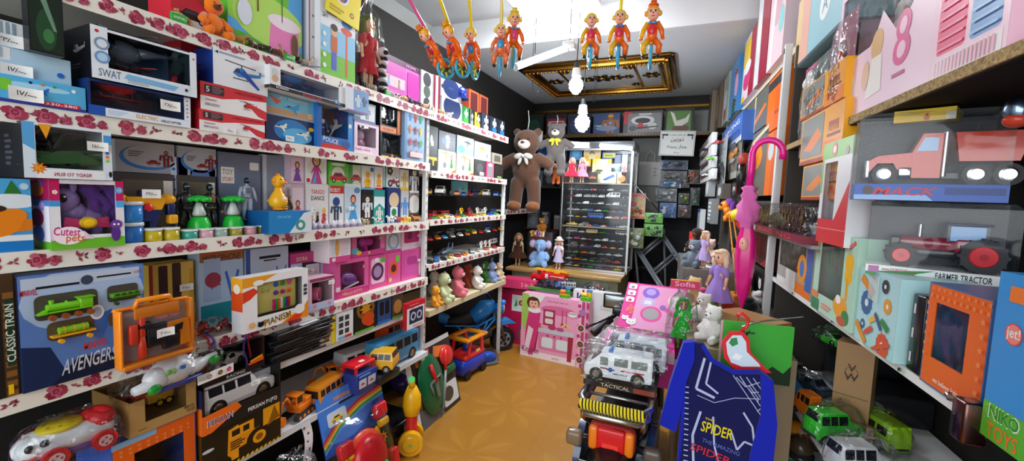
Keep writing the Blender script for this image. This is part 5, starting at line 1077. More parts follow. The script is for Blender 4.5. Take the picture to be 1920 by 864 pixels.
# ---- shelf 2 (top): big boxes, doll, animals along the edge
def top_animals():
 L_=[(345,'c8a060',None,{},'tan toy dog at the near end of the top shelf edge'),(405,'7a4a28',None,dict(neck=.1),'brown toy bear near the orange dog figure'),(447,'c08a48',None,dict(tail=1.4,neck=.4,head=1.1),'tan toy lioness before the big picnic box'),(475,'5a3a24',None,dict(neck=0,head=1.3),'dark brown toy boar before the picnic box'),(497,'3a3028',None,dict(neck=.2),'dark toy calf under the picnic stand picture'),
          (517,'6a4a30',None,dict(neck=.1,head=1.3),'brown toy bison with lowered head'),(533,'a8804a',None,dict(neck=1.2),'light brown toy deer with raised neck'),(552,'2a2420',None,dict(neck=0,head=1.2),'black toy animal by the green tag'),(571,'b8a890',None,dict(neck=1.3,head=.8),'pale toy horse rearing at the picnic box corner'),
          (682,'1c1a18',None,dict(neck=.1),'black toy bull below the red-dressed doll'),(697,'c8b8a0',None,dict(neck=.9),'cream toy horse below the red-dressed doll'),(713,'241c18',None,dict(neck=.1),'black toy buffalo before the pink playhouse'),(727,'8a4028',None,dict(neck=.2),'red-brown toy cow before the pink playhouse'),(744,'f0f0ea','16161a',{},'white toy cow with black patches before the pink playhouse'),
          (757,'c8a860',None,dict(mane='6a4424'),'yellow toy lion on the top shelf'),(770,'2a4a38',None,dict(neck=0),'dark green toy lizard-like beast on the top shelf'),(783,'4a4a50',None,dict(neck=0,head=1.4),'grey toy elephant on the top shelf'),(797,'d8b080',None,dict(neck=1.4,head=.8),'tan toy giraffe beside the white upright'),(812,'e8e0d0','3a2c20',{},'white and brown toy dog past the white upright'),(828,'c89a60',None,dict(neck=.3),'tan toy puma past the white upright'),(842,'f4f0ea','a8501c',{},'white and rust toy cow at the far end of the top shelf')]
 for i,(x,c,p,k,lab) in enumerate(L_):
  L=.062 if x < 640 else .06;animal(lab,(XL-.018,on_x(x,372-.339*(1297-x)-10,XL-.018).y,LS[2]),PI/2+(.5,-.6,PI)[i % 3]*.9,L,L*.75,c,patch=p,group='toy animals along the top shelf edge',**k)
top_animals()
for i,x in enumerate((355,556,735)):
 y=on_x(x,372-.339*(1297-x)-6,XL+.002).y
 b=MB();b.box((0,0,.015),(.045,.01,.03),'gn',.002);b.text('ANIMAL',0,.017,.008,mat('wh'),y=-.0056,w=.036);tag(b.build('label_block',None,(XL+.0,y-.03,LS[2]+.0005),PI/2),('green ANIMAL tag near the orange dog figure','green ANIMAL tag under the picnic stand picture','green ANIMAL tag before the pink playhouse')[i],'tag')
# red emergency car box + orange dog at left
zq,lq,wq=LB('red and white carton with a sports car, at the near end of the top shelf',318,392,-20,LS[2],'d83040',[('r',0,.45,1,1,'c82838'),('p',[(0,0),(1,0),(1,.5),(0,.35)],'e8e8e8'),('car',.55,.4,.4,'1c1c20')],d=.12,inset=.03,h=.12)
t=plush('orange plush dog with brown ears, upper left corner of the top shelf',(XL-.03,on_x(398,20,XL-.03).y,LS[2]),PI/2,.15,'ee7a1c','6a3418',kind='dog',name='plush_dog')
BAR=[('r',0,0,1,1,'58b0ec'),('e',.3,.55,.5,.35,'6cc83c'),('e',.25,.4,.45,.2,'98dc50'),('r',0,0,1,.14,'58b838'),('e',.55,.3,.5,.2,'b8e468'),('e',.15,.93,.25,.1,'e85aa8'),('p',[(.5,.0),(.96,.0),(.94,.3),(.54,.32)],'ee84c0'),('e',.74,.34,.24,.06,'f4e8f0'),('p',[(.5,.8),(.9,.76),(.84,.92),(.7,.97),(.56,.93)],'5a7ad0')] + [('p',[(.7,.97),(.54+.08*i,.8),(.56+.08*i,.8)],'c8d8f4') for i in range(5)] + [('r',.695,.34,.705,.86,'dg'),('p',[(.36,.35),(.38,.35),(.37,.75)],'6a4424'),('e',.36,.66,.14,.13,'2f8a34'),('t','BEACH',.25,.92,.13,.34,'2f5fd0'),('rr',.78,.7,.94,.82,.03,'f8e8d8'),('t','BAR',.86,.76,.06,.12,'rd'),('flower',.22,.35,.07,'ee84c0'),('e',.2,.3,.09,.1,'dfe8f4'),('e',.88,.18,.05,.1,'6a4a28')]
LB('large sky-blue carton picturing a parasol over a pink stall',424,566,-55,LS[2],'4aa8e0',BAR,side=[('r',0,0,1,1,'e860a8'),('r',0,0,1,.6,'6cc83c')],sidec='d0e8d0',d=.2,inset=.04,h=.46,cat='boxed toy')
LB('tall white carton with red edges beside the basketball carton',578,597,-60,LS[2],'e4e6ea',[('r',.86,0,1,1,'d02c38'),('r',0,0,.1,1,'c02834')] + [('o',.45,.12+.17*i,.1,('b02838','3a4a80')[i % 2]) for i in range(5)] + [('r',.44,.1,.46,.9,'gy')],d=.16,inset=.03,h=.52)
BKT=[('r',0,0,1,.32,'7cc840'),('r',0,.32,1,.66,'8fccf0'),('r',0,.66,1,1,'e8eef2'),('r',.7,.06,.76,.72,'e0602c'),('e',.73,.76,.2,.11,'eceff2'),('e',.73,.8,.16,.06,'4a86c8'),('e',.73,.7,.17,.05,'d84c30'),('p',[(.3,.1),(.44,.1),(.44,.35),(.3,.35)],'5a6ad0'),('p',[(.28,.35),(.46,.35),(.46,.56),(.28,.56)],'d06a34'),('e',.37,.64,.1,.08,'e8b48c'),('e',.37,.68,.1,.05,'3a2a20'),('tl',.15,.82,.6,.95,3,'gy')] + [('o',.1,.55-.14*i,.05,'wh') for i in range(4)] + [('t','2in1',.12,.8,.06,.14,'dg')]
LB('tall white carton picturing a child with a basketball hoop',600,667,12,LS[2],'e8e4e0',BKT,side=[('r',0,0,1,1,'e4e6ea')],d=.12,inset=-.0)
b=MB();b.box((0,0,0),(.2,.004,.15),mat('f0dc14'),0);b.Y=-.0022;b.art(-.1,-.075,.2,.15,[('o',.42,.72,.3,'e8e4d8'),('o',.42,.72,.22,'2c4a9c'),('e',.42,.65,.08,.14,'b0603c'),('o',.75,.3,.08,'bk'),('o',.75,.3,.05,'ye'),('tl',.1,.1,.6,.3,2,'c0a810')],Y=-.0023)
p_=on_x(645,8,XL+.01);tag(b.build('hanging_sign',None,(p_.x,p_.y,p_.z),PI/2),'yellow card with a dark round picture, tilted above the basketball carton','card',None).rotation_euler=(0,.1,PI/2)
d_=doll('tall doll in a red dress, in clear wrap on the top shelf',(XL-.05,on_x(690,120,XL-.05).y,LS[2]),PI/2,.40,'b8202c',hair='6a7a3c',wide=.75,sleeves='c8444c')
b=MB(Tr(0,0,.002));clear_bag(b,.15,.12,.47,'film',.006,5);b.build('clear_wrap',d_)
t=thing('plush_zebra','black and white striped plush animal beside the red-dressed doll','plush toy',(XL-.03,on_x(717,130,XL-.03).y,LS[2]),PI/2)
b=MB()
for i in range(9): b.ell((.008*math.sin(i),0,.02+.022*i),(.03-.001*i,.025,.014),mat('e8e8e8' if i % 2 else '22222a','plush'))
b.build('body',t)
b=MB();b.ell((-.01,-.01,.225),(.025,.03,.024),mat('e8e8e8','plush'));b.ell((-.015,-.035,.218),(.015,.015,.012),mat('22222a','plush'));b.build('head',t)
PH=[('r',0,0,1,1,'e070c8'),('r',0,.86,1,1,'5a1c50'),('p',[(.05,.3),(.62,.2),(.62,.86),(.05,.86)],'d85cc0'),('rr',.08,.32,.6,.56,.02,'e8ccd8'),('doll',.2,.45,.1,'lb'),('doll',.45,.42,.1,'tn'),('rr',.66,.05,.96,.8,.03,'cf3cb0'),('t','HOME',.75,.93,.07,.25,'e8a0d8'),('r',0,0,1,.1,'e8a8d0')] + [('o',.1+.09*i,.7+.03*(i % 3),.012,'ye') for i in range(6)]
LB('large pink playhouse carton on the top shelf, behind the unicycle toys',712,788,112,LS[2],'d85cc0',PH,side=[('r',0,0,1,1,'5a1c50')],d=.14,inset=.04)
LB('white die-cut carton with round openings, right of the pink playhouse',790,812,135,LS[2],'e4e2e4',[('o',.5,.8,.35,'4a4a50'),('o',.5,.5,.3,'5a6a60'),('o',.5,.2,.3,'4a4a50')],d=.1,inset=.03)
LB('tall maroon-striped carton at the white upright',813,826,142,LS[2],'e4dfe2',[('r',0,0,.3,1,'8a1c3c'),('r',.7,0,1,1,'8a1c3c')] + [('o',.5,.1+.15*i,.2,'e8e8e8') for i in range(6)],d=.1,inset=.03)
zz,_,_=LB('white carton with a large navy disc, lower of two on the top shelf',828,868,188,LS[2],'c8ccd4',[('e',.5,.6,.42,.6,'1f2f5c'),('t','FAT',.1,.6,.06,None,'dg',{'ang': PI/2})],d=.14,inset=.03)
LB('white carton with a large navy disc, upper of two on the top shelf',827,866,150,zz,'c4c8d2',[('e',.5,.55,.42,.5,'233668'),('tl',.35,.5,.65,.6,2,'4a5a8c'),('o',.06,.5,.1,'dg')],d=.14,inset=.03)
b=MB();b.ell((0,0,.045),(.06,.05,.045),pl('1f3fa0'),16,8);b.cyl((.0,-.0,.0),(.0,0,.01),.065,.065,pl('1f3fa0'));tag(b.build('toy_helmet',None,(XL-.05,on_x(862,180,XL-.05).y,LS[2]+.17),PI/2),'navy blue toy helmet in front of the navy-disc cartons','toy helmet')
BX=[(866,880,200,'1c7a34','green and grey carton past the navy discs'),(881,889,205,'5a5c60','grey narrow carton past the green one'),(890,902,212,'d8c81c','black carton with a bright yellow spine on the top shelf'),(903,918,214,'2a3850','navy blister carton right of the yellow-spined one'),(919,933,220,'202c44','dark blue carton near the far end of the top shelf'),(934,947,226,'18243c','darkest blue carton at the far end of the top shelf')]
for i,(x0,x1,yt,c,lab) in enumerate(BX):
 LB(lab,x0,x1,yt,LS[2],'26282c' if i != 0 else c,[('r',0,0,.35,1,c),('bot',.6,.6,.4,'lg'),('e',.6,.25,.3,.15,('gn','gy','ye','wh','bl','bl')[i])],d=.14,inset=.03)
OB=[(880,899,160,'d8603c','orange-framed dark red carton high on the far shelf, left one'),(900,916,168,'b8583c','orange-framed dark red carton high on the far shelf, right one')]
for (x0,x1,yt,c,lab) in OB:
 LB(lab,x0,x1,yt,LS[2]+.145,c,[('rr',.15,.05,.85,.92,.05,'5a2a2c')],d=.08,inset=.19,h=.2)
LB('dark carton under the orange-framed cartons',878,918,210,LS[2],'26282c',[],d=.1,inset=.185,h=.143)
# ---- bay two: boxed guns
G=[(801,822,237,'black hanging pack with a silver toy knife','202226',[('e',.4,.45,.12,.2,'lg'),('r',.35,.2,.6,.4,'e8eaec')]),(823,855,248,'clear pack with crumpled silver toy, among the toy guns','2a3448',[('st',.5,.6,.35,9,'dfe6ee'),('st',.5,.3,.25,8,'lg'),('e',.3,.5,.15,.2,'3a5aa0')]),
     (857,889,257,'pale teal carton with a black rifle picture','9ac0c8',[('r',0,.4,1,1,'c8dce0'),('gun',.6,.65,.38,'3a3a34'),('e',.25,.3,.2,.2,'3aa0b0')]),(890,921,268,'white round-cornered pack with a yellow toy gun','dfe2dc',[('rr',.05,.05,.95,.95,.2,'e8e8e0'),('gun',.45,.6,.4,'c8b81c'),('o',.75,.3,.12,'gy')]),
     (803,820,283,'dark pack with a yellow toy drill, under the silver knife pack','2a2a2c',[('gun',.5,.55,.7,'e8c01c')]),(822,855,283,'white carton with orange and green toy rifle, left of two alike','e8e8e2',[('gun',.4,.8,.38,'d8a060'),('doll',.75,.55,.3,'4aa03c'),('o',.35,.35,.13,'gy'),('p',[(.6,0),(1,0),(1,.2)],'or_')]),
     (857,889,291,'white carton with orange and green toy rifle, right of two alike','e6e6e0',[('gun',.4,.8,.38,'d8a060'),('doll',.75,.55,.3,'4aa03c'),('o',.35,.35,.13,'gy'),('p',[(.6,0),(1,0),(1,.2)],'or_')]),(890,910,300,'dark grey pack below the yellow gun pack','34363a',[('e',.5,.5,.3,.3,'5a5c60'),('r',.5,.1,.9,.3,'wh')]),(912,927,305,'pink pack with a grey toy phone','d83c78',[('rr',.15,.1,.85,.8,.1,'gy'),('e',.5,.85,.3,.1,'wh')]),(928,944,310,'black pack by the far white upright','141416',[('r',.3,.1,.8,.2,'lgn')]),(923,942,288,'small beige picture carton by the far upright','a8a090',[('rr',.2,.2,.8,.8,.05,'5a5448')])]
tz={}
for i,(x0,x1,yt,lab,c,art) in enumerate(G):
 if i in (0,1,2,3,10): continue
 zt,_,_=LB(lab,x0,x1,yt,1.635,c,art,d=.1,inset=.03);tz[(x0+x1)/2]=zt
for i in (0,1,2,3,10):
 x0,x1,yt,lab,c,art=G[i];m_=min(tz,key=lambda q: abs(q-(x0+x1)/2));zb=max(v for q,v in tz.items() if abs(q-(x0+x1)/2) < (x1-x0)/2+10) + .001
 LB(lab,x0,x1,yt,zb,c,art,d=.08,inset=.035,h=max(.05,on_x((x0+x1)/2,yt,XL-.035).z-zb))
# ---- bay two: rows of tiny cars on glass and board shelves
def row(z,pxs,kinds,where,X=-.045,L=.085,ang=.5,py=380,jit=.15):
 for i,px in enumerate(pxs):
  kd,c=kinds[i % len(kinds)];y=on_x(px,py,XL+X).y;l=L*{'bus': 1.2,'suv': 1.,'van': 1.,'sedan': 1.,'sport': 1.}[kd]
  tiny_car('%s toy %s %s, %s' % (CN.get(c,'pale'),{'sport': 'sports car','suv': 'jeep'}.get(kd,kd),where,('first','second','third','fourth','fifth','sixth','seventh','eighth','ninth','tenth','eleventh','twelfth')[i % 12]+' from left'),(XL+X,y,z+.0005),PI/2+ang+RND.uniform(-jit,jit),kd,c,round(l,3))
row(1.485,(855,872,889,902),[('van','wh'),('suv','rd'),('bus','bl'),('van','ye')],'at the back of the top glass shelf',X=-.22,L=.12,ang=.1,py=345)
row(1.485,(805,857,870,884),[('suv','ye'),('van','or_'),('sedan','bl'),('sport','rd')],'on top glass shelf of further bay',X=-.1,L=.09,py=350)
vehicle('large white toy jeep on the top glass shelf of the further bay',(XL-.075,on_x(826,352,XL-.075).y,1.4855),PI/2+.45,.15,.062,.062,'suv','wh',group=None)
vehicle('white toy ambulance on the top glass shelf near the far upright',(XL-.075,on_x(912,357,XL-.075).y,1.4855),PI/2+.3,.13,.05,.055,'van','wh')
row(1.485,(930,941),[('suv','bl'),('sedan','lb')],'beside the toy ambulance on the glass',X=-.06,L=.1,py=360)
carton('pale blue boxed set at the back of the top glass shelf','boxed toy',(XL-.16,on_x(868,345,XL-.16).y,1.4855),PI/2,.16,.06,.11,'7cc0cc',[('heli',.5,.5,.4,'2a9a84'),('r',0,0,.2,1,'lb')])
row(1.325,(804,815,825,835,846,857,868,880,893,905,918,931),[('sedan','dr'),('sport','gn'),('sedan','ye'),('suv','ye'),('sedan','wh'),('sport','or_'),('sedan','gn'),('suv','rd'),('sport','ye'),('sedan','ye'),('sedan','bl'),('sport','lgn')],'in front row of yellow-car shelf',L=.075,ang=.9,py=395)
row(1.325,(810,832,855,878,902,925),[('van','rd'),('bus','rd'),('van','bk'),('suv','dr'),('van','wh'),('bus','bl')],'in back row of yellow-car shelf',X=-.16,L=.11,ang=.2,py=390)
row(1.185,(806,820,833,848,862,876,888,900,913,926,938),[('sport','rd'),('sedan','or_'),('sport','lb'),('sport','lg'),('sedan','wh'),('sport','or_'),('suv','ye'),('sedan','rd'),('sedan','wh'),('sport','rd'),('sedan','ye')],'on lower glass shelf of further bay',L=.08,ang=.8,py=440)
row(1.185,(812,845,880,915),[('suv','bk'),('van','gy'),('suv','gn'),('van','bl')],'at the back of the lower glass shelf',X=-.17,L=.1,ang=.3,py=430)
row(1.035,(806,818,832,845,858,870,884,898,912,926,938),[('sport','bk'),('suv','bl'),('sport','bk'),('sedan','ye'),('sport','rd'),('sport','or_'),('suv','gy'),('sedan','wh'),('sport','or_'),('sedan','rd'),('sport','dr')],'on shelf just above plush animals',L=.08,ang=.8,py=480)
jet('pale blue and grey toy jet lying among the cars above the plush animals',(XL-.13,on_x(838,465,XL-.13).y,1.07),PI/2+.3,.26,'8fb0d4')
row(1.035,(820,900,925),[('van','bk'),('van','gy'),('bus','wh')],'behind the jet above the plush animals',X=-.2,L=.11,ang=.3,py=465)
for i in range(3): tag(figure('tiny red and white toy robot standing above the plush animals, %s of three' % ('nearest','middle','farthest')[i],(XL-.08,on_x(902+8*i,455,XL-.08).y,1.035),PI/2,.09,'wh','rd',bulk=1.5,name='toy_robot'),group='tiny red and white robots')
for i in range(4): figure('tiny toy robot at the back of the yellow car shelf, %s of four' % ('nearest','second','third','farthest')[i],(XL-.1,on_x(865+15*i,380,XL-.1).y,1.325),PI/2,.08,('ye','dr','wh','wh')[i],('bk','bk','rd','bk')[i],bulk=1.5,name='toy_robot')
# ---- plush on the beige board
PLS=[(812,575,.2,'e8e4dc','e8e4dc','bear','cream plush lamb-like bear behind the pale green bear',.2),(830,572,.23,'c8d0a0','e0e4c8','bear','pale green plush bear at the front of the beige board',.04),(815,590,.15,'f0a01c','f6c850','bear','small orange-yellow plush bear at the near end of the board',.03),(856,560,.24,'e8788a','f0a8b0','bear','coral pink plush bear with outstretched arms',.06),(876,552,.2,'a8442c','d8a080','bear','rust-brown plush bear behind the coral pink bear',.14),(893,548,.2,'ece8e0','f4f0ea','bear','white plush bear lying toward the far end',.05),(908,540,.19,'3c8a34','e8e8e0','dog','green and white plush toy between white plush animals',.12),(921,540,.19,'8a9cc8','e8e0d0','rabbit','blue-grey plush rabbit near the far end of the board',.06),(934,535,.17,'d8b890','ece0cc','bear','tan plush bear at the far end of the board',.05)]
for (px,py,h,c,c2,kd,lab,ins) in PLS:
 plush(lab,(XL-ins,on_x(px,py,XL-ins).y,.7365),PI/2+RND.uniform(-.4,.5),h,c,c2,kind=kd,name={'dog': 'plush_dog','rabbit': 'plush_rabbit'}.get(kd,'plush_bear'))
# ---- thin white shelf: flat cased sets and small cartons (z .77)
zf=.7705
for i in range(9):
 b=MB();w_=.30;d_=.2;b.box((0,d_/2,.008),(w_,d_,.013),pl('202226'),.004);b.box((0,d_/2,.0155),(w_*.9,d_*.85,.001),mat(('3a3e46','2a3a5c','34343a')[i % 3],'plas'))
 b.box((.03,.02,.0165),(.1,.02,.001),pl('dfe4ea'))
 o=tag(b.build('board_game',None,(XL+.0+.006*i,on_x(565,650,XL).y-.02+.012*((i*5) % 3),zf+.0165*i),PI/2+.08*((i*7) % 3-1)),'flat black cased set wrapped in clear film, %s in the stack' % ('lowest','second from the bottom','third from the bottom','fourth from the bottom','middle','fourth from the top','third from the top','second from the top','topmost')[i],'cased set','stack of flat black cased sets')
 o.scale=(1,1,.9)
SM6=[(601,629,597,'c8b8a0',[('r',.75,0,1,1,'e8d020'),('t','POP',.87,.5,.1,.2,'rd'),('e',.4,.5,.3,.3,'8a5a3c'),('r',0,.85,.7,1,'dg')],'small carton with brown picture and yellow spine, on the thin white shelf',-.005),
       (630,663,566,'e6e8ea',[('r',0,.75,1,1,'2f7fc0')] + [('r',.15+.35*(i % 2),.15+.18*(i//2),.4+.35*(i % 2),.28+.18*(i//2),'dg') for i in range(6)] + [('r',.1,.03,.5,.1,'lb'),('r',.5,.03,.9,.1,'rd')],'white carton with a blue top and small black pictures',-.005),
       (665,706,556,'1c1a18',[('e',.5,.65,.42,.3,'8a5a14'),('e',.5,.65,.3,.22,'1c1a18'),('st',.5,.65,.3,9,'c88a1c'),('e',.6,.35,.3,.2,'c84c1c'),('e',.7,.2,.2,.1,'d83c20'),('r',0,0,.9,.06,'58b838')],'black carton with orange beast picture, middle of the thin white shelf',-.005),
       (708,734,554,'2c4c80',[('r',.0,0,1,.1,'bl'),('rr',.15,.3,.45,.8,.1,'14161c'),('rr',.55,.3,.85,.8,.1,'14161c')],'navy carton with two walkie-talkies',-.0),
       (736,756,553,'4a4034',[('e',.5,.5,.4,.3,'b07a3c'),('r',0,0,1,.1,'58a838')],'olive carton right of the walkie-talkie carton',.0)]
for (x0,x1,yt,c,art,lab,ins) in SM6: LB(lab,x0,x1,yt,zf,c,art,d=.09,inset=ins)
loc,w,h=LP(760,796,560,.70,-.05)
carton('red and white ball-pump box hanging at the white upright, lettered TRAXXAS','boxed toy',(XL+.06,loc.y,.70),PI/2,w*.95,.03,.155,'c8202c',[('r',0,0,.95,.8,'e8ecf0'),('rr',.12,.18,.86,.74,.03,'1f2f4c'),('o',.33,.46,.17,'lg'),('o',.66,.46,.17,'lg'),('o',.33,.46,.1,'db'),('o',.66,.46,.1,'db'),('t','TRAXXAS',.55,.08,.07,.5,'rd'),('tl',.1,.88,.9,.94,1,'f08a90'),('t','NADIA',.3,.78,.04,.2,'rd')])
# ================================================================ the back of the shop
def BB(label,x0,x1,yt,yb,Y,base,front=(),d=.08,turn=0,zb=None,**k):
 ym=(yt+yb)/2;a=on_y(x0,ym,Y);c=on_y(x1,ym,Y);xm=(x0+x1)/2
 z0=on_y(xm,yb,Y).z if zb is None else zb;z1=on_y(xm,yt,Y).z
 return carton(label,k.pop('cat','boxed toy'),((a.x+c.x)/2,Y,z0+.0005),turn,(c.x-a.x)*.97,d,z1-z0,base,front,**k)
# dark backdrop cloth behind the back-left recess and dark door leaf
b=MB();b.box((-.95,YB-.02,1.15),(2.5,.02,2.2),mat('212226','matt'));struct('trim_4',b)
# high back shelf with gold-beaded edge
BZ=2.255;b=MB();b.box((-.95,.17,-.012),(2.45,.34,.024),mat('3a2f28','matt'));b.box((-.95,-.008,-.012),(2.45,.016,.04),pl('5a4526'))
t=thing('wall_shelf','high shelf with a gold-beaded edge across the back wall','shelf',(0,5.1,BZ),0);b.build('board',t)
b=MB()
for i in range(70): b.ell((-2.14+.0345*i,-.02,-.028),.0105,GOLD,6,4)
b.build('gold_beading',t)
BK=[(961,1020,214,'16211e',[('r',.02,.05,.98,.95,'1c2c24'),('e',.35,.45,.25,.3,'4a8a5a'),('e',.7,.45,.2,.3,'2a4a3c'),('tl',.1,.75,.5,.9,2,'5a9a70')],'dark green carton at the left end of the high back shelf'),
      (1024,1062,214,'2a2030',[('r',.02,.3,.98,.8,'7a2c34'),('tl',.1,.4,.9,.7,3,'e8a0a0'),('r',0,0,1,.2,'5a2a3a')],'dark red carton on the high back shelf, behind the hanging bulb'),
      (1064,1108,216,'283048',[('e',.5,.5,.4,.4,'3a4a70')],'navy carton on the high back shelf just right of the dark red one'),
      (1112,1163,212,'3a4a78',[('r',.03,.05,.97,.95,'3c5486'),('jet',.35,.45,.4,'c8d0c0'),('bot',.65,.45,.6,'b06a3c'),('e',.5,.3,.4,.12,'8a9ac0')],'blue carton with a dinosaur-like figure picture on the high back shelf'),
      (1168,1243,208,'5a5458',[('r',0,.45,.22,1,'c82c34'),('rr',.12,.08,.97,.9,.05,'8a8c90'),('e',.5,.6,.3,.2,'e8e8ea'),('e',.5,.58,.2,.12,'2a2a30'),('e',.45,.35,.08,.15,'d02c38'),('e',.75,.35,.12,.15,'d8dcdc'),('p',[(.2,.2),(.9,.3),(.9,.35),(.2,.28)],'bk'),('e',.25,.25,.1,.12,'4a5060'),('tl',.4,.8,.9,.92,1,'e8e8e8')],'wide carton of black, white and red moulded toys on the high back shelf'),
      (1247,1302,203,'1c1c1a',[('rr',.05,.08,.9,.9,.05,'5a8a3c'),('e',.55,.2,.3,.14,'6a4428'),('p',[(.15,.9),(.3,.8),(.4,.5),(.7,.6),(.85,.8),(.8,.45),(.6,.3),(.35,.3)],'e8e4e0')],'carton with a white and brown animal on green, right end of the high back shelf')]
for (x0,x1,yt,c,art,lab) in BK: BB(lab,x0,x1,yt,248,5.15,c,art,d=.2,zb=BZ)
# grey cupboard door panel with a white bag
b=MB();b.box((0,0,.5),(.34,.03,1.0),mat('8a8c8a','matt'),.004);b.box((-.13,-.018,.25),(.02,.01,.06),'gy')
tag(b.build('wooden_panel',None,(on_y(1210,330,5.35).x,5.35,1.3)),'tall plain grey panel standing behind the white cloth bag','panel')
t=thing('cloth_bag','white cloth bag with a dark sprig, hung on the grey panel','bag',(on_y(1217,345,5.3).x,5.3,on_y(1217,348,5.3).z))
b=MB();b.box((0,0,.14),(.26,.03,.28),mat('c4c4c2','cloth'),.012);b.build('pouch',t);b=MB();b.tube([(-.05,0,.27),(-.045,-.01,.36),(0,-.01,.4),(.045,-.01,.36),(.05,0,.27)],.005,mat('c4c4c2','cloth'),6);b.build('handle',t)
b=MB();b.Y=-.0165;[b.ink([(.06+.03*math.cos(a+q),.12+.04*q+.018*math.sin(a+q)) for a in (0,2,4)],mat('dg')) for q in range(3)];b.build('printed_sprig',t)
# closed-circuit camera notice
p=on_y(1267,292,5.05);t=thing('notice_board','white notice lettered in Persian with camera symbols, upper right of the back wall','sign',(p.x,5.05,p.z),0,None,(0,.03))
b=MB();b.box((0,0,.135),(.36,.008,.27),mat('e9ecea','card'));b.Y=-.0045
for (X0,Z0,X1,Z1) in ((-.172,.008,.172,.011),(-.172,.259,.172,.262),(-.172,.008,-.169,.262),(.169,.008,.172,.262)): b.ink([(X0,Z0),(X1,Z0),(X1,Z1),(X0,Z1)],mat('dg'))
b.build('board',t)
b=MB();K_='bk'
b.text('\ufee6\ufbff\ufe91\ufead\ufeed\ufea9',0,.17,.05,mat(K_),y=-.0055,w=.13)
b.text('\ufeea\ufe98\ufeb4\ufe91 \ufead\ufe8d\ufeaa\ufee3',0,.095,.05,mat(K_),y=-.0055,w=.2)
b.text('\ufeaa\ufeb7\ufe8e\ufe91 \ufbfd\ufee3',0,.035,.022,mat(K_),y=-.0055,w=.06)
b.text('\ufeea\ufe91 \ufeb0\ufbfe\ufeec\ufea0\ufee3 \ufee5\ufe8e\ufedc\ufee3 \ufee6\ufbfe\ufe8d',0,.225,.022,mat(K_),y=-.0055,w=.16)
b.build('lettering',t)
b=MB()
for s in (-1,1):
 b.box((s*.135,-.006,.225),(.05,.002,.018),mat(K_));b.box((s*.15,-.006,.2),(.012,.002,.04),mat(K_));b.cyl((s*.108,-.005,.225),(s*.108,-.008,.225),.012,.012,mat(K_),10)
b.build('camera_symbol',t)
p=on_y(995,272,4.5);t=thing('notice_board','smaller white notice half hidden behind the big brown bear','sign',(p.x,4.5,p.z));b=MB();b.box((0,0,.05),(.27,.008,.2),mat('e4e8ea','card'));b.Y=-.0045
b.ink([(-.1,.12),(-.03,.115),(-.03,.13),(-.1,.135)],mat('dg'));b.ink([(.0,.12),(.1,.12),(.1,.13),(.0,.13)],mat('dg'));b.ink([(-.03,.06),(.1,.06),(.1,.075),(-.03,.075)],mat('dg'));b.build('board',t)
# packs hanging on the back wall right of the cabinet
def bagpack(label,x0,x1,yt,yb,Y,c,c2,name='hanging_pack',film='crinkle',group=None,art=None,puff=.03):
 ym=(yt+yb)/2;a=on_y(x0,ym,Y);e=on_y(x1,ym,Y);z1=on_y((x0+x1)/2,yt,Y).z;z0=on_y((x0+x1)/2,yb,Y).z;w=e.x-a.x;h=z1-z0
 t=thing(name,label,'hanging pack',((a.x+e.x)/2,Y,z0),0,group);b=MB();b.box((0,.004,h/2),(w,.004,h),mat(c,'card'));
 if art: b.art(-w/2,0,w,h,art,Y=.0018)
 b.build('backing_card',t)
 b=MB();rd=random.Random(int(x0*yt))
 for i in range(5): b.ell((rd.uniform(-.3,.3)*w,-.008,h*rd.uniform(.15,.75)),(w*rd.uniform(.08,.2),.01,h*rd.uniform(.06,.16)),mat(rd.choice(c2),'plas'),8,5)
 b.build('toy_pieces',t)
 b=MB();n=7;vs=[];fs=[]
 for j in range(n):
  for i in range(n): u,v=i/(n-1),j/(n-1);vs.append(((u-.5)*w,-.012-puff*(math.sin(PI*u)*math.sin(PI*v))*rd.uniform(.4,1),v*h))
 for j in range(n-1):
  for i in range(n-1): fs.append((j*n+i,j*n+i+1,(j+1)*n+i+1,(j+1)*n+i))
 b.add(vs,fs,mat('wh',film));b.wrap(t);return t
HP=[(1235,1290,300,318,'1c3a60',('3a6aa0','dg'),'dark blue hanging pack just under the white notice'),(1240,1288,320,340,'26262c',('gy','dg'),'black hanging pack below the dark blue one'),(1236,1290,328,350,'1a1c24',('dg','gy'),'black hanging pack above the shiny blue one'),
      (1236,1278,327,352,'1f4a8c',('lb','wh'),'shiny blue hanging pack with white pieces, upper'),(1229,1269,353,378,'5a5c62',('lg','wh','gy'),'silver crinkled hanging pack'),(1236,1268,380,408,'3a6aa8',('wh','bl'),'blue and silver hanging pack, lowest of the column'),
      (1279,1293,330,352,'4a4440',('tn','gy'),'small brown-grey hanging pack beside the shiny blue one'),(1272,1292,362,382,'3a3a20',('ye','gn'),'olive hanging pack right of the silver one'),(1271,1296,384,408,'2c1c1c',('rd','wh','gy'),'dark hanging pack with red pieces, low right'),(1290,1312,318,345,'4a1c1c',('rd','or_'),'dark hanging pack with a red and orange toy'),(1294,1312,352,385,'202028',('gn','gy'),'dark hanging pack near the right-hand shelves')]
for i,(x0,x1,yt,yb,c,c2,lab) in enumerate(HP):
 if i in (2,): continue
 bagpack(lab,x0,x1,yt,yb,5.30-.03*(i % 3),c,c2)
bagpack('colourful sweet-coloured hanging pack with red top, right of the car cabinet',1176,1210,362,410,4.7,'d8b070',('or_','gn','pk','ye','rd'),art=[('r',0,.86,1,1,'d0282c'),('r',0,0,1,.1,'d86a2c')],puff=.02)
bagpack('green toy pack with dark figures, upper of the two beside the ladder',1209,1243,399,418,4.7,'5ab81c',('dgn','bk'),puff=.015)
bagpack('green toy pack with dark figures, lower of the two beside the ladder',1207,1243,420,443,4.68,'52a818',('dgn','bk','dg'),puff=.015)
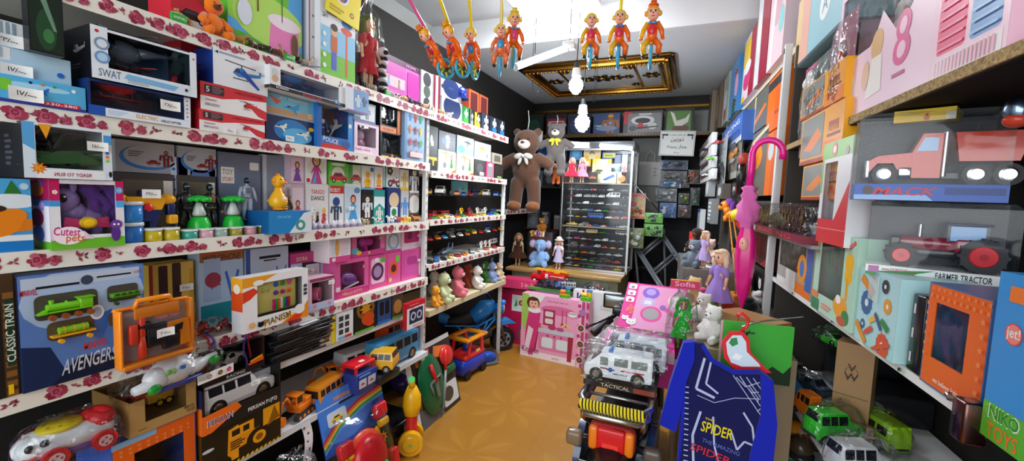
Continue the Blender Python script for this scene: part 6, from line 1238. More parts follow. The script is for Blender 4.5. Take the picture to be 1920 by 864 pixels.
bagpack('olive-green and silver crinkled pack beside the cabinet',1174,1207,427,465,4.6,'6a7a3c',('lg','wh','cr'),puff=.035)
# ladder
def ladder():
 A=Vector((-.62,4.75,1.02));B=Vector((-.02,4.2,.30));t=thing('step_ladder','grey metal step ladder leaning beside the car cabinet','ladder',(.07,0,0));m=pl('6a6e74');off=Vector((.20,.12,.20));d=(B-A).normalized()
 for k,o_ in enumerate((Vector((0,0,0)),off)):
  b=MB();p,q=A+o_-d*(.05),B+o_;p=p if k == 0 else p+d*.1;
  for e in (-.02,.02): b.tube([p+Vector((0,e*.5,e)),q+Vector((0,e*.5,e))],.016,m,6)
  b.build('rail',t)
 for i in range(4):
  b=MB();p=A+(B-A)*(.12+.23*i);b.tube([p,p+off],.018,pl('55585e'),6);b.tube([p+d*.04,p+off+d*.04],.014,pl('55585e'),6);b.build('step',t)
 b=MB();b.tube([(-.62,4.75,1.02),(-.5,4.95,.02)],.014,m,6);b.tube([(-.34,4.86,1.2),(-.25,5.1,.02)],.014,m,6);b.build('rear_leg',t)
 b=MB();b.tube([(-.02,4.2,.30),(.17,4.05,.02)],.018,m,6);b.build('front_leg',t)
ladder()
b=MB();b.tube([tuple(on_y(1182,337,4.6)),tuple(on_y(1238,398,4.6))],.007,mt('b0b4b8'),8);tag(b.build('metal_rod'),'thin shiny rod slanting down from the cabinet post','rod')
b=MB(Tr(-.42,5.15,0));b.box((0,0,.36),(.3,.3,.72),mat('15151a','cloth'),.06);b.box((0,-.155,.5),(.22,.02,.2),mat('1d1d22','cloth'),.02);tag(b.build('travel_bag'),'black fabric bag standing under the ladder','bag')
b=MB(Tr(-.40,4.02,0));b.box((0,0,.2),(.34,.3,.4),mat('1a1a1e','cloth'),.05);tag(b.build('travel_bag'),'second black fabric bag lying lower, below the ladder rungs','bag')
# ---- display cabinet of die-cast cars
CX0,CX1,CY,CZ0,CZ1=-1.30,-.585,4.45,.735,2.02
b=MB();b.box((-1.2,4.62,.715),(1.22,.9,.035),pl('b08a54'),.004);t=thing('display_counter','beige counter with wooden top, carrying the car cabinet and soft toys','counter',(0,0,0));b.build('counter_top',t)
b=MB();b.box((-1.2,4.66,.35),(1.14,.8,.695),mat('a8a888','matt'));b.box((-1.48,4.245,.36),(.5,.02,.6),mat('b0ae90','matt'),.004);b.build('base_cabinet',t)
t=thing('display_cabinet','tall glass display cabinet packed with die-cast cars','display cabinet',(0,0,0));AL=mt('b4b8bc');b=MB()
for x in (CX0,CX1):
 for y in (CY,CY+.38): b.box((x,y,(CZ0+CZ1)/2),(.022,.022,CZ1-CZ0),AL if x == CX0 else pl('d8dadc'),.002)
for z in (CZ0+.011,CZ1-.011):
 for y in (CY,CY+.38): b.box(((CX0+CX1)/2,y,z),(CX1-CX0,.022,.022),AL)
b.box(((CX0+CX1)/2,CY+.19,CZ1+.03),(CX1-CX0+.03,.42,.07),pl('5a5e64'),.004)
b.build('frame',t)
b=MB();b.box(((CX0+CX1)/2,CY+.39,(CZ0+CZ1)/2),(CX1-CX0,.004,CZ1-CZ0),pl('4a525a'));b.build('back_panel',t)
b=MB();
for x in (CX0,CX1): b=MB();b.box((x,CY+.19,(CZ0+CZ1)/2),(.004,.36,CZ1-CZ0-.03),mat('wh','glass'));b.build('side_glass',t)
b=MB();b.box(((CX0+CX1)/2,CY+.004,1.30),(CX1-CX0-.03,.004,1.12),mat('wh','glass'));b.build('front_glass',t)
cz=[1.66,1.582,1.508,1.434,1.362,1.29,1.20,1.125,1.05,.975,.90,.825,.752]
for i,z in enumerate(cz):
 b=MB();thick=i in (0,6);b.box(((CX0+CX1)/2,CY+.19,z-.004),(CX1-CX0-.03,.34,.014 if thick else .004),pl('a89c80') if thick else mat('dfe8ea','glass'));b.build('cabinet_shelf',t)
GR='die-cast cars in the tall cabinet';ORD=('first','second','third','fourth','fifth','sixth','seventh','eighth','ninth','tenth')
RC_=random.Random(21)
for r_,z in enumerate(cz[1:]):
 n=8;specials={1: {5: ('van','wh',.14)},4: {3: ('bus','bl',.16),6: ('suv','rd',.1)},5: {0: ('sedan','ye',.12),6: ('sport','lg',.12)},6: {0: ('bus','lg',.12),2: ('bus','ye',.12),5: ('bus','wh',.13)},7: {1: ('van','pk',.06)},9: {2: ('sedan','or_',.085),6: ('sedan','wh',.095)},10: {1: ('sedan','or_',.08),6: ('sedan','rd',.095)},11: {6: ('sport','ye',.1),4: ('suv','db',.08)}}.get(r_,{})
 x=CX0+.06;k=0
 while x < CX1-.05 and k < 10:
  kd,c,L=specials.get(k,(RC_.choice(('sedan','sport','suv','van','sedan')),RC_.choice(('wh','bk','gy','rd','lg','db','lg','dg','wh','dr','gn','ye','bl')),RC_.choice((.06,.07,.075))))
  tiny_car('%s toy %s, tall cabinet, row %s from top, %s from left' % (CN.get(c,'pale'),{'sport': 'sports car','suv': 'jeep'}.get(kd,kd),('one','two','three','four','five','six','seven','eight','nine','ten','eleven','twelve')[r_],ORD[k]),(x+L/2-.02,CY+.09+RC_.uniform(-.02,.02),z+.002),RC_.choice((0,.2,-.25,.1)),kd,c,L,GR)
  x += L+RC_.uniform(.008,.02);k += 1
for r_ in (1,3,5,8,10):     # a second rank behind
 x=CX0+.09;k=0
 while x < CX1-.1:
  kd,c=RC_.choice(('suv','van','sedan')),RC_.choice(('bk','dg','gy','db','dr','lg'));L=.08
  tiny_car('%s toy %s, cabinet rear rank, row %s from top, %s from left' % (CN.get(c,'dark'),{'suv': 'jeep'}.get(kd,kd),('one','two','three','four','five','six','seven','eight','nine','ten','eleven','twelve')[r_],ORD[k]),(x,CY+.24,cz[1:][r_]+.002),.3,kd,c,L,GR)
  x += .115;k += 1
PKS=[(1068,1092,275,300,'cabinet card with a bluish print, upper left','5a8ab0',[('e',.5,.5,.3,.3,'lb')]),(1094,1127,277,298,'yellow and white vehicle set card at the top of the cabinet','e8e0b0',[('r',0,0,.3,.3,'ye'),('car',.5,.55,.3,'tn'),('r',.7,0,1,.3,'ye')]),(1129,1155,285,297,'yellow and green boxed vehicle at the top right of the cabinet','4a7ac0',[('r',.1,.15,.95,.85,'ye'),('r',.2,.3,.8,.6,'gn')]),
       (1096,1108,298,312,'small yellow card below the vehicle set card','ye',[('e',.5,.4,.3,.3,'wh')]),(1110,1147,298,322,'green-grey vehicle set card with yellow corners','b8b890',[('r',0,.8,.2,1,'ye'),('r',.8,.7,1,1,'ye'),('car',.4,.45,.35,'5a6a3c'),('e',.8,.15,.15,.12,'ye')]),(1152,1164,290,322,'dark blue figure card in the cabinet','2c3a58',[('bot',.5,.5,.5,'lb')]),(1166,1176,290,328,'pale blue card with a red figure at the cabinet edge','a8c4dc',[('bot',.5,.5,.8,'b02c30')]),
       (1103,1120,323,336,'dark carton with an orange toy on the middle cabinet shelf','3a3438',[('car',.5,.5,.4,'or_')]),(1126,1156,322,338,'white and blue boxed vehicle on the middle cabinet shelf','e8ecf0',[('p',[(.1,.3),(.8,.8),(.95,.6),(.3,.2)],'3a6ac0')]),(1157,1175,322,340,'orange and white bagged toy at the right of the middle cabinet shelf','e8c090',[('e',.5,.4,.4,.3,'or_'),('e',.3,.7,.2,.2,'wh')])]
for i,(x0,x1,yt,yb,lab,c,art) in enumerate(PKS):
 up=yb < 325;BB(lab,x0,x1,yt,yb,CY+(.16 if yb < 313 else .10 if up else .05),c,art,d=.02,zb=None if (up and yb < 315) else (1.6635 if yb > 325 else 1.6635+.0),name='boxed_toy')
for i in range(12):
 b=MB();b.box((0,0,.025),(.022,.05,.05),mat(('gy','lg','or_','tn','rd')[(i*3) % 5],'plas'),.004);tag(b.build('toy_pack',None,(CX0+.07+.055*i,CY+.09,cz[1]+.002+.0),0),'small upright toy pack on the shelf under the card packs, %s from the left' % ('first','second','third','fourth','fifth','sixth','seventh','eighth','ninth','tenth','eleventh','twelfth')[i],'toy pack','upright packs in the cabinet') if i % 1 == 0 and False else b
# tube lamps on the cabinet head
def tube_lamp(label,p0,p1,r=.013,power=9,sag=0,holder=True):
 p0,p1=Vector(p0),Vector(p1);mid=(p0+p1)/2;d=(p1-p0)
 t=thing('tube_lamp',label,'lamp',mid);q=d.normalized();h=d/2
 b=MB();b.cyl(-h*.97,h*.97,r,r,LAMPM,12);b.build('glowing_tube',t)
 b=MB();b.cyl(-h,-h*.96,r*1.15,r*1.15,pl('dfe1e3'),12);b.cyl(h*.96,h,r*1.15,r*1.15,pl('dfe1e3'),12);b.build('end_cap',t)
 ld=bpy.data.lights.new('tube_light','AREA');ld.shape='RECTANGLE';ld.size=d.length*.95;ld.size_y=.03;ld.energy=power;ld.color=(.92,.97,1)
 o=bpy.data.objects.new('tube_light',ld);COL.objects.link(o);o.parent=t;o.location=(0,0,-r-.004)
 x=q;z=(Vector((0,0,1)) - x*x.z).normalized();y=z.cross(x);o.rotation_euler=Matrix((x,y,z)).transposed().to_euler()
 return t
LAMPM=bpy.data.materials.new('lit_tube');LAMPM.use_nodes=True
_b=LAMPM.node_tree.nodes['Principled BSDF'];_b.inputs['Emission Color'].default_value=(.88,.95,1,1);_b.inputs['Emission Strength'].default_value=14
tube_lamp('lit tube lamp on the cabinet head, left one',tuple(on_y(1050,267,CY-.03)),tuple(on_y(1106,271,CY-.03)),.018,3.5)
tube_lamp('lit tube lamp on the cabinet head, right one running past the post',tuple(on_y(1124,272,CY-.03)),tuple(on_y(1187,279,CY-.03)),.018,3.5)
# ---- soft toys in the recess
def at_y(px,py,Y): p=on_y(px,py,Y);return p
p=at_y(980,396,3.9);HB1=plush('big brown plush bear with a pale muzzle, hanging upright at the back left',(p.x,3.95,p.z),.1,.80,'53382a','ece6dc',pose='hang',bow='b8b4b0',foot='7a4a28',nose='4a3a38')
p=at_y(1037,330,4.2);HB2=plush('grey plush bear with yellow bow, hanging right of the big brown bear',(p.x,4.25,p.z),.15,.54,'6c6664','e8e8e4',pose='hang',bow='e8d23c')
b=MB();b.box((-1.55,4.62,.86+.0),(.5,.2,.02),mat('6a2c28','matt'));
tag(rose_shelf('wall_shelf','dark recess shelf behind the big brown bear',4.2,5.3,1.34,dep=.3,X=-1.85,seed=2),None,None)
for z,lab in ((1.62,'upper shelf in the dark recess behind the bears'),(1.08,'lower reddish shelf in the dark recess above the dolls')):
 b=MB();b.box((0,0,0),(.95,.3,.02),mat('4a2420' if z < 1.2 else '4a4c50','matt'));tag(b.build('wall_shelf',None,(-1.62,YB-.17,z)),lab,'shelf')
for i,(x,z,c,w,h,lab) in enumerate(((-1.85,1.63,'8a9ab0',.12,.2,'pale blue carton'),(-1.7,1.63,'3a3a44',.14,.18,'charcoal carton'),(-1.5,1.63,'6a5a50',.12,.2,'brown carton'),(-1.3,1.63,'50606a',.12,.16,'slate carton'),(-1.9,1.09,'70787c',.14,.2,'grey carton'),(-1.72,1.09,'3c3434',.12,.22,'dark brown carton'),(-1.55,1.09,'8c8480',.12,.18,'dusty pink carton'),(-1.36,1.09,'2c3440',.14,.2,'blue-black carton'))):
 carton('%s on the %s shelf of the dark recess' % (lab,'upper' if z > 1.5 else 'reddish lower'),'boxed toy',(x,YB-.3,z+.0005),0,w,.1,h,c,[('e',.5,.5,.3,.3,'gy'),('tl',.1,.8,.9,.95,2,'lg')])
p=at_y(968,494,4.32);doll('doll with wild fair hair in a brown and cream dress, on the counter end',(p.x,4.36,.7335),.2,.37,'4a2c20',hair='a88450',sleeves='c8c0a4',wide=1.35)
p=at_y(1005,497,4.3);E_=plush('pale blue plush elephant with pink ears, seated on the counter',(p.x+.01,4.40,.7335),.05,.33,'8fb8e8','f0c0dc',kind='elephant',name='plush_elephant')
p=at_y(1040,497,4.3);doll('doll in a white bonnet and lilac dress, right of the blue elephant',(p.x+.02,4.36,.7335),-.1,.35,'c8c0e4',hair='d8b890',hat='e8e4ec',sleeves='ece8f0',wide=.8)
t=thing('toy_numbers','cluster of colourful soft number shapes on top of the elephant','toy numbers',(at_y(1008,440,4.38).x,4.40,1.065));
for i,(s_,c) in enumerate(zip('9Q97',('ye','rd','pu','or_'))): b=MB();b.text(s_,-.06+.04*i,.03,.07,mat(c),y=-.05);b.box((-.06+.04*i,-.02,.03),(.03,.03,.06),mat('wh','cloth'),.008);b.build('number',t)
t=plush('tiger-striped plush toy perched above the number shapes',(at_y(1015,430,4.6).x,4.62,1.10),.2,.17,'b8742c','e8d8b0',name='plush_tiger')
b=MB(Tr(at_y(1015,430,4.6).x,4.66,0));b.box((0,0,.92),(.3,.2,.36),mat('3a3234','card'),.004);b.box((0,-.102,.95),(.24,.002,.2),mat('6a4a40','card'));tag(b.build('toy_box'),'dark carton standing on the counter behind the elephant','boxed toy')
for o_,z0,z1 in ((HB1,.78,.98),(HB2,.53,.62)):
 b=MB();b.tube([(0,0,z0),(.01,.01,(z0+z1)/2),(0,0,z1)],.003,mat('wh','cloth'),5);b.build('hanging_cord',o_)
# red and pink frocks with doll heads hanging at the cabinet's left post
for i,(px,c,hc,lab) in enumerate(((1071,'d8304c','e8b0b8','hanging doll in a wide deep-pink frock at the cabinet corner'),(1089,'e898b8','f0c8cc','hanging doll in a pale pink frock, right of the deep-pink one'))):
 p=at_y(px,332,4.25);d_=doll(lab,(p.x,4.27+.03*i,p.z-.05),0,.26,c,hair=hc,wide=1.6 if i == 0 else 1.2,sleeves=c)
p=at_y(1037,345,4.3);t=plush('orange and green hanging plush tiger below the grey bear',(p.x,4.4,p.z),0,.22,'d8702c','5a8a3c',pose='hang',name='plush_tiger')
b=MB();b.ell((0,0,0),(.07,.05,.12),mat('1c3a6a','cloth'));tag(b.build('fabric_bundle',None,(at_y(1016,290,4.3).x,4.35,at_y(1016,290,4.3).z)),'dark blue fabric bundle between the two hanging bears','bundle')
# tiny hanging notice card at the bear
# ---- stacked goods in front of the counter
def slab(label,x,y,z,w,d,h,c,rz=0,art=(),name='toy_box',cat='boxed toy',top=None): return carton(label,cat,(x,y,z),rz,w,d,h,c,art,top=top,name=name)
slab('white and red carton beneath the flat boards, behind the kitchen box',-1.0,3.90,0,.62,.28,.60,'d8d4d8',top=[('r',0,0,1,1,'c8ccd0')])
slab('upright crimson carton with a small framed flower print',-1.60,3.92,0,.34,.1,.55,'c41f50',.0,[('r',.45,.62,.88,.92,'e8ecec'),('r',.48,.65,.85,.89,'dfe8e0'),('flower',.75,.78,.1,'c02c50'),('p',[(.52,.7),(.6,.86),(.64,.72)],'gn'),('e',.3,.3,.04,.04,'pk'),('e',.8,.5,.03,.03,'pk'),('p',[(.6,.12),(.8,.45),(.88,.42),(.68,.1)],'7a4a6a'),('tl',.75,.1,.85,.3,4,'ye')])
slab('flat pink carton printed 3 in 1, lying left of the fire engine',-1.53,3.86,.585,.36,.2,.085,'d8386c',.1,[('t','3 in 1',.72,.5,.5,.3,'f0b0c8')])
slab('green-edged flat board game lying on the white and red carton',-1.12,3.86,.602,.60,.26,.022,'4aa03c',.03,top=[('r',.05,.05,.95,.95,'e8d060')],name='board_game',cat='board game')
slab('dark flat board game on the green-edged one',-1.10,3.865,.6245,.54,.24,.018,'24262c',-.03,top=[('r',.05,.05,.95,.95,'3a4050')],name='board_game',cat='board game')
def fire_engine():
 p=on_z(1035,527,.645);t=thing('toy_fire_engine','red toy fire engine with a yellow ladder, lying on the flat boards','toy fire engine',(p.x-.0,4.0,.6435),-.12);L=.38;R_=pl('d81c20');b=MB()
 b.box((.06,0,.075),(.26,.1,.07),R_,.006);b.box((-.12,0,.06),(.12,.1,.05),R_,.01);b.box((-.075,0,.105),(.06,.095,.05),R_,.008);b.build('body',t)
 b=MB()
 for s in (-1,1): b.box((-.075,s*.0485,.112),(.035,.002,.028),pl('dg'));b.box((.0,s*.0508,.08),(.03,.002,.045),pl('wh'));b.box((.11,s*.0508,.085),(.14,.002,.008),pl('f0c0b0'))
 b.box((-.107,0,.112),(.002,.08,.03),pl('dg'));b.build('windows_and_stripes',t)
 for x in (-.13,.06,.13):
  for s in (-1,1): w=MB();w.cyl((x,s*.03,.028),(x,s*.054,.028),.028,.028,mat('bk','rub'));w.cyl((x,s*.054,.028),(x,s*.056,.028),.014,.012,pl('wh'));w.build('wheel',t)
 b=MB();Yl=pl('f2b418')
 for s in (-1,1): b.box((.03,s*.03,.135),(.36,.01,.012),Yl)
 for i in range(12): b.box((-.13+.03*i,0,.135),(.007,.06,.01),Yl)
 b.box((.1,0,.122),(.06,.07,.018),Yl,.003);b.build('ladder',t)
fire_engine()
for i,(px,c,W_) in enumerate(((1022,'db','dark blue bagged toy tractor before the fire engine'),(1048,'bl','blue and white bagged toy van, middle of the bagged row'),(1066,'lg','silver bagged toy van at the right of the bagged row'))):
 p=on_z(px,541,.645);t=vehicle(W_,(p.x,3.88,.6435),.1*i,.13,.06,.06,('suv','van','bus')[i],c);b=MB();clear_bag(b,.155,.09,.09,'crinkle',.006,i);b.wrap(t)
t=thing('foil_bag','crinkled silver bag with red toy parts, right end of the bagged row','bag',(on_z(1122,545,.62).x,3.95,.6005));b=MB();clear_bag(b,.24,.16,.12,'crinkle',.02,8);b.wrap(t);b=MB();rd=random.Random(3)
for i in range(12): b.ell((rd.uniform(-.08,.08),rd.uniform(-.05,.05),rd.uniform(.015,.08)),(rd.uniform(.01,.03),.015,rd.uniform(.008,.02)),mat(rd.choice(('lg','wh','b02c30','dg','gy')),'metal' if i % 2 else 'plas'),8,5)
b.build('toy_pieces',t)
carton('white carton with a cat-faced logo, behind the pink kitchen box','boxed toy',(on_y(1112,600,3.8).x+.02,3.78,0),0,.42,.1,.66,'dfe2e6',[('cat',.75,.9,.09,'f0e8ec'),('p',[(.08,.97),(.12,.97),(.12,.84),(.08,.84)],'3a3c6c'),('p',[(.12,.9),(.18,.97),(.2,.95),(.15,.9),(.21,.84),(.18,.84)],'3a3c6c'),('tl',.6,.76,.95,.84,2,'lg'),('r',.9,0,1,.7,'d08aa8')])
# kitchen box
kz=.595;A=on_z(975,664,0);B_=on_z(1099,692,0);ang=math.atan2(B_.y-A.y,B_.x-A.x);kw=(B_-A).length
P_='d878a8'
KIT=[('r',0,0,1,1,'f0a8cc'),('p',[(0,.55),(0,1),(.3,1),(.12,.6),(.1,.3)],'a8d060'),('p',[(.1,1),(.36,1),(.2,.75)],'f4f4f0'),('r',0,0,.84,.1,'f6e8f0'),
 ('e',.56,.8,.26,.07,'e070a4'),('r',.34,.55,.52,.8,'a83c5c'),('rr',.37,.58,.49,.66,.02,'e8d8dc'),('rr',.37,.69,.49,.77,.02,'e8d8dc'),('r',.2,.43,.8,.5,'c8d0dc'),('r',.28,.16,.78,.43,'e084b0'),('rr',.33,.2,.5,.36,.03,'dfe8f0'),('rr',.55,.2,.73,.36,.03,'dfe8f0'),('o',.42,.39,.02,'b83c6c'),('o',.52,.39,.02,'b83c6c'),('o',.62,.39,.02,'b83c6c'),
 ('p',[(.72,.05),(.78,.05),(.8,.43),(.72,.43)],'a82c44'),('p',[(.2,.1),(.24,.1),(.28,.43),(.2,.43)],'a82c44'),('r',.62,.6,.635,.82,'b83c64'),('r',.68,.62,.69,.82,'b83c64'),('e',.627,.6,.02,.03,'b83c64'),('e',.685,.6,.02,.03,'b83c64'),('e',.48,.53,.06,.04,'c03c68'),('e',.6,.52,.06,.03,'c8508a'),('p',[(.6,.56),(.68,.63),(.76,.56),(.72,.56),(.68,.6),(.64,.56)],'f0d070'),
 ('p',[(.06,.05),(.2,.05),(.28,.5),(.3,.72),(.12,.74),(.08,.5)],'d83c80'),('p',[(.05,.05),(.12,.05),(.2,.45),(.12,.5)],'f0dce4'),('e',.2,.76,.1,.05,'f4f0f0'),('e',.18,.87,.1,.095,'5a3424'),('e',.19,.85,.072,.08,'ecb898'),('e',.18,.93,.08,.03,'5a3424'),('o',.165,.86,.01,'bk'),('o',.215,.86,.01,'bk'),('e',.19,.81,.02,.008,'rd'),('p',[(.2,.5),(.32,.5),(.32,.56),(.2,.6)],'d83c80'),('o',.33,.53,.025,'sk'),
 ('t','Kitchen',.16,.12,.09,.26,'8a2c6c'),('t','SET',.17,.045,.03,.08,'8a2c6c'),('t','toys dream play set',.55,.93,.03,.3,'a8407c'),('r',.86,0,.9,1,'f6d8e6'),('r',.9,0,.945,1,'c04880'),('r',.945,0,.96,1,'f0c0d8'),('e',.77,.78,.07,.04,'f4ecf0'),('t','BabyBaby',.77,.79,.03,.12,'3a2c34'),('t','LITTLE',.55,.05,.02,.1,'dg')] + \
 [('e',.87,.93-.075*i,.025,.03,'cf3c88' if i % 2 == 0 else 'f0b0d0') for i in range(12)] + [('rr',.965,.9-.15*i,1,1-.15*i,.02,'c83c80') for i in range(7)] + [('o',.9,.6-.24*i,.06,'e8dcc8') for i in range(3)] + [('o',.9,.6-.24*i,.045,'5a4440') for i in range(3)] + [('o',.9,.6-.24*i,.02,'c03c5c') for i in range(3)] + [('e',.91,.84,.05,.05,'b07cb8')]
carton('large pink toy kitchen carton lettered Kitchen, standing on the floor','boxed toy',((A.x+B_.x)/2,(A.y+B_.y)/2,0),ang,kw,.11,kz,'f0a8cc',KIT,sidec='b83c70')
def toy_train(label,px,cs):
 p=on_z(px,566,kz);yy=(A.y+B_.y)/2+.05;t=thing('toy_train',label,'toy train',(p.x,yy+(p.x-(A.x+B_.x)/2)*math.tan(ang),kz+.0005),.1);b=MB();b.box((0,0,.03),(.09,.045,.016),mat(cs[0],'plas'),.003);b.cyl((-.04,0,.055),(.01,0,.055),.02,.02,mat(cs[1],'plas'));b.build('boiler',t)
 b=MB();b.box((.03,0,.06),(.035,.045,.05),mat(cs[2],'plas'),.004);b.box((.03,0,.09),(.05,.055,.01),mat(cs[3],'plas'),.003);b.build('cab',t);b=MB();b.cyl((-.025,0,.07),(-.025,0,.095),.007,.011,mat(cs[4],'plas'));b.build('chimney',t)
 for x in (-.03,.005,.035):
  for s in (-1,1): w=MB();w.cyl((x,s*.02,.017),(x,s*.03,.017),.0165,.0165,pl('5ac81c'));w.cyl((x,s*.03,.017),(x,s*.031,.017),.006,.006,pl('dgn'));w.build('wheel',t)
toy_train('small toy train, orange and blue, on the kitchen box nearer the girl picture',1048,('or_','or_','gn','bl','bl'))
toy_train('small toy train, yellow with blue roof, right-hand one on the kitchen box',1096,('gn','ye','ye','bl','rd'))
# ---- ride-on bike
def kid_bike():
 W=on_z(944,656,0);t=thing('ride_on_bike','blue ride-on toy motorbike with black wheels under the beige board','ride-on toy',(W.x-.02,W.y,0),.9);B=pl('2a8ce0');K=mat('1a1b1e','rub');G=pl('5a5e66')
 R=.115
 b=MB();b.cyl((0,-.04,R),(0,.04,R),R,R,K,28);b.build('front_tyre',t)
 b=MB();b.cyl((0,-.043,R),(0,.043,R),R*.62,R*.62,pl('8a8e94'),20);b.cyl((0,-.046,R),(0,.046,R),R*.2,R*.2,K,12)
 for i in range(5): a=i*2*PI/5;b.box((R*.4*math.cos(a),-.045,R+R*.4*math.sin(a)),(.03,.004,.03),K)
 b.build('front_rim',t)
 b=MB();
 for s in (-1,1): b.tube([(0,s*.055,R),(-.09,s*.05,.42)],[.014,.016],G,8)
 b.build('fork',t)
 b=MB();b.prism([(-.06,.30),(.06,.31),(.13,.26),(.06,.27),(.0,.265),(-.06,.25)],-.05,.05,B,True);b.build('mudguard',t)
 b=MB();b.ell((-.05,0,.42),(.05,.065,.075),B);b.build('headlamp',t);b=MB();b.ell((-.015,0,.42),(.025,.05,.06),pl('lg'));b.build('lamp_lens',t)
 b=MB();b.loft_=None;b.tube([(-.1,0,.46),(-.2,0,.43),(-.33,0,.35)],[.05,.085,.06],B,12);b.build('tank',t)
 b=MB();b.tube([(-.28,0,.36),(-.42,0,.33),(-.58,0,.35)],[.05,.075,.055],mat('141416','rub'),12);b.build('seat',t)
 b=MB()
 for s in (-1,1):
  for P in ([(-.12,s*.07,.36),(-.3,s*.08,.29),(-.62,s*.07,.33)],[(-.12,s*.07,.34),(-.26,s*.08,.2),(-.4,s*.08,.22),(-.5,s*.07,.31)],[(-.2,s*.075,.32),(-.26,s*.08,.21)],[(-.3,s*.075,.29),(-.26,s*.08,.21)],[(-.3,s*.075,.29),(-.38,s*.08,.22)],[(-.42,s*.075,.3),(-.38,s*.08,.22)]): b.tube(P,.009,B,6)
 b.tube([(-.5,0,.33),(-.66,0,.40),(-.76,0,.37)],[.05,.05,.02],B,8);b.build('body_frame',t)
 b=MB();b.tube([(-.14,0,.2),(-.34,0,.17),(-.5,0,.2)],[.06,.075,.05],pl('4a4c52'),10);b.cyl((-.36,-.1,.19),(-.5,-.1,.2),.035,.045,G,14);b.cyl((-.5,-.1,.2),(-.502,-.1,.2),.03,.03,K,14);b.build('engine',t)
 for s in (-1,1): b=MB();b.cyl((-.6,s*.07,.09),(-.6,s*.11,.09),.09,.09,K,22);b.cyl((-.6,s*.11,.09),(-.6,s*.113,.09),.05,.05,pl('lg'),14);b.build('rear_wheel',t)
 b=MB();b.tube([(-.1,-.18,.52),(-.1,-.07,.5),(-.09,0,.48),(-.1,.07,.5),(-.1,.18,.52)],.012,K,8);b.build('handlebar',t)
 for s in (-1,1): b=MB();b.ell((-.1,s*.19,.525),.024,B);b.build('grip_end',t)
kid_bike()
for i,(X_,Y_,c,z,lab) in enumerate(((XL-.2,2.62,'5a1c20',.075,'dark red round toy in shadow under the beige board'),(XL-.33,2.82,'1c3a90',.075,'royal blue wrapped toy under the beige board'),(XL-.38,2.55,'4a347c',.075,'purple wrapped toy under the beige board'))):
 b=MB();b.ell((0,0,.0),(.09,.09,.075),mat(c,'plas'));b.tube([(-.06,0,.05),(0,.0,.085),(.06,0,.05)],.012,pl('lg'),6);tag(b.build('wrapped_toy',None,(X_,Y_,z)),lab,'toy')
# ================================================================ low goods on the left
Z7=.4805
zo1,lo1,wo1=LB('orange patterned window carton with rounded black opening, below the kraft dump truck box',205,368,805,Z7,'e8641c',[('r',0,.93,.5,1,'8ab8e0')] + [('st',.1+.1*(i % 9),.88-.05*(i//9),.03,4,'f08a44') for i in range(18)] + [('e',.2,.3,.05,.04,'bl')],sidec='3a5ab0',d=.2,window=(.24,.0,.84,.8),inner='1a1c22',inset=-.03)
vehicle('blue-grey toy truck inside the orange patterned carton',(lo1.x-.1,lo1.y,Z7+.004),PI/2,wo1*.55,.07,.07,'suv','5a7aa8',name='toy_truck')
zn1,ln1,wn1=LB('kraft tray lettered NIKOO TOYS holding a red and yellow dump truck',238,369,735,zo1+.001,'b8935a',[('t','NIKOO',.88,.26,.09,.16,'bk'),('t','TOYS',.9,.14,.09,.13,'bk'),('tl',.12,.1,.3,.16,1,'8a6a3c')],sidec='a8834c',d=.2,window=(.22,.3,.84,.999),inner='8a6a3c',inset=-.035,pane='glass',open_top=True)
truck_dump('red and yellow toy dump truck inside the kraft tray',(ln1.x-.1,ln1.y+.01,zn1-(zn1-ln1.z)*.75),PI/2,wn1*.62,'d82428','f0b01c')
# bagged white plane with a smiling face
b=MB();p=on_x(300,700,XL-.05);t=thing('toy_aeroplane','white smiling toy plane with green wing tips in a clear bag, on the kraft tray','toy plane',(XL+.02,p.y,zn1+.004),PI/2+.1);t.scale=(1.25,1.2,1.15)
b.ell((0,0,.045),(.055,.04,.04),pl('f0f1f4'));b.ell((-.045,-.01,.04),(.03,.025,.03),pl('f0f1f4'));b.tube([(-.1,-.02,.03),(-.03,-.01,.03),(.05,-.01,.035),(.105,-.01,.055)],[.012,.02,.02,.012],pl('f0f1f4'),8);b.build('body',t)
b=MB();b.box((.0,.0,.008),(.12,.06,.016),pl('2c3c9c'),.006);b.build('base',t)
for x,z in ((-.062,.02),(.09,.042)): b=MB();b.ell((x,-.03,z),(.016,.01,.014),pl('1fa83c'));b.build('wing_tip',t)
b=MB();b.ell((-.02,-.036,.055),(.006,.004,.008),pl('lgn'),8,5);b.ell((-.032,-.034,.055),(.006,.004,.008),pl('lgn'),8,5);b.box((.0,-.038,.058),(.014,.004,.012),pl('bl'),.002);b.tube([(.012,-.04,.03),(.022,-.041,.022),(.034,-.038,.03)],.0015,pl('bk'),5);b.build('face',t)
b=MB();clear_bag(b,.22,.13,.115,'crinkle',.008,12);b.wrap(t);b=MB();b.box((.07,-.062,.012),(.1,.002,.026),mat('f4f2ee','card'));b.Y=-.0635;b.art(.02,0,.1,.026,[('flower',.3,.5,.3,'gy'),('flower',.6,.5,.3,'br'),('flower',.85,.5,.3,'mg')],Y=-.0635);b.build('header_card',t)
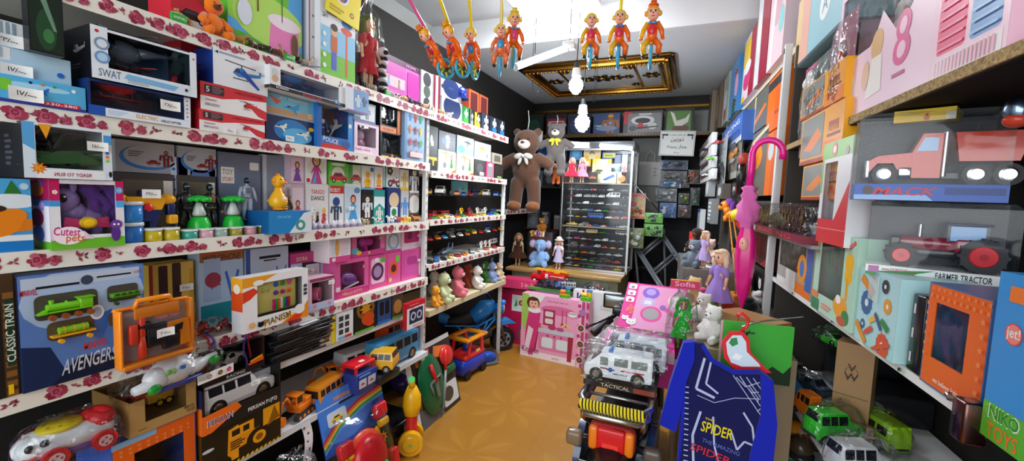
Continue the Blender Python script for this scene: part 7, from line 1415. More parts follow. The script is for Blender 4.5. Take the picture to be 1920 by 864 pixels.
# yellow bulldozer truck carton + Persian car carton
PY=[('p',[(0,0),(.12,0),(.28,.5),(0,.45)],'1c1814'),('p',[(.55,.0),(1,.0),(1,.1),(.55,.03)],'3a2c14'),('p',[(.28,.1),(.42,.1),(.42,.9),(.3,.85)],'f0a018'),('r',.3,.6,.62,.86,'f0a018'),('r',.34,.66,.44,.8,'bk'),('r',.48,.66,.56,.8,'bk'),('p',[(.3,.3),(.65,.35),(.7,.6),(.3,.6)],'e89414'),('tl',.32,.34,.5,.56,4,'bk'),('e',.68,.34,.16,.26,'14120e'),('e',.69,.34,.09,.15,'f0a018'),('e',.69,.34,.05,.08,'8a5a0c'),('e',.18,.12,.15,.2,'14120e'),('e',.18,.12,.07,.1,'f0a018'),('r',.74,.55,.98,.98,'e89c18'),('p',[(.8,.5),(.98,.6),(.9,.95)],'8a5a10'),('e',.06,.62,.07,.04,'lg')] + [('p',[(.2+.06*i,0),(.23+.06*i,0),(.25+.06*i,.06),(.22+.06*i,.06)],'ye') for i in range(14)]
zy,ly,wy=LB('black and yellow carton picturing a big yellow loader truck',376,527,785,Z7,'1c1813',PY,side=[('r',0,0,1,1,'5a3a14'),('bike',.5,.5,.3,'ye')],d=.19,inset=-.04)
zpe,lpe,wpe=LB('orange and black window box lettered PERSIAN with a white off-road car',376,527,706,zy+.001,'1c1c1e',[('p',[(0,0),(.0,.42),(.4,.46),(.46,.3),(.1,.0)],'ee6e20'),('t','PERSIAN',.2,.22,.15,.3,'e8f0f8',{'ang': -.0}),('t','PERSIAN',.2,.22,.13,.285,'1c3f8c',{'bold': False}),('t','PERSIAN P1(P2)',.74,.12,.12,.4,'f2f2f2')],side=[('r',0,0,1,.6,'ee6e20'),('r',0,.6,1,1,'2a2a60')],window=(.03,.38,.985,.97),inner='5a626c',d=.16,inset=-.045,open_top=True,tag_at=(.62,.75,'26/---',.035))
vehicle('white toy off-road car inside the PERSIAN box',(lpe.x-.06,lpe.y+.0,lpe.z+(zpe-lpe.z)*.24),PI/2+PI,wpe*.92,.09,(zpe-lpe.z)*.74,'suv','ffffff',pk='plas')
zr1,lr1,wr1=LB('dark blister carton with a white racing toy and orange flame stripes, on the PERSIAN box',378,497,658,zpe+.001,'2a1e1c',[('t','RACING',.5,.07,.09,.3,'lg'),('p',[(.72,.18),(.98,.22),(.98,.34),(.7,.24)],'e85a1c'),('p',[(.74,.26),(.96,.34),(.96,.42),(.74,.32)],'f0a01c')],window=(.04,.16,.96,.97),inner='2c2622',d=.14,inset=-.03,h=.12)
vehicle('white and orange toy buggy inside the dark blister carton',(lr1.x-.07,lr1.y,lr1.z+.022),PI/2+.3,wr1*.6,.07,.055,'sport','eceef0')
# pull-along bus with a smiling face
p=on_x(140,820,XL+.03);t=BUS=thing('toy_bus','white and red bagged toy bus with smiling face and yellow roof, lower left','toy bus',(XL+.0,p.y-.0,on_x(140,846,XL).z),PI/2-.05,None,(-.0,0));Wt=pl('eef0f4')
b=MB();b.box((0,0,.065),(.205,.11,.07),Wt,.028);b.ell((-.085,0,.06),(.04,.055,.038),Wt);b.build('body',t)
b=MB();b.box((.0,0,.028),(.2,.112,.022),pl('6a4a9c'),.01);b.build('purple_skirt',t)
b=MB();b.lathe([(.05,.098),(.054,.104),(.05,.112)],pl('f2d81c'),20,c=(-.02,0,0),sy=.9)
for i in range(7): b.cyl((-.02+.034*math.cos(i*.9),.03*math.sin(i*.9),.112),(-.02+.034*math.cos(i*.9),.03*math.sin(i*.9),.1125),.004,.004,mat('a87c10'),8)
b.build('yellow_roof_dial',t)
b=MB();b.ell((.07,0,.09),(.045,.058,.035),pl('e0242c'));b.build('red_roof',t)
b=MB();b.prism([(-.118,.06),(-.1,.05),(-.085,.062),(-.1,.034)],-.058,-.05,pl('e0242c'));b.ell((-.1,-.052,.082),(.012,.008,.012),pl('2a2a30'));b.ell((-.07,-.055,.086),(.011,.006,.011),pl('2a2a30'));b.build('face',t)
for x in (-.05,.065):
 for s in (-1,1): w=MB();w.cyl((x,s*.045,.03),(x,s*.068,.03),.032,.032,pl('e0303a'));w.cyl((x,s*.068,.03),(x,s*.07,.03),.018,.018,pl('f0d8d8'),12);[w.box((x+.01*math.cos(k*PI/2),s*.071,.03+.01*math.sin(k*PI/2)),(.005,.002,.005),'rd') for k in range(4)];w.build('wheel',t)
b=MB();clear_bag(b,.24,.15,.14,'crinkle',.005,9);b.wrap(t);BUS.scale=(.86,.86,.86)
truck_dump('large yellow and red toy truck in shadow under the smiling bus, at the bottom left',(XL-.02,p.y,Z7+.001),PI/2,.3,'d8242c','c8901c')
b=MB(Tr(XL-.08,p.y-.26,Z7));b.box((0,0,.09),(.2,.26,.18),pl('1c3a78'),.05);tag(b.build('wrapped_toy'),'dark blue wrapped toy at the extreme lower left, beside the smiling bus','toy')
b=MB(Tr(XL-.3,p.y,Z7));
# diggers on the low white shelf
p=on_x(556,780,XL-.05);excavator('orange toy excavator with raised bucket, nearest on the low white shelf',(XL-.04,p.y,Z7+.001),PI/2+.25,.16,'f2801c')
p=on_x(607,740,XL-.05);t=vehicle('orange and clear-windowed toy site truck behind the excavator',(XL-.05,p.y+.01,Z7+.001),PI/2+.2,.2,.085,.1,'bus','e89024')
p=on_x(640,700,XL-.1);excavator('orange toy excavator further along the low white shelf',(XL-.14,p.y+.0,Z7+.001),PI/2-.4,.15,'e8761c')
p=on_x(672,690,XL+.0);t=thing('toy_house_car','blue carton-backed toy car with a bright red roof, before the toy buses','toy car',(XL+.02,p.y,Z7+.001),PI/2)
b=MB();b.box((0,.02,.05),(.15,.12,.1),mat('2a3c8c','card'),.004);b.Y=-.0405;b.art(-.075,0,.15,.1,[('rr',.1,.25,.45,.7,.05,'c8ccd8'),('rr',.52,.25,.9,.7,.05,'c8ccd8'),('car',.28,.45,.14,'rd'),('car',.7,.45,.14,'rd'),('tl',.1,.8,.9,.95,1,'lb')],Y=-.0405);b.build('carton',t)
b=MB();b.box((.0,.02,.135),(.15,.1,.018),pl('e0202c'),.008);
for sx in (-.06,.06):
 for sy in (-.02,.06): b.box((sx,sy,.115),(.012,.012,.04),pl('e0202c'))
b.build('red_roof',t);b=MB();b.box((-.0,.0,.146),(.03,.02,.002),mat('wh'));b.build('price_tag',t)
p=on_x(716,680,XL+.03);t=vehicle('yellow toy car with chrome grille, right of the red-roofed one',(XL+.01,p.y,.53),PI/2-1.2,.19,.12,.11,'suv','f2b81c');
b=MB(Tr(XL+.01,p.y,0));b.box((0,0,.5055),(.16,.16,.045),pl('24262a'),.003);tag(b.build('black_crate'),'black tray propping up the yellow toy car','tray')
p=on_x(690,650,XL-.12);vehicle('white toy bus with black windows, behind the yellow toy car',(XL-.15,p.y+.05,Z7+.001),PI/2+PI-.15,.42,.1,.13,'bus','e4e8ea',name='toy_bus')
p=on_x(742,650,XL-.05);vehicle('blue double-deck toy bus near the white upright',(XL-.05,p.y-.02,Z7+.001),PI/2+PI,.38,.1,.17,'bus','3a94cc',name='toy_bus')
p=on_x(765,640,XL-.15);vehicle('orange-red toy bus deepest in the row by the white upright',(XL-.2,p.y-.03,Z7+.001),PI/2+PI,.36,.1,.2,'bus','ee5a24',name='toy_bus')
# things on the floor, leaning on the shelves
def lean_card(label,X,y0,y1,zb,h,base,art,name='toy_card',tilt=.12,d=.006,cat='blister card',**k):
 return carton(label,cat,(X,(y0+y1)/2,zb),PI/2,y1-y0,d,h,base,art,name=name,tilt=(-tilt,0),**k),y1-y0,h
RB=[('r',0,0,1,1,'2a58b8'),('e',.35,.85,.5,.3,'4a80d8'),('p',[(.0,.0),(1,0),(1,.45),(.0,.5)],'1c3020')]
for i,c in enumerate(('rd','or_','ye','gn','6a9ae8')): RB.append(('p',[(0,.64-.022*i),(.25,.76-.022*i),(.6,.83-.022*i),(1,.85-.022*i),(1,.832-.022*i),(.6,.81-.022*i),(.25,.74-.022*i),(0,.62-.022*i)],c))
RB += [('t','FIREMAN',.38,.93,.035,.28,'f0a01c'),('tl',.3,.86,.7,.9,1,'db'),('jet',.75,.93,.12,'or_'),('rr',.1,.72,.38,.84,.03,'c8d8e8'),('car',.24,.77,.09,'ye'),('st',.86,.36,.08,8,'ye'),('st',.86,.36,.05,8,'rd'),('st',.1,.1,.05,8,'ye')]
ct,cw,ch=lean_card('rainbow-printed blister card with a red toy fire helmet, leaning at the lower left aisle',-1.385,1.39,1.81,.004,.55,'2a58b8',RB,tilt=.26,name='blister_card')
b=MB();m=pl('e0242c');b.ell((.0,-.04,ch*.3),(cw*.27,.06,ch*.22),m,18,12);b.ell((.0,-.02,ch*.3),(cw*.33,.03,ch*.26),pl('e8502c'),18,10);b.tube([(0,-.085-.02*math.sin(PI*i/9)*0,ch*(.1+.045*i)) for i in range(10)],[.004+.009*math.sin(PI*i/9) for i in range(10)],m,8);b.ell((.04,-.1,ch*.22),(.018,.008,.02),pl('gn'));b.build('helmet',ct)
b=MB();b.tube([(-cw*.3,-.03,ch*.1),(-.1*cw,-.06,ch*.04),(.1*cw,-.06,ch*.05),(cw*.42,-.03,ch*.12)],.009,pl('f2c01c'),8);b.build('chin_strap',ct)
b=MB();b.box((cw*.32,-.03,ch*.64),(cw*.22,.035,ch*.13),pl('d8202c'),.012);b.build('red_lamp',ct);b=MB();b.box((cw*.34,-.03,ch*.52),(cw*.16,.03,ch*.07),pl('f2c01c'),.008);b.ell((cw*.24,-.02,ch*.46),(.018,.012,.03),pl('f0a81c'));b.build('yellow_tool',ct)
b=MB();b.box((-cw*.3,-.03,ch*.5),(cw*.2,.04,ch*.13),pl('d8242c'),.012);b.ell((-cw*.34,-.03,ch*.42),(.02,.015,.014),pl('ye'));b.ell((-cw*.24,-.03,ch*.42),(.02,.015,.014),pl('ye'));b.build('toy_radio',ct)
b=MB();b.box((cw*.4,-.03,ch*.16),(cw*.14,.04,ch*.16),pl('d8242c'),.01);b.build('extinguisher',ct)
b=MB();n=10;vs=[];fs=[]
for j in range(n):
 for i in range(n): u,v=i/(n-1),j/(n-1);e=max(0,math.sin(PI*u)*math.sin(PI*v));vs.append(((u-.5)*cw*.9,-.008-.11*e**.5,ch*(.03+.72*v)))
for j in range(n-1):
 for i in range(n-1): fs.append((j*n+i,j*n+i+1,(j+1)*n+i+1,(j+1)*n+i))
b.add(vs,fs,mat('wh','film'),True);b.build('clear_blister',ct)
# yellow trumpet walker
p=on_z(762,795,0);t=thing('push_along_toy','yellow push-along trumpet toy on two round wheels, beside the rainbow card','push-along toy',(-1.42,1.98,0),-1.0);t.scale=(.92,.92,.92);Yl=pl('f4b818')
for s in (-1,1): b=MB();b.cyl((s*.035,0,.075),(s*.075,0,.075),.075,.075,Yl,26);b.cyl((s*.075,0,.075),(s*.082,0,.075),.055,.045,Yl,22);b.cyl((s*.082,0,.075),(s*.087,0,.075),.012,.01,pl('8ac83c'));b.build('wheel',t)
b=MB();b.cyl((0,0,.08),(-.02,-.0,.24),.04,.032,pl('e0302c'));b.cyl((-.04,0,.075),(.04,0,.075),.02,.02,pl('e0302c'));b.build('red_stem',t)
b=MB();b.tube([(-.015,0,.22),(-.03,0,.28),(-.04,0,.34),(-.03,0,.40)],[.045,.06,.055,.03],Yl,14);b.tube([(-.03,0,.40),(.02,0,.46)],[.02,.018],Yl,8);b.build('body',t)
for q in ((-.1,-.01,.385),(.03,.0,.475)): b=MB();b.cyl((q[0]*.4,0,q[2]-.01),q,.018,.02,pl('3ad048'));b.build('green_knob',t)
# shield card
SH=[('r',0,0,1,1,'2c2a26'),('r',0,0,.09,1,'e4e6e6'),('r',0,.94,1,1,'dfe2e2'),('rr',.62,.05,.98,.35,.03,'d8dcdc'),('p',[(.1,.0),(.6,0),(.5,.18),(.1,.25)],'5a6068'),('e',.75,.2,.12,.1,'4a443c'),('p',[(.55,.78),(.85,.7),(.9,.85),(.6,.92)],'e8803c'),('r',.3,.86,.5,.93,'c83040'),('t','KNIGHT',.4,.895,.04,.16,'wh')] + [('e',.15+.06*(i % 9),.3+.17*(i//3),.035,.05,('8a5a34','4a3a2c','c86a2c','5a5a50')[i % 4]) for i in range(12)]
st,sw,sh=lean_card('white-edged card with green shield and red-handled toy sword, leaning on the shelf upright',-1.465,2.12,2.64,.003,.50,'e4e6e6',SH,tilt=.25,name='blister_card')
b=MB();b.ell((-sw*.1,-.01,sh*.48),(sw*.27,.03,sh*.4),pl('15603a'),20,12);b.build('green_shield',st)
b=MB();b.tube([(-sw*.14,-.045,sh*.74),(-sw*.08,-.045,sh*.5)],.014,pl('d8242c'),8);b.build('red_handle',st);b=MB();b.tube([(-sw*.2,-.04,sh*.5),(.02*sw,-.045,sh*.56),(sw*.03,-.045,sh*.5)],.009,pl('7a7a74'),6);b.tube([(-sw*.2,-.04,sh*.5),(-sw*.17,-.04,sh*.36)],.008,pl('7a7a74'),6);b.box((-sw*.08,-.045,sh*.4),(sw*.07,.006,sh*.2),pl('6a6e6a'),.002);b.build('sword_guard',st)
b=MB();b.tube([(sw*.28,-.03,sh*.82),(sw*.2,-.03,sh*.55)],.011,pl('d8242c'),8);b.tube([(sw*.2,-.03,sh*.55),(sw*.0,-.03,sh*.1)],.01,pl('8a8e8c'),6);b.build('toy_sword',st)
b=MB();b.ell((sw*.32,-.015,sh*.72),(sw*.16,.025,sh*.14),pl('d83028'));b.box((sw*.34,-.015,sh*.52),(sw*.24,.03,sh*.1),pl('15603a'),.01);b.build('helmet',st)
# ride-along red/blue baby car with orange roof
p=on_z(880,700,0);t=thing('ride_on_car','blue and red toddler car with an orange roof, before the blue bike','ride-on toy',(-1.66,3.08,0),PI/2-.1);t.scale=(.88,.88,.88)
b=MB();b.box((0,0,.11),(.40,.22,.16),pl('2440b8'),.05);b.build('body',t)
b=MB();b.box((0,0,.2),(.34,.2,.05),pl('e0302c'),.02);b.prism([(-.14,.2),(-.1,.2),(-.06,.36),(-.1,.36)],-.1,-.085,pl('e0302c'));b.prism([(.1,.2),(.14,.2),(.12,.36),(.08,.36)],-.1,-.085,pl('e0302c'));b.prism([(-.14,.2),(-.1,.2),(-.06,.36),(-.1,.36)],.085,.1,pl('e0302c'));b.prism([(.1,.2),(.14,.2),(.12,.36),(.08,.36)],.085,.1,pl('e0302c'));b.build('red_frame',t)
b=MB();O_=pl('f29a18')
for (cx,cy,sx,sy) in ((-.0,-.1,.28,.05),(0,.1,.28,.05),(-.14,0,.06,.25),(.14,0,.06,.25)): b.box((cx,cy,.37),(sx,sy,.03),O_,.01)
b.build('orange_roof',t);b=MB();b.ell((0,0,.25),(.05,.05,.06),pl('24409c'));b.box((.05,-.09,.22),(.06,.01,.04),pl('ly'));b.build('seat',t)
for x in (-.13,.13):
 for s in (-1,1): w=MB();w.cyl((x,s*.085,.045),(x,s*.115,.045),.045,.045,mat('15161a','rub'));w.build('wheel',t)
p=on_z(900,690,0);t=thing('toy_boat','blue and silver bagged toy between toddler car and bike','toy',(-1.60,3.33,0),.9);t.scale=(.7,.7,.7);b=MB();b.ell((0,0,.08),(.14,.07,.08),pl('2c58c0'));b.build('hull',t);b=MB();b.box((0,0,.02),(.3,.16,.03),pl('8a9098'),.01);b.build('base',t);b=MB();clear_bag(b,.32,.18,.2,'film',.008,4);b.wrap(t)
# floor-level bags at the very bottom
p=on_x(530,862,XL-.0);t=thing('bagged_toy','clear bag with a white round-headed toy, at the bottom edge below the excavator','toy',(XL+.05,p.y,.16),PI/2);b=MB();b.ell((0,0,.09),(.07,.06,.06),pl('e0e4ea'));b.ell((.01,0,.03),(.06,.05,.04),pl('3a8a5a'));b.build('toy_body',t);b=MB();b.ell((-.02,-.055,.1),(.008,.006,.012),pl('bl'),8,5);b.ell((.025,-.055,.1),(.008,.006,.012),pl('bl'),8,5);b.tube([(-.02,-.058,.075),(.0,-.062,.066),(.025,-.058,.075)],.003,pl('rd'),5);b.build('face',t);b=MB();clear_bag(b,.22,.16,.24,'crinkle',.01,6);b.wrap(t)
b=MB(Tr(XL-.12,p.y+.1,0));b.box((0,0,.08),(.36,1.6,.155),pl('15171c'),.02);tag(b.build('storage_crate'),'long black crate on the floor under the left shelves','crate')
b=MB();q=on_x(578,830,XL+.04);b.T=Tr(q.x,q.y,0) @ Rz(PI/2+.1)
vs=[(-.03+.01*math.sin(k),.01*math.cos(k*.8),.47-.032*k) for k in range(12)];vs2=[(v[0]+.055,v[1]+.006,v[2]) for v in vs]
b.add(vs+vs2,[(k,k+1,13+k,12+k) for k in range(11)],mat('e8e4e6','card'))
for k in range(10): b.add([(vs[k][0]+.015+.012*(k % 2)+e[0],vs[k][1]-.002,vs[k][2]-.016+e[1]) for e in ((0,.008),(-.008,0),(0,-.01),(.008,0))],[(0,1,2,3)],mat('7a2c48'))
tag(b.build('paper_strip'),'strip of white paper printed with small maroon hearts, hanging below the excavator','paper strip')
# ================================================================ the motorbike in the aisle and its load
MO=thing('motorbike','real motorbike parked in the aisle, tail light and chrome rack toward the viewer','motorbike',(-.19,1.38,0),.0)
CH=mt('c8ccd0');BK_=pl('18191c');NV=mat('14305c','paint')
def part(nm): b=MB();b.nm=nm;return b
b=MB();b.cyl((-.055,.02,.28),(.055,.02,.28),.27,.27,mat('15161a','rub'),32);b.build('rear_tyre',MO)
b=MB();b.cyl((-.04,1.22,.28),(.04,1.22,.28),.28,.28,mat('15161a','rub'),32);b.build('front_tyre',MO)
b=MB();b.tube([(0,-.12,.42),(0,-.13,.56),(0,-.02,.66)],[.075,.085,.08],BK_,12);b.box((0,-.12,.56),(.2,.08,.16),BK_,.03);b.build('rear_mudguard',MO)
b=MB();b.tube([(0,.0,.66),(0,.35,.69),(0,.6,.69)],[.07,.09,.08],mat('1a1a1d','rub'),12);b.build('seat',MO)
for s in (-1,1): b=MB();b.prism([(-.02,.5),(.35,.46),(.42,.66),(.05,.72),(-.03,.64)],-.012,.012,NV,True);o=b.build('side_panel',MO);o.location=(s*.115,.0,.0);o.rotation_euler.z=PI/2
b=MB();b.ell((0,.78,.74),(.13,.22,.12),NV);b.build('fuel_tank',MO)
b=MB();b.box((0,.5,.36),(.22,.3,.26),mt('5a5e62'),.04);b.box((0,.66,.5),(.2,.16,.16),mt('7a7e82'),.03);b.build('engine',MO)
b=MB();
for s in (-1,1): b.tube([(s*.09,1.22,.28),(s*.09,1.06,.62),(s*.09,.98,.86)],.02,CH,8)
b.build('front_fork',MO)
b=MB();b.cyl((.15,-.05,.3),(.14,.5,.28),.045,.035,CH);b.build('exhaust',MO)
# tail lamp
b=MB();b.box((0,-.035,.735),(.15,.05,.085),pl('b0302a'),.018);b.box((0,-.045,.735),(.09,.045,.082),pl('d0141c'),.008);b.build('tail_lamp',MO)
b=MB();
for s in (-1,1): b.box((s*.056,-.042,.735),(.03,.045,.078),pl('e87a18'),.01)
b.box((0,-.0685,.715),(.05,.002,.03),pl('f03c34'));b.build('amber_lenses',MO)
for s in (-1,1):
 b=MB();b.box((s*.125,-.02,.70),(.055,.04,.05),mat('7c664e' if s < 0 else '5a5048','plas'),.012);b.cyl((s*.07,-.0,.7),(s*.1,-.01,.7),.01,.01,BK_,8);b.build('indicator_lamp',MO)
b=MB();b.box((0,-.09,.60),(.19,.012,.14),pl('222226'),.004);b.build('number_plate_holder',MO)
b=MB()
for z,w in ((.845,.105),(.815,.1)): b.tube([(-w,.22,z),(-w-.005,-.02,z),(-w+.02,-.07,z),(w-.02,-.07,z),(w+.005,-.02,z),(w,.22,z)],.011,CH,10)
for x in (-.095,.095): b.tube([(x,-.05,.845),(x,-.045,.79),(x*.8,.08,.7)],.009,CH,8)
for y in (.03,.1,.17): b.tube([(-.1,y,.84),(.1,y,.84)],.006,CH,6)
b.build('chrome_rack',MO)
b=MB();n=150
for k,c in ((0,'e8d02c'),(PI,'1c1c18')): b.tube([(-.1+.2*i/n,-.072+.013*math.cos(i*.8+k),.846+.013*math.sin(i*.8+k)) for i in range(n)],.0052,mat(c,'cloth'),5)
b.build('wound_rope',MO)
b=MB();hb=[(-.225,.66,.845),(-.19,.7,.87),(-.12,.80,.93),(-.02,.88,.95),(.06,.94,.97),(.12,1.0,1.02),(.2,1.08,1.07)];b.tube(hb,.011,BK_,8);b.build('handlebar',MO)
b=MB();b.cyl((-.215,.66,.842),(-.15,.755,.9),.019,.018,mat('101114','rub'));b.build('left_grip',MO)
b=MB();b.cyl((.10,.985,1.005),(.215,1.1,1.085),.021,.021,mat('101114','rub'));b.build('right_grip',MO)
for q in (((-.13,.77,.92),(-.24,.6,.885)),((.08,.93,1.0),(.16,1.0,1.0))): b=MB();b.tube(q,.006,BK_,6);b.build('brake_lever',MO)
b=MB();b.box((-.12,.8,.935),(.06,.05,.05),BK_,.01);b.box((.06,.93,.985),(.06,.05,.05),BK_,.01);b.build('switch_blocks',MO)
b=MB();b.box((-.16,1.02,.93),(.16,.02,.085),BK_,.012);b.box((-.16,1.007,.93),(.135,.004,.062),mt('8a9090'),.004);b.tube([(-.1,.84,.94),(-.13,.95,.93),(-.15,1.02,.93)],.006,BK_,6);b.build('mirror',MO)
b=MB();b.ell((0,1.05,.86),(.08,.06,.08),BK_);b.build('headlamp',MO)
b=MB();b.tube([(.02,.9,.98),(.03,1.0,1.04),(.0,1.1,.95)],.005,BK_,5);b.tube([(-.05,.85,.95),(-.03,.98,1.02),(.0,1.1,.92)],.005,BK_,5);b.build('cables',MO)
# load on the seat
carton('black carton lettered TACTICAL lying across the rack under the white vans','boxed toy',(-.19,1.43,.857),0,.24,.2,.02,'2a2420',[('t','TACTICAL',.45,.5,.6,.4,'c8b8a0'),('r',.7,.1,.98,.9,'8a3c2c')])
def amb(b,L,W,H):
 for s in (-1,1):
  for (x,c,w) in ((-.2,'a82c34',.1),(.22,'c82c34',.34)): b.box((x*L,s*(W/2+.0006),.47*H),(w*L,.001,.045*H),mat(c,'plas'))
  b.box((-.1*L,s*(W/2+.0008),.45*H),(.05*L,.001,.14*H),pl('2458b0'));b.box((-.1*L,s*(W/2+.0008),.45*H),(.12*L,.001,.05*H),pl('2458b0'))
 b.T=Matrix();b.text('AMBULANCE',.04*L,.33*H,.06*H,mat('db'),y=-W/2-.0012,w=.22*L)
 b.box((-.12*L,0,H*1.03),(.06*L,W*.7,.07*H),pl('4a8ae0'),.003);b.box((.2*L,0,H*1.01),(.3*L,W*.6,.03*H),pl('e8ecf0'),.003)
t=vehicle('white toy ambulance van in clear wrap on the motorbike rack',(-.2,1.475,.878),.04,.225,.085,.1,'van','f2f4f6',name='toy_ambulance',extra=amb,pk='plas',win='6a7068');b=MB();shell(b,.24,.1,.125,'crinkle');b.wrap(t)
t=vehicle('second white toy ambulance in clear wrap, just behind the first',(-.165,1.60,.878),.04,.225,.085,.115,'van','e8ecf0',name='toy_ambulance',extra=amb,pk='plas',win='6a7068');b=MB();shell(b,.24,.1,.14,'crinkle');b.wrap(t)
carton('pink carton with white panels on the motorbike seat, behind the ambulances','boxed toy',(-.16,1.675,.79),.05,.27,.2,.14,'e02c94',[('r',.0,.7,1,1,'f2c8dc'),('r',.05,.1,.6,.6,'f6e4ee')],top=[('r',0,0,1,1,'e83ca0'),('r',.05,.05,.6,.95,'f4d8e8')])
t=thing('bagged_toy','clear white bagged brush set lying on the pink carton','toy',(-.16,1.73,.932),.1);b=MB();b.box((-.02,0,.018),(.16,.05,.03),pl('f0f2f4'),.012);b.tube([(.05,0,.02),(.12,.01,.022)],[.012,.009],pl('f0f2f4'),8);b.box((-.1,0,.014),(.03,.045,.022),pl('c8a0b8'),.006);b.build('brush_set',t);b=MB();shell(b,.21,.07,.045,'crinkle');b.wrap(t)
HK=[('r',0,0,1,1,'e8309c'),('rr',.2,.1,.97,.97,.04,'e8a0cc'),('e',.42,.82,.14,.12,'8a6ad0'),('e',.42,.84,.08,.07,'b8a0e8'),('e',.4,.62,.12,.1,'c8b8e0'),('r',.34,.58,.46,.66,'e8e0f0'),('e',.48,.4,.17,.15,'f050a0'),('e',.48,.4,.13,.11,'a8a4a8'),('e',.8,.72,.14,.16,'f0a0c0'),('e',.81,.71,.1,.12,'f0dce4'),('p',[(.68,.5),(.95,.3),(.97,.34),(.72,.56)],'e858a8'),('r',.72,.2,.9,.28,'f08ac0'),('e',.65,.55,.05,.05,'9a6ac0')]
HK += [('rr',.03,.86-.14*i,.17,.97-.14*i,.03,'f4eef2') for i in range(3)] + [('o',.1,.9-.14*i,.03,('gy','pk','rd')[i]) for i in range(3)] + [('cat',.2,.2,.1,'wh'),('cat',.09,.26,.07,'wh'),('t','HELLO',.12,.46,.05,.16,'f0b02c',{'ang': 1.2}),('t','KITTY',.18,.42,.05,.16,'f0b02c',{'ang': 1.2}),('flower',.5,.06,.05,'f0d84c'),('flower',.68,.06,.05,'8ad04c'),('flower',.86,.06,.05,'5ab0f0')]
carton('big magenta HELLO KITTY beauty set box propped on the motorbike tank','boxed toy',(-.14,1.87,.925),-.05,.27,.09,.30,'e0289a',HK,tilt=(-.95,0),sidec='c81c84')
carton('lower magenta box beneath the HELLO KITTY beauty set','boxed toy',(-.145,1.885,.84),-.03,.275,.16,.08,'c81c84',[('cat',.85,.5,.3,'wh'),('r',.4,.2,.7,.5,'e8d040')])
# green doll in cellophane
t=doll('green-haired doll in a shiny green dress, hanging in clear wrap',tuple(CP+rayd(1276,652)/FPX*1.75),.1,.22,'1fb82c',hair='1a9a24',skin='a87858',legs='6ad02c',shoes='5ac81c',sleeves='1fb82c',wide=1.);b=MB();clear_bag(b,.11,.09,.25,'crinkle',.008,2);b.wrap(t)
b=MB();b.box((0,-.002,.265),(.11,.004,.035),mat('c81f4c','card'));b.Y=-.0045;b.art(-.055,.248,.11,.035,[('t','Sofia',.5,.5,.6,.7,'f0a0c8'),('r',0,.9,1,1,'ye')],Y=-.0045);b.build('header_card',t)
# --- child's shirt on a hanger
t=thing('childs_shirt',"child's blue long-sleeved shirt lettered SPIDER with pale web lines, on a red hanger",'shirt',(.10,1.42,.655),.08);SB=mat('1c28b0','cloth');SD=mat('1a1c52','cloth')
def cloth(poly,y,th,m,parent,nm,wob=.006):
 b=MB();n=len(poly);b.prism(poly,y,y+th,m,False);return b.build(nm,parent)
cloth([(-.10,.0),(.135,-.06),(.15,.2),(.16,.33),(.13,.355),(.05,.335),(-.02,.365),(-.045,.415),(-.11,.41),(-.105,.3)],-.008,.02,SD,t,'body')
cloth([(-.11,.41),(-.075,.418),(-.072,.36),(-.092,.29),(-.105,.18),(-.115,.12),(-.17,.135),(-.145,.27)],-.014,.03,SB,t,'left_sleeve')
cloth([(.13,.355),(.168,.33),(.19,.2),(.185,-.1),(.115,-.1),(.12,.1),(.14,.22)],-.014,.03,SB,t,'right_sleeve')
b=MB();b.tube([(-.1,-.004,.28),(-.095,-.004,.15),(-.1,-.004,-.02),(.13,-.004,-.07)],.008,SB,6);b.tube([(-.05,-.006,.41),(-.02,-.01,.368),(.05,-.01,.34),(.13,-.006,.352)],.008,SB,6);b.build('hem_and_neckband',t)
b=MB();b.Y=-.0085;WL=mat('b8c0e4','cloth')
def wl(pts,w=.0035):
 for (a,c) in zip(pts,pts[1:]):
  d=Vector((c[0]-a[0],0,c[1]-a[1]));n_=Vector((-d.z,0,d.x)).normalized()*w;b.k=(b.k+1) % 6;b.ink([(a[0]-n_.x,a[1]-n_.z),(c[0]-n_.x,c[1]-n_.z),(c[0]+n_.x,c[1]+n_.z),(a[0]+n_.x,a[1]+n_.z)],WL)
wl([(-.04,.37),(-.06,.27),(.0,.25)],.004);wl([(-.02,.36),(-.03,.29),(.01,.265)],.003);wl([(-.05,.02),(-.06,.12),(-.04,.2)],.004);wl([(.0,.19),(.01,.1),(.03,.04)],.003);wl([(.09,.22),(.12,.18),(.13,.13)],.003);wl([(.06,.15),(.08,.1),(.1,.13),(.14,.12)],.003);wl([(.0,.03),(.02,-.02)],.003)
for k in range(5): wl([(.05+.02*k,.33),(.15-.005*k,.21+.03*k)],.0012)
for k in range(4): wl([(.06+.02*k,.325-.01*k),(.09+.02*k,.30-.015*k),(.13,.32-.03*k)],.0012)
for k in range(18): wl([(-.095+.0008*k,.27-.017*k),(-.083+.001*k,.27-.017*k)],.0018)
b.k=8;b.text('SPIDER',.015,.15,.034,mat('ecd820','cloth'),y=-.0105,w=.10,ang=-.12);b.text('THE',-.01,.18,.007,mat('ecd820','cloth'),y=-.0105,w=.03,ang=-.1);b.text('THE AMAZING',.03,.10,.013,mat('5a6ab0','cloth'),y=-.0105,w=.12,ang=-.2);b.text('SPIDER',.0,.072,.024,mat('c8303c','cloth'),y=-.0108,w=.13,ang=-.2)
wl([(-.055,.25),(.0,.235),(.06,.26),(.14,.27)],.001);b.build('web_print',t);t.scale=(.9,1,1)
H_=thing('clothes_hanger','red moulded hanger with a round sky picture, holding the blue shirt','hanger',(.10,1.435,.655),.08);R_=pl('d8242c')
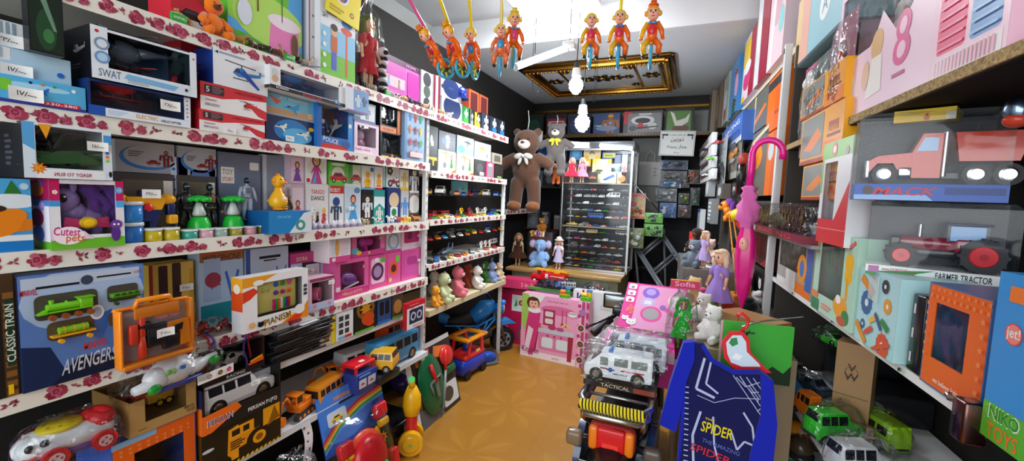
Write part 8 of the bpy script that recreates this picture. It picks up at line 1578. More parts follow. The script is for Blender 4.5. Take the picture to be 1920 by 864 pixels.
b=MB();P=[(.02,.37),(.01,.42),(.03,.455),(.065,.46),(.085,.44),(.09,.40),(.12,.37),(.15,.345),(.06,.33)];b.prism(P,0,.006,R_);b.tube([(.06,.003,.46),(.075,.003,.475),(.078,.003,.5),(.06,.003,.515),(.045,.003,.505)],.005,R_,8);b.build('hanger_frame',H_)
b=MB();b.Y=-.0006;b.ink([(.028,.385),(.022,.42),(.038,.445),(.062,.448),(.076,.43),(.08,.4),(.115,.368),(.12,.36),(.07,.352),(.04,.36)],mat('cfe2f0'));b.ink([(.03,.42),(.035,.435),(.05,.44),(.055,.42),(.04,.41)],mat('2f8a4c'));b.ink([(.04,.375),(.06,.37),(.07,.385),(.05,.392)],mat('f4f4f4'));b.build('round_picture',H_)
b=MB();b.tube([(.16,1.44,1.13),(.22,1.5,1.14),(.34,1.56,1.155)],.003,mt('lg'),5);tag(b.build('hook_rod'),'thin rod from the white shelf that carries the red hanger','rod')
# ================================================================ the right-hand wall of goods
def RP(x0,x1,yt,zb,D=.5):
 a=on_r(x0,yt,D).dot(RD);c=on_r(x1,yt,D).dot(RD);h=on_r((x0+x1)/2,yt,D).z-zb
 return (a+c)/2,a-c,h
def RB_(label,x0,x1,yt,zb,base,front=(),D=.5,d=.14,**k):
 s,w,h=RP(x0,x1,yt,zb,D);h=k.pop('h',h);zb += .0005;turn=k.pop('turn',0)
 carton(label,k.pop('cat','boxed toy'),rloc(D,s,zb),RROT+turn,w-.003,d,h,base,front,**k)
 return zb+h,s,w
# far shelving frame
for (s0,s1,z,lab,c) in ((2.25,4.6,2.23,'high rail shelf on the right carrying the tall hanging doll boxes','d0c4b4'),(2.5,4.6,1.52,'dark shelf on the right behind the guns and car packs','4a4440'),(2.3,4.6,1.12,'far right shelf behind the toy crane','6a665e'),(2.3,4.4,.72,'far right lower shelf behind the heaped plush','55504a')):
 rshelf(lab,s0,s1,z,.53,.36,.03 if z > 2 else .02,mat(c,'matt'))
b=MB();b.box((0,0,0),(.03,.03,2.22),WM,.003);b.box((0,-.0155,1.08),(.014,.002,.022),'bk');p=rloc(.49,2.27,1.11);tag(b.build('shelf_upright',None,p,RROT),'square white upright between the two right-hand shelving units','upright')
b=MB();b.box((0,0,0),(.03,.03,2.6),pl('8a9092'),.003);b.T=Matrix();tag(b.build('shelf_upright',None,rloc(.60,3.6,1.3),RROT),'grey upright further down the right-hand shelving','upright')
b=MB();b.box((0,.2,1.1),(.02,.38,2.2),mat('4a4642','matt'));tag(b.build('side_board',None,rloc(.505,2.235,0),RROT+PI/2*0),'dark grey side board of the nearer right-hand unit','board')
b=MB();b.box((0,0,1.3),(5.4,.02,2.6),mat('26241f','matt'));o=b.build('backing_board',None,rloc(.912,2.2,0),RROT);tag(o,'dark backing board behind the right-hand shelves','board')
# black slotted post and latch bracket
b=MB();b.box((0,0,0),(.045,.03,.16),pl('121214'),.004)
for i in range(3): b.box((-.008,-.016,-.05+.05*i),(.005,.001,.02),'lg')
tag(b.build('shelf_upright',None,rloc(.515,1.075,1.2505),RROT),'black slotted upright between the gear-print carton and orange window carton','upright')
# --- chipboard shelf: pink baby doll boxes
ZC=1.7655
def doll_box(label,x0,x1,yt,c,c2,art,D=.5,fig=None,**k):
 z,s,w=RB_(label,x0,x1,yt,ZC,c,art,D=D,d=.13,**k)
 return z,s,w
W8=[('p',[(0,0),(1,0),(1,.5),(.9,.62),(.8,.5),(.7,.42),(.55,.62),(.5,.5),(.35,.35),(.2,.42),(.08,.3),(.0,.38)],'f0cfe0'),('e',.18,.2,.13,.15,'f6e6ee'),('e',.18,.2,.1,.12,'dfeaf0'),('r',.12,.14,.16,.26,'5a84b8'),('r',.2,.14,.24,.26,'5a84b8'),('r',.16,.18,.2,.28,'e88aa0'),('e',.52,.42,.06,.1,'e0b070'),('p',[(.44,.08),(.6,.1),(.58,.34),(.48,.34)],'f2ece6'),('e',.42,.25,.04,.1,'e8c0a0'),('e',.76,.42,.06,.09,'e05090'),('e',.76,.28,.07,.09,'e05090'),('e',.76,.42,.03,.05,'f6c8dc'),('e',.76,.28,.035,.05,'f6c8dc'),('tl',.7,.12,.86,.16,1,'c05080')]
RB_('large pink baby doll carton with a wavy printed front, on the chipboard shelf',1592,1775,-120,ZC,'f0cfe0',W8,D=.51,d=.15,window=(.03,.44,.97,.96),inner='a07078',h=.40)
s_,w_,h_=RP(1592,1775,0,ZC,.51)
for i in (-1,1):
 tt=doll(('baby doll in white behind the clear front of the large pink carton, left','baby doll in white behind the clear front of the large pink carton, right')[i > 0],rloc(.60,s_-i*w_*.22,ZC+.12),RROT,.27,'e8e6e8',hair='7a4a3c',wide=1.3)
RB_('pink carton with two small knitted doll suits, at the right end of the chipboard shelf',1778,1925,-200,ZC,'eab8cc',[('r',0,0,1,1,'f0c8d8'),('rr',.1,.12,.5,.62,.04,'e84878'),('rr',.56,.12,.92,.7,.04,'6a9ad0'),('r',.08,.0,.95,.1,'e8dce0')] + [('r',.1+.05*i,.01,.125+.05*i,.09,'e8a0b8') for i in range(16)] + [('r',.12,.14+.055*i,.48,.155+.055*i,'f080a0') for i in range(8)] + [('r',.58,.14+.055*i,.9,.155+.055*i,'90b8e0') for i in range(9)],D=.505,d=.13,h=.36)
# clear bags between
def rbag(label,x0,x1,yt,zb,D,c,c2,art=None,h=None,name='hanging_pack',film='crinkle',d=.05,seed=1,npc=7):
 s,w,hh=RP(x0,x1,yt,zb,D);h=h or hh;t=thing(name,label,'hanging pack',rloc(D,s,zb),RROT);b=MB();b.box((0,d,h/2),(w,.003,h),mat(c,'card'));
 if art: b.art(-w/2,0,w,h,art,Y=d-.002)
 b.build('backing_card',t);rd=random.Random(seed*7+x0);b=MB()
 for i in range(npc): b.ell((rd.uniform(-.33,.33)*w,d*.55,h*rd.uniform(.12,.85)),(w*rd.uniform(.08,.2),d*.3,h*rd.uniform(.04,.12)),mat(rd.choice(c2),'plas'),9,6)
 b.build('toy_pieces',t);b=MB();n=8;vs=[];fs=[]
 for j in range(n):
  for i in range(n): u,v=i/(n-1),j/(n-1);vs.append(((u-.5)*w,d*.9-d*1.1*(math.sin(PI*u)*math.sin(PI*v))**.4*rd.uniform(.75,1),v*h))
 for j in range(n-1):
  for i in range(n-1): fs.append((j*n+i,j*n+i+1,(j+1)*n+i+1,(j+1)*n+i))
 b.add(vs,fs,mat('wh',film));b.wrap(t);return t
rbag('clear bag with a white-dressed doll and grey card, left end of the chipboard shelf',1502,1588,22,1.70,.49,'8a9490',('e8e8e4','wh','tn','lg'),art=[('r',0,0,1,1,'7c8a86'),('p',[(0,.8),(.3,1),(0,1)],'e86a9c'),('flower',.3,.5,.1,'wh'),('flower',.45,.42,.09,'wh')],d=.04,seed=3,h=.36)
rbag('pink and orange wrapped doll pack just left of the large pink carton',1560,1592,-20,ZC,.485,'e8a0b8',('e8602c','f0c8d0','wh'),art=[('e',.5,.6,.3,.2,'f0c0cc')],d=.03,seed=5,h=.34)
t_=RB_('pale teal carton with white circle, high at the top of the right shelves',1505,1600,-60,2.10,'9accd8',[('r',0,0,.3,1,'e8c890'),('r',.12,0,.3,1,'e8b0a0'),('o',.6,.5,.2,'f4f6f6'),('t','A',.6,.5,.2,None,'5aa0b0'),('r',0,0,1,.05,'1c4a5c')],D=.52,d=.12,h=.3)
# --- far rail: tall hanging boxes
RZ=2.2305
for (x0,x1,yt,c,art,lab,D) in ((1373,1402,40,'4a94d8',[('r',0,0,1,1,'4a94d8'),('e',.7,.75,.2,.05,'rd'),('e',.7,.2,.2,.06,'rd'),('o',.6,.1,.2,'dgn'),('e',.8,.5,.2,.2,'lp')] + [('e',.12+.2*(i % 4),.06+.07*(i//4),.04,.01,'c8e0f4') for i in range(52)],'tall sky-blue dotted carton on the high rail shelf',.5),
 (1404,1424,2,'e8d8e0',[('r',.0,.55,.6,.95,'f0c81c'),('r',.6,0,1,1,'a81c3c'),('e',.4,.3,.3,.15,'d83c7c'),('e',.4,.5,.3,.1,'f4f4f4'),('r',0,.0,.3,.08,'ye')],'tall carton with yellow top corner and crimson edge on the rail shelf',.5),(1425,1446,-25,'a81c40',[('r',.0,0,.4,1,'d8dce0'),('r',.5,0,1,1,'9c1838'),('e',.2,.5,.15,.2,'wh')],'tall crimson glossy carton on the rail shelf',.5),(1447,1474,-60,'e8ccd4',[('e',.5,.6,.35,.3,'d8a8b4'),('p',[(.1,0),(.3,0),(.5,1),(.3,1)],'f4e8ec'),('e',.8,.3,.15,.1,'8ad0d0')],'tall pale pink glossy carton nearest the white upright, on the rail shelf',.5),
 (1350,1371,95,'a8b8b0',[('r',0,0,.2,1,'e8ece8'),('e',.5,.5,.3,.2,'wh'),('e',.5,.2,.2,.1,'d8302c')],'glassy grey-green pack left of the sky-blue dotted carton',.49),(1335,1349,140,'6a5a4c',[('e',.5,.5,.3,.3,'a89070')],'brown narrow pack toward the back of the rail shelf',.46),(1318,1334,155,'8a7a68',[('tl',.1,.1,.9,.9,6,'4a4034')],'faded brown patterned pack near the back wall',.42)):
 s,w,h=RP(x0,x1,max(yt,5),RZ,D);hh=min(h,2.93-RZ if s < 3.1 else 2.70-RZ)
 if yt < 5: hh=.66
 if s > 3.15: hh=min(hh,.44);w=min(w,.45)
 if x0 in (1350,1335,1318): s={1350: 4.45,1335: 4.8,1318: 5.15}[x0];w=.32
 carton(lab,'boxed toy',rloc(D,s,RZ),RROT,w-.004,.12,hh,c,art)
# --- under the rail, near the white upright: orange digger boxes
DG=[('r',0,0,1,.1,'c87a1c'),('p',[(.1,.25),(.9,.75),(.95,.7),(.2,.2)],'e88a24')]
zz=1.80
for (x0,x1,yt,zb,c,art,D,lab,win) in (
 (1446,1473,118,1.90,'ee741c',[('r',.0,.78,1,.95,'3a3a40'),('r',.55,.0,1,.75,'e8641c'),('t','TRUCK',.7,.3,.05,.3,'bk')],.53,'big orange carton with a dark top band beside the white upright',None),
 (1405,1444,145,1.96,'6a6c66',[('p',[(.1,.1),(.9,.6),(.95,.5),(.3,.05)],'e8802c'),('r',.45,0,.5,1,'e8d8b0'),('e',.25,.5,.15,.2,'wh')],.53,'clear-fronted pack with an orange digger arm under the rail shelf',None),
 (1446,1473,190,1.55,'e8701c',[('r',.4,.0,1,1,'d8601c'),('e',.3,.7,.2,.15,'lg')],.53,'lower orange carton below the dark-banded one',None),
 (1400,1444,215,1.55,'6e6a60',[('e',.6,.6,.25,.2,'e88a2c'),('e',.35,.55,.25,.2,'dfe2e2'),('r',0,.0,.8,.06,'c86a1c'),('p',[(0,.8),(1,1),(1,.94),(0,.74)],'d8d4b0')],.53,'clear pack with white and orange rounded pieces',None),
 (1356,1392,228,1.92,'3a6ac4',[('r',0,0,1,.18,'e8eaec'),('t','RACING',.55,.75,.18,.7,'e8f0fc'),('tl',.1,.4,.6,.6,2,'a8c0f0')],.46,'blue carton lettered RACING below the rail shelf',None)):
 z,s,w=RB_(lab,x0,x1,yt,zb,c,art,D=D,d=.1,h=.34 if x0 == 1446 else .40) if zb == 1.55 else (0,0,0)
 if zb != 1.55: s,w,h=RP(x0,x1,yt,zb,D);carton(lab,'boxed toy',rloc(D,s,zb),RROT,w-.004,.1,min(h,2.19-zb),c,art)
# white car packs with red window, green car
for i in range(4):
 y0=262+20*i;s,w,h=RP(1312,1338,y0,1.5,.35);w *= .8;zt=on_r(1325,y0,.35).z;zb=on_r(1325,y0+17,.35).z
 t=thing('car_pack','white car pack with dark red window, %s in the column of four' % ('top one','second','third','lowest')[i],'hanging pack',rloc(.35,s,zb),RROT,'column of white car packs');b=MB();b.box((0,.02,(zt-zb)/2),(w,.04,zt-zb),mat('e6e8ea','card'),.002);b.art(-w/2,0,w,zt-zb,[('r',.08,.45,.75,.95,'5a1c20'),('r',0,0,1,.3,'eef0f0')],Y=-.0005);b.build('card',t)
for i,(c,px,py,lab) in enumerate((('7ae81c',1330,300,'lime green toy car jutting from the car packs'),('wh',1322,330,'white toy car below the lime green one'),('rd',1345,270,'red toy car at the top of the car packs'),('bk',1322,283,'black toy car among the white packs'))):
 q=on_r(px,py,.33);tiny_car(lab,tuple(q),RROT+.4,'sport',c,.09)
rbag('yellow and orange toy gun pack hanging before the car packs',1357,1384,245,1.68,.44,'8a8a80',('f09a1c','e8b81c','dg','lg'),art=[('gun',.5,.5,.6,'f0921c'),('r',0,0,1,.14,'ece8dc')],d=.03,seed=2)
rbag('white and black toy gun pack left of the yellow one',1338,1356,262,1.60,.40,'c4c8ca',('bk','lg','gy'),art=[('gun',.5,.3,.8,'bk'),('tl',.1,.6,.9,.95,5,'gy')],d=.03,seed=4)
q=on_r(1393,298,.46);t=thing('toy_gun','black toy pistol with a dark red drum, hanging near the pink umbrella','toy gun',tuple(q),RROT);b=MB();b.box((0,0,0),(.09,.045,.07),pl('a8382c'),.012);b.build('drum',t);b=MB();b.tube([(0,0,-.03),(-.02,0,-.12),(.0,0,-.22)],[.03,.028,.02],pl('18181a'),8);b.build('grip',t)
# orange pony + small packs mid shelf
q=on_r(1365,415,.46);t=thing('toy_pony','orange toy pony with a purple mane on the far right shelf','toy pony',(q.x,q.y,q.z),RROT+.9);m_=pl('f08a24');b=MB();b.ell((.02,0,.05),(.05,.035,.035),m_);b.ell((-.03,0,.115),(.038,.03,.038),m_);b.ell((-.06,0,.1),(.025,.022,.02),m_);b.tube([(0,0,.06),(-.02,0,.1)],[.03,.026],m_)
for x in (-.01,.05):
 for s in (-1,1): b.tube([(x,s*.018,.04),(x,s*.02,0)],[.017,.015],m_,8)
b.build('body',t);b=MB();b.ell((.0,0,.14),(.03,.018,.03),mat('8a4ab8','plush'));b.ell((.03,0,.11),(.02,.02,.04),mat('8a4ab8','plush'));b.ell((.075,0,.05),(.02,.018,.045),mat('8a4ab8','plush'));b.build('mane',t);b=MB();b.ell((-.045,-.03,.12),(.008,.005,.01),pl('bk'),8,5);b.build('eye',t)
b=MB();b.ell((0,0,.04),(.05,.045,.04),pl('f0d02c'));q=on_r(1385,415,.44);tag(b.build('toy_ball',None,tuple(q),0),'yellow and white rounded toy beside the orange pony','toy')
for (x0,x1,yt,yb,c,art,lab) in ((1303,1322,392,438,'e8eef2',[('r',0,.85,1,1,'bl'),('t','BUBBLE',.5,.45,.2,.7,'lb',{'ang': PI/2})],'white and blue upright bubble carton at the far right'),(1324,1342,372,420,'8a9094',[('tl',.1,.1,.9,.9,5,'wh')],'grey carton behind the orange pony'),(1387,1408,385,418,'a82028',[('r',.1,.5,.9,.9,'wh')],'small red box with a white label right of the pony'),(1320,1336,335,368,'9aa0a4',[('e',.5,.5,.4,.4,'wh')],'pale pack above the bubble carton'),(1340,1362,345,372,'5a5450',[('e',.5,.5,.3,.3,'lg')],'brown-grey pack under the white toy gun'),(1365,1398,342,372,'3a3638',[('e',.3,.5,.2,.3,'wh'),('e',.7,.5,.2,.3,'rd')],'dark pack with white and red rounds above the pony')):
 D=.36 if x0 < 1345 else .45;s,w,h=RP(x0,x1,yt,0,D);zb=on_r((x0+x1)/2,yb,D).z;zt=on_r((x0+x1)/2,yt,D).z
 carton(lab,'boxed toy',rloc(D,s,zb),RROT,min(w-.003,.3),.05,zt-zb,c,art)
# black and red hero carton + red square
for (x0,x1,yt,yb,c,art,lab,D) in ((1372,1410,418,478,'15161a',[('p',[(0,1),(1,.5),(1,1)],'d81c24'),('p',[(.0,.9),(.5,.5),(0,.2)],'2a2a30')],'black and red carton behind the umbrella handle',.50),(1410,1452,430,500,'3a0c14',[('r',0,0,.5,1,'5a1018'),('p',[(.5,0),(1,.4),(1,0)],'8a1c24')],'dark red carton behind the folded pink umbrella',.50),(1415,1447,505,560,'1a1a1c',[('cat',.4,.4,.3,'wh')],'black carton with a white cat face, low behind the umbrella',.50)):
 s,w,h=RP(x0,x1,yt,0,D);zb=on_r((x0+x1)/2,yb,D).z;zt=on_r((x0+x1)/2,yt,D).z;carton(lab,'boxed toy',rloc(D,s,zb),RROT,w-.003,.06,zt-zb,c,art)
# toy crane (yellow-brown lattice)
q1=on_z(1388,572,.981);q1.z=1.0015;q0=on_r(1358,395,.37);t=thing('toy_crane','tall yellow-brown lattice toy crane leaning among the plush','toy crane',(q1.x,q1.y,q1.z-.02),RROT);CRN=pl('c8802c')
b=MB();L_=(q0-q1).length;dxx=-(q0-q1).dot(RD);dz=q0.z-q1.z;A0=Vector((0,0,.06));B0=Vector((dxx,0,dz))
for e in ((-.02,-.02),(.02,-.02),(-.02,.02),(.02,.02)): b.tube([A0+Vector((e[0],e[1],0)),B0+Vector((e[0]*.5,e[1]*.5,0))],.0035,CRN,4)
for i in range(13):
 p_=A0+(B0-A0)*(i/13);p2=A0+(B0-A0)*((i+1)/13);k=1-.5*i/13
 for s in (-1,1): b.tube([p_+Vector((-.02*k,s*.02*k,0)),p2+Vector((.02*k,s*.02*k,0))],.0025,CRN,4);b.tube([p_+Vector((.02*k,s*.02*k,0)),p2+Vector((-.02*k,s*.02*k,0))],.0025,CRN,4)
b.build('lattice_jib',t)
b=MB();b.box((0,0,.03),(.12,.09,.06),CRN,.006);b.box((.05,0,.09),(.06,.06,.06),CRN,.004);b.build('base',t)
b=MB();
for x in (-.02,.07): b.tube([(x+.04,-.03,.05),(x+.06,-.03,.26)],.005,CRN,5)
for z in (.1,.16,.22): b.tube([(.02,-.03,z),(.13,-.03,z)],.004,CRN,5)
b.box((.08,-.03,.28),(.12,.06,.03),CRN,.004);b.build('cab_frame',t)
b=MB();b.box((0,0,.02),(.09,.07,.05),pl('b06a24'),.006);q=on_z(1338,530,.981);q.z=.99;tag(b.build('toy_bucket',None,tuple(q),RROT),'orange-brown toy crane bucket before the lilac doll','toy')
# heap of plush at the far right
for (D,s0,w,z1,c,lab) in ((.13,3.12,.38,1.13,'6a6a6c','tall grey carton under the upper plush, further from the viewer'),(.13,2.73,.38,1.13,'77756e','tall grey carton under the upper plush, nearer the viewer'),(.12,2.30,.42,.98,'8a8680','lower pale carton under the toy crane, further one'),(.12,1.86,.44,.98,'9a8468','lower brown carton under the toy crane, nearer the green board')):
 carton(lab,'carton',rloc(D,s0,0),RROT,w,.34,z1,c,[('r',0,.33,1,.34,'dg'),('r',0,.66,1,.67,'dg'),('tl',.1,.75,.5,.9,3,'lg')],name='carton_pile')
ZA,ZB=1.131,.981
for i,(px,py,h,c,c2,kd,lab,z) in enumerate(((1306,474,.2,'3a241c','5a3c30','dog','dark brown plush dog before the red square carton',ZA),(1301,500,.17,'6a7684','c8ccd4','bear','grey-blue plush animal below the dark brown dog',ZA),(1303,545,.19,'c02024','f0ece8','bear','plush in bright red and white below the grey-blue one',ZB),(1300,578,.17,'c8a878','e0c8a0','bear','tan knitted plush beside the red and white one',ZB),(1325,548,.17,'e8e6ea','f4f4f4','bear','white plush between the tan one and lilac doll',ZB),(1330,492,.16,'e8ccc0','f0e0d8','bear','pinkish cream plush left of the toy crane',ZA),(1335,640,.15,'e4e0dc','f0ece8','bear','white plush unicorn-like animal heaped above the shirt',ZB),(1318,604,.14,'d8d4d0','f0ece8','bear','second white plush, just behind the unicorn-like one',ZB))):
 q=on_z(px,py,z);plush(lab,tuple(q),RROT+.6+RND.uniform(-.3,.3),h,c,c2,kind=kd,name='plush_dog' if kd == 'dog' else 'plush_toy')
for (px,py,h,c,hair,lab,z) in ((1343,590,.32,'9a7cc8','e0c8a8','soft doll in a lilac dress beside the toy crane',ZB),(1318,503,.22,'b8a4d8','e8d0b0','upper soft doll in pale lilac ruffles',ZA)):
 q=on_z(px,py,z);doll(lab,tuple(q),RROT+.7,h,c,hair=hair,wide=1.1)
for i,(px,py,c,lab) in enumerate(((1352,568,'2a8a7a','teal and white curled toy below the lilac doll'),(1340,560,'e8e8e8','white striped toy among the heap'),(1362,580,'c83c2c','red and green toy among the heap'),(1372,550,'c88a5c','tan rounded toy behind the crane'),(1302,530,'e8e6e0','white ruffled toy between two heaped plush'),(1345,610,'c88a3c','orange-brown wrapped toy beside the unicorn-like plush'),(1345,636,'8ab0d8','pale blue fabric toy beside the green board'),(1425,572,'e8e4e2','white-topped toy behind the umbrella tip'),(1405,585,'18181c','black round toy behind the umbrella tip'),(1330,590,'5ab83c','green small toy in front of the lilac doll'),(1318,565,'e05a8c','pink small toy between the heaped plush'))):
 q=on_z(px,py,ZB);q.z += .03;b=MB();b.ell((0,0,0),(.045,.04,.03),mat(c,'plush'));b.ell((.02,-.01,.03),(.025,.025,.02),mat(c,'plush'));b.tube([(-.04,-.02,0),(-.02,-.03,.03),(.02,-.04,.01),(.04,-.03,-.01)],.01,mat('wh' if i % 2 else c,'plush'),6);tag(b.build('soft_toy',None,tuple(q),RROT),lab,'soft toy')
q=on_z(1300,470,ZA);carton('bright red square carton behind the brown plush dog','boxed toy',(q.x+.03,q.y-.10,ZA),RROT+1.2,.14,.04,.15,'e0241c',[('r',.05,.05,.95,.95,'e8301c')])
# dark pegboard that carries the far packs
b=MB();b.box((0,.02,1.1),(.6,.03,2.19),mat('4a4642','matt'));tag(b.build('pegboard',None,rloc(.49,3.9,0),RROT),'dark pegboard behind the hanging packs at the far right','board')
# bench carrying the heap
carton('open cardboard box behind the green dinosaur board','cardboard box',rloc(.30,1.75,.9815),RROT+.75,.22,.12,.10,'a87c4c',[('r',.44,0,.46,1,'8a6438')],name='cardboard_box')
p=on_y(1390,588,1.56);carton('green board printed with a black sprig and tiny lettering, behind the hanger','board',(.215,1.54,.93),.12,.21,.008,.19,'3fae3c',[('r',0,0,.03,1,'e8a0c0'),('tl',.35,.8,.55,.86,1,'dgn'),('p',[(.3,.95),(.35,.8),(.42,.9),(.38,.78),(.33,.78)],'bk'),('p',[(.5,.0),(.75,.3),(.9,.2),(1,.35),(1,0)],'16301a')],name='printed_board')
# pink umbrella hanging folded
q=on_r(1452,262,.42);t=thing('umbrella',"child's folded pink umbrella with curved handle, hanging from the right shelf",'umbrella',(q.x,q.y,0),-.1);zt=q.z;MG=pl('ee1c98');M2=mat('e83ca0','cloth')
zb=on_r(1425,590,.42).z;xa=-.075
b=MB();b.tube([(.035,0,zt-.08)] + [(-.02+.055*math.cos(a*PI/8),0,zt-.055+.055*math.sin(a*PI/8)) for a in range(9)] + [(xa,0,zt-.12),(xa-.002,0,zt-.2)],.0135,MG,10);b.build('curved_handle',t)
b=MB();n=16;prof=[(.012,zt-.19),(.03,zt-.2),(.022,zt-.215),(.036,zt-.235),(.026,zt-.25),(.042,zt-.28),(.034,zt-.3),(.04,zt-.33),(.026,zt-.35),(.022,zt-.37)];vs=[];fs=[]
for r,z in prof:
 for i in range(n): a=2*PI*i/n;rr=r*(1+.22*math.sin(a*4+z*40));vs.append((xa+rr*math.cos(a),rr*math.sin(a),z))
for k in range(len(prof)-1):
 for i in range(n): fs.append((k*n+i,(k+1)*n+i,(k+1)*n+(i+1) % n,k*n+(i+1) % n))
b.add(vs,fs,mat('e070b8','cloth'),True);b.build('ruffle',t)
b=MB();prof=[(.02,zt-.36),(.036,zt-.42),(.04,zt-.5),(.034,zt-.58),(.022,zt-.66),(.008,zb+.03),(.006,zb)];vs=[];fs=[]
for r,z in prof:
 for i in range(n): a=2*PI*i/n;rr=r*(1+.12*math.sin(a*5));vs.append((xa+.008*(zt-z)+rr*math.cos(a),rr*.7*math.sin(a),z))
for k in range(len(prof)-1):
 for i in range(n): fs.append((k*n+i,(k+1)*n+i,(k+1)*n+(i+1) % n,k*n+(i+1) % n))
b.add(vs,fs,pl('e01c84'),True);b.build('folded_canopy',t)
b=MB();b.ell((xa-.006,-.03,zt-.44),(.017,.008,.028),pl('f0a898'));b.ell((xa-.01,-.036,zt-.435),(.003,.003,.004),pl('bk'),6,4);b.build('printed_face',t)
# RACING clear car box on its ledge
s,w,h=RP(1412,1535,345,1.36,.47)
t=thing('toy_car_pack','clear-topped box lettered RACING with a black toy car, on the right shelf','boxed toy',rloc(.45,s,1.375),RROT);b=MB();b.box((0,.06,.012),(w,.14,.024),mat('7a2838','card'));b.art(-w/2,0,w,.024,[('t','RACING',.62,.5,.7,.5,'c83c4c'),('r',0,0,.3,1,'9aa0a0')],Y=-.0105);b.build('tray',t)
b=MB();shell(b,w*.96,.12,.11,'crinkle',z=.024,cy=.06);b.build('clear_cover',t);vehicle('black toy car under the RACING box cover',rloc(.51,s-.02,1.4),RROT+PI,w*.7,.08,.07,'sport','15161c')
rshelf('small grey shelf holding the RACING car box',s+w/2+.02,s-w/2-.02,1.374,.46,.34,.012,pl('9aa0a2'))
# yellow-orange window boxes, two columns at x 1500-1590
OY=lambda: [('r',.62,0,1,1,'f0a01c'),('r',.62,.0,1,.35,'ee801c'),('r',.0,0,.62,.08,'a8342c'),('rr',.03,.12,.58,.96,.05,'8a8c88'),('p',[(.1,.3),(.45,.7),(.55,.5),(.3,.25)],'e88a3c'),('r',.7,.6,.9,.7,'b04c1c'),('t','TOYS',.8,.55,.08,.22,'a83c24'),('r',.68,.42,.94,.47,'8a2c2c')]
zz=1.175+.335
for i,(yt,lab) in enumerate(((278+25,'lowest'),(205,'middle'),(138,'top'))):
 s,w,h=RP(1508,1585,yt,0,.49);zt=on_r(1545,yt,.49).z;zb=(on_r(1545,(375,300,203)[i],.49).z)
 carton('yellow and orange window carton, %s of three stacked beside the white upright' % lab,'boxed toy',rloc(.49,s,zb+.001),RROT,w,.14,zt-zb-.002,'f0a61c',OY())
carton('plain dark riser under the yellow and orange window cartons','boxed toy',rloc(.52,RP(1508,1585,380,0,.49)[0],1.3905),RROT,.2,.12,on_r(1545,375,.49).z-1.3905,'2a2826')
for (x0,x1,yt,yb,lab) in ((1578,1640,213,250,'yellow carton with a bottle logo under the chipboard shelf, left one'),(1658,1745,172,222,'yellow carton with a bottle logo under the chipboard shelf, right one')):
 s,w,h=RP(x0,x1,yt,0,.52);zb=on_r((x0+x1)/2,yb+2,.52).z;zt=min(on_r((x0+x1)/2,yt,.52).z,1.735);carton(lab,'boxed toy',rloc(.56,s,zb),RROT+1.0,w*.5,.10,zt-zb,'f2cc14',[('r',.85,0,1,.5,'e8e4dc'),('e',.55,.25,.05,.2,'d85a1c'),('o',.55,.5,.08,'bk'),('tl',.05,.3,.35,.4,1,'e0a010')])
# tall green/white/red window cartons
WJ=[('r',0,.84,1,1,'8ac860'),('r',0,.5,.06,.84,'8ac860'),('r',0,0,1,.24,'d83a3c'),('p',[(.6,.24),(1,.24),(1,.6)],'d83a3c'),('r',.0,.14,1,.15,'e88a80'),('o',.42,.92,.09,'e0705c'),('o',.42,.92,.05,'wh'),('o',.85,.88,.05,'b86aa0')]
for i,(x0,x1,yt,lab) in enumerate(((1547,1602,262,'tall green, white and red carton with a yellow window, left of two'),(1604,1662,238,'tall green, white and red carton with a yellow window, right of two'))):
 s,w,h=RP(x0,x1,yt,1.395,.49);z,s,w=RB_(lab,x0,x1,yt,1.3905,'e6e6ea',WJ,D=.47+.06*i,d=.12,window=(.1,.22,.56,.8),inner='b8b020')
 b=MB();b.prism([(-.03,0),(.02,-.02),(.035,.02),(.01,.03)],-.01,.01,pl('2a8ae0'));b.box((.01,0,.09),(.008,.02,.03),pl('gn'));b.ell((0,0,.05),(.014,.014,.05),pl('c8c030'));tag(b.build('toy_figure',None,rloc(.53+.06*i,s,1.455),RROT),'blue and yellow toy inside the %s green and red carton' % ('left' if i == 0 else 'right'),'toy')
# --- middle shelf goods (z 1.17)
ZM=1.1705
z_,s_,w_=RB_('window carton with an orange toy digger, left end of the white screwed shelf',1465,1532,420,ZM,'a8a49c',[('r',0,0,1,.1,'e8e8e4'),('r',.5,.0,1,.16,'e87a24'),('r',.85,.1,1,.9,'3a6ab0'),('e',.75,.38,.12,.2,'f0981c'),('e',.75,.38,.06,.12,'4a7ac0'),('r',.3,.0,.6,.28,'dcdcd8')],D=.5,d=.14,window=(.05,.28,.82,.94),inner='4a4644')
excavator('orange toy digger inside the first window carton of the white screwed shelf',rloc(.56,s_+.02,ZM+.02),RROT+.4,.09,'e8861c')
TE=[('r',0,0,1,1,'b8dcc8'),('r',0,0,.3,.14,'3a9a6c'),('t','BUILD',.15,.16,.06,.24,'wh'),('r',.05,.04,.28,.1,'e87a3c'),('r',.34,.05,.7,.09,'e8a08a')]
z_,s_,w_=RB_('pale teal window carton with a yellow cartoon digger print, on the white screwed shelf',1533,1612,440,ZM,'b8dcc8',[('r',.75,0,1,1,'b4dac4'),('e',.87,.72,.09,.1,'f0b81c'),('e',.87,.58,.08,.1,'f0b81c'),('r',.83,.3,.88,.55,'e8a81c'),('e',.75,.2,.16,.12,'f0a41c'),('e',.7,.28,.06,.05,'wh'),('e',.88,.12,.08,.08,'2f8a4c'),('e',.8,.06,.1,.05,'c85a3c'),('p',[(.84,.9),(.95,.97),(.97,.93),(.86,.86)],'d0403c'),('r',0,0,.22,.15,'3a8a5c'),('r',.0,.16,.18,.24,'e88a4c'),('e',.07,.82,.05,.1,'e8a03c'),('tl',.3,.06,.6,.14,2,'e88a70')],D=.485,d=.14,window=(.14,.22,.74,.96),inner='5c5a54')
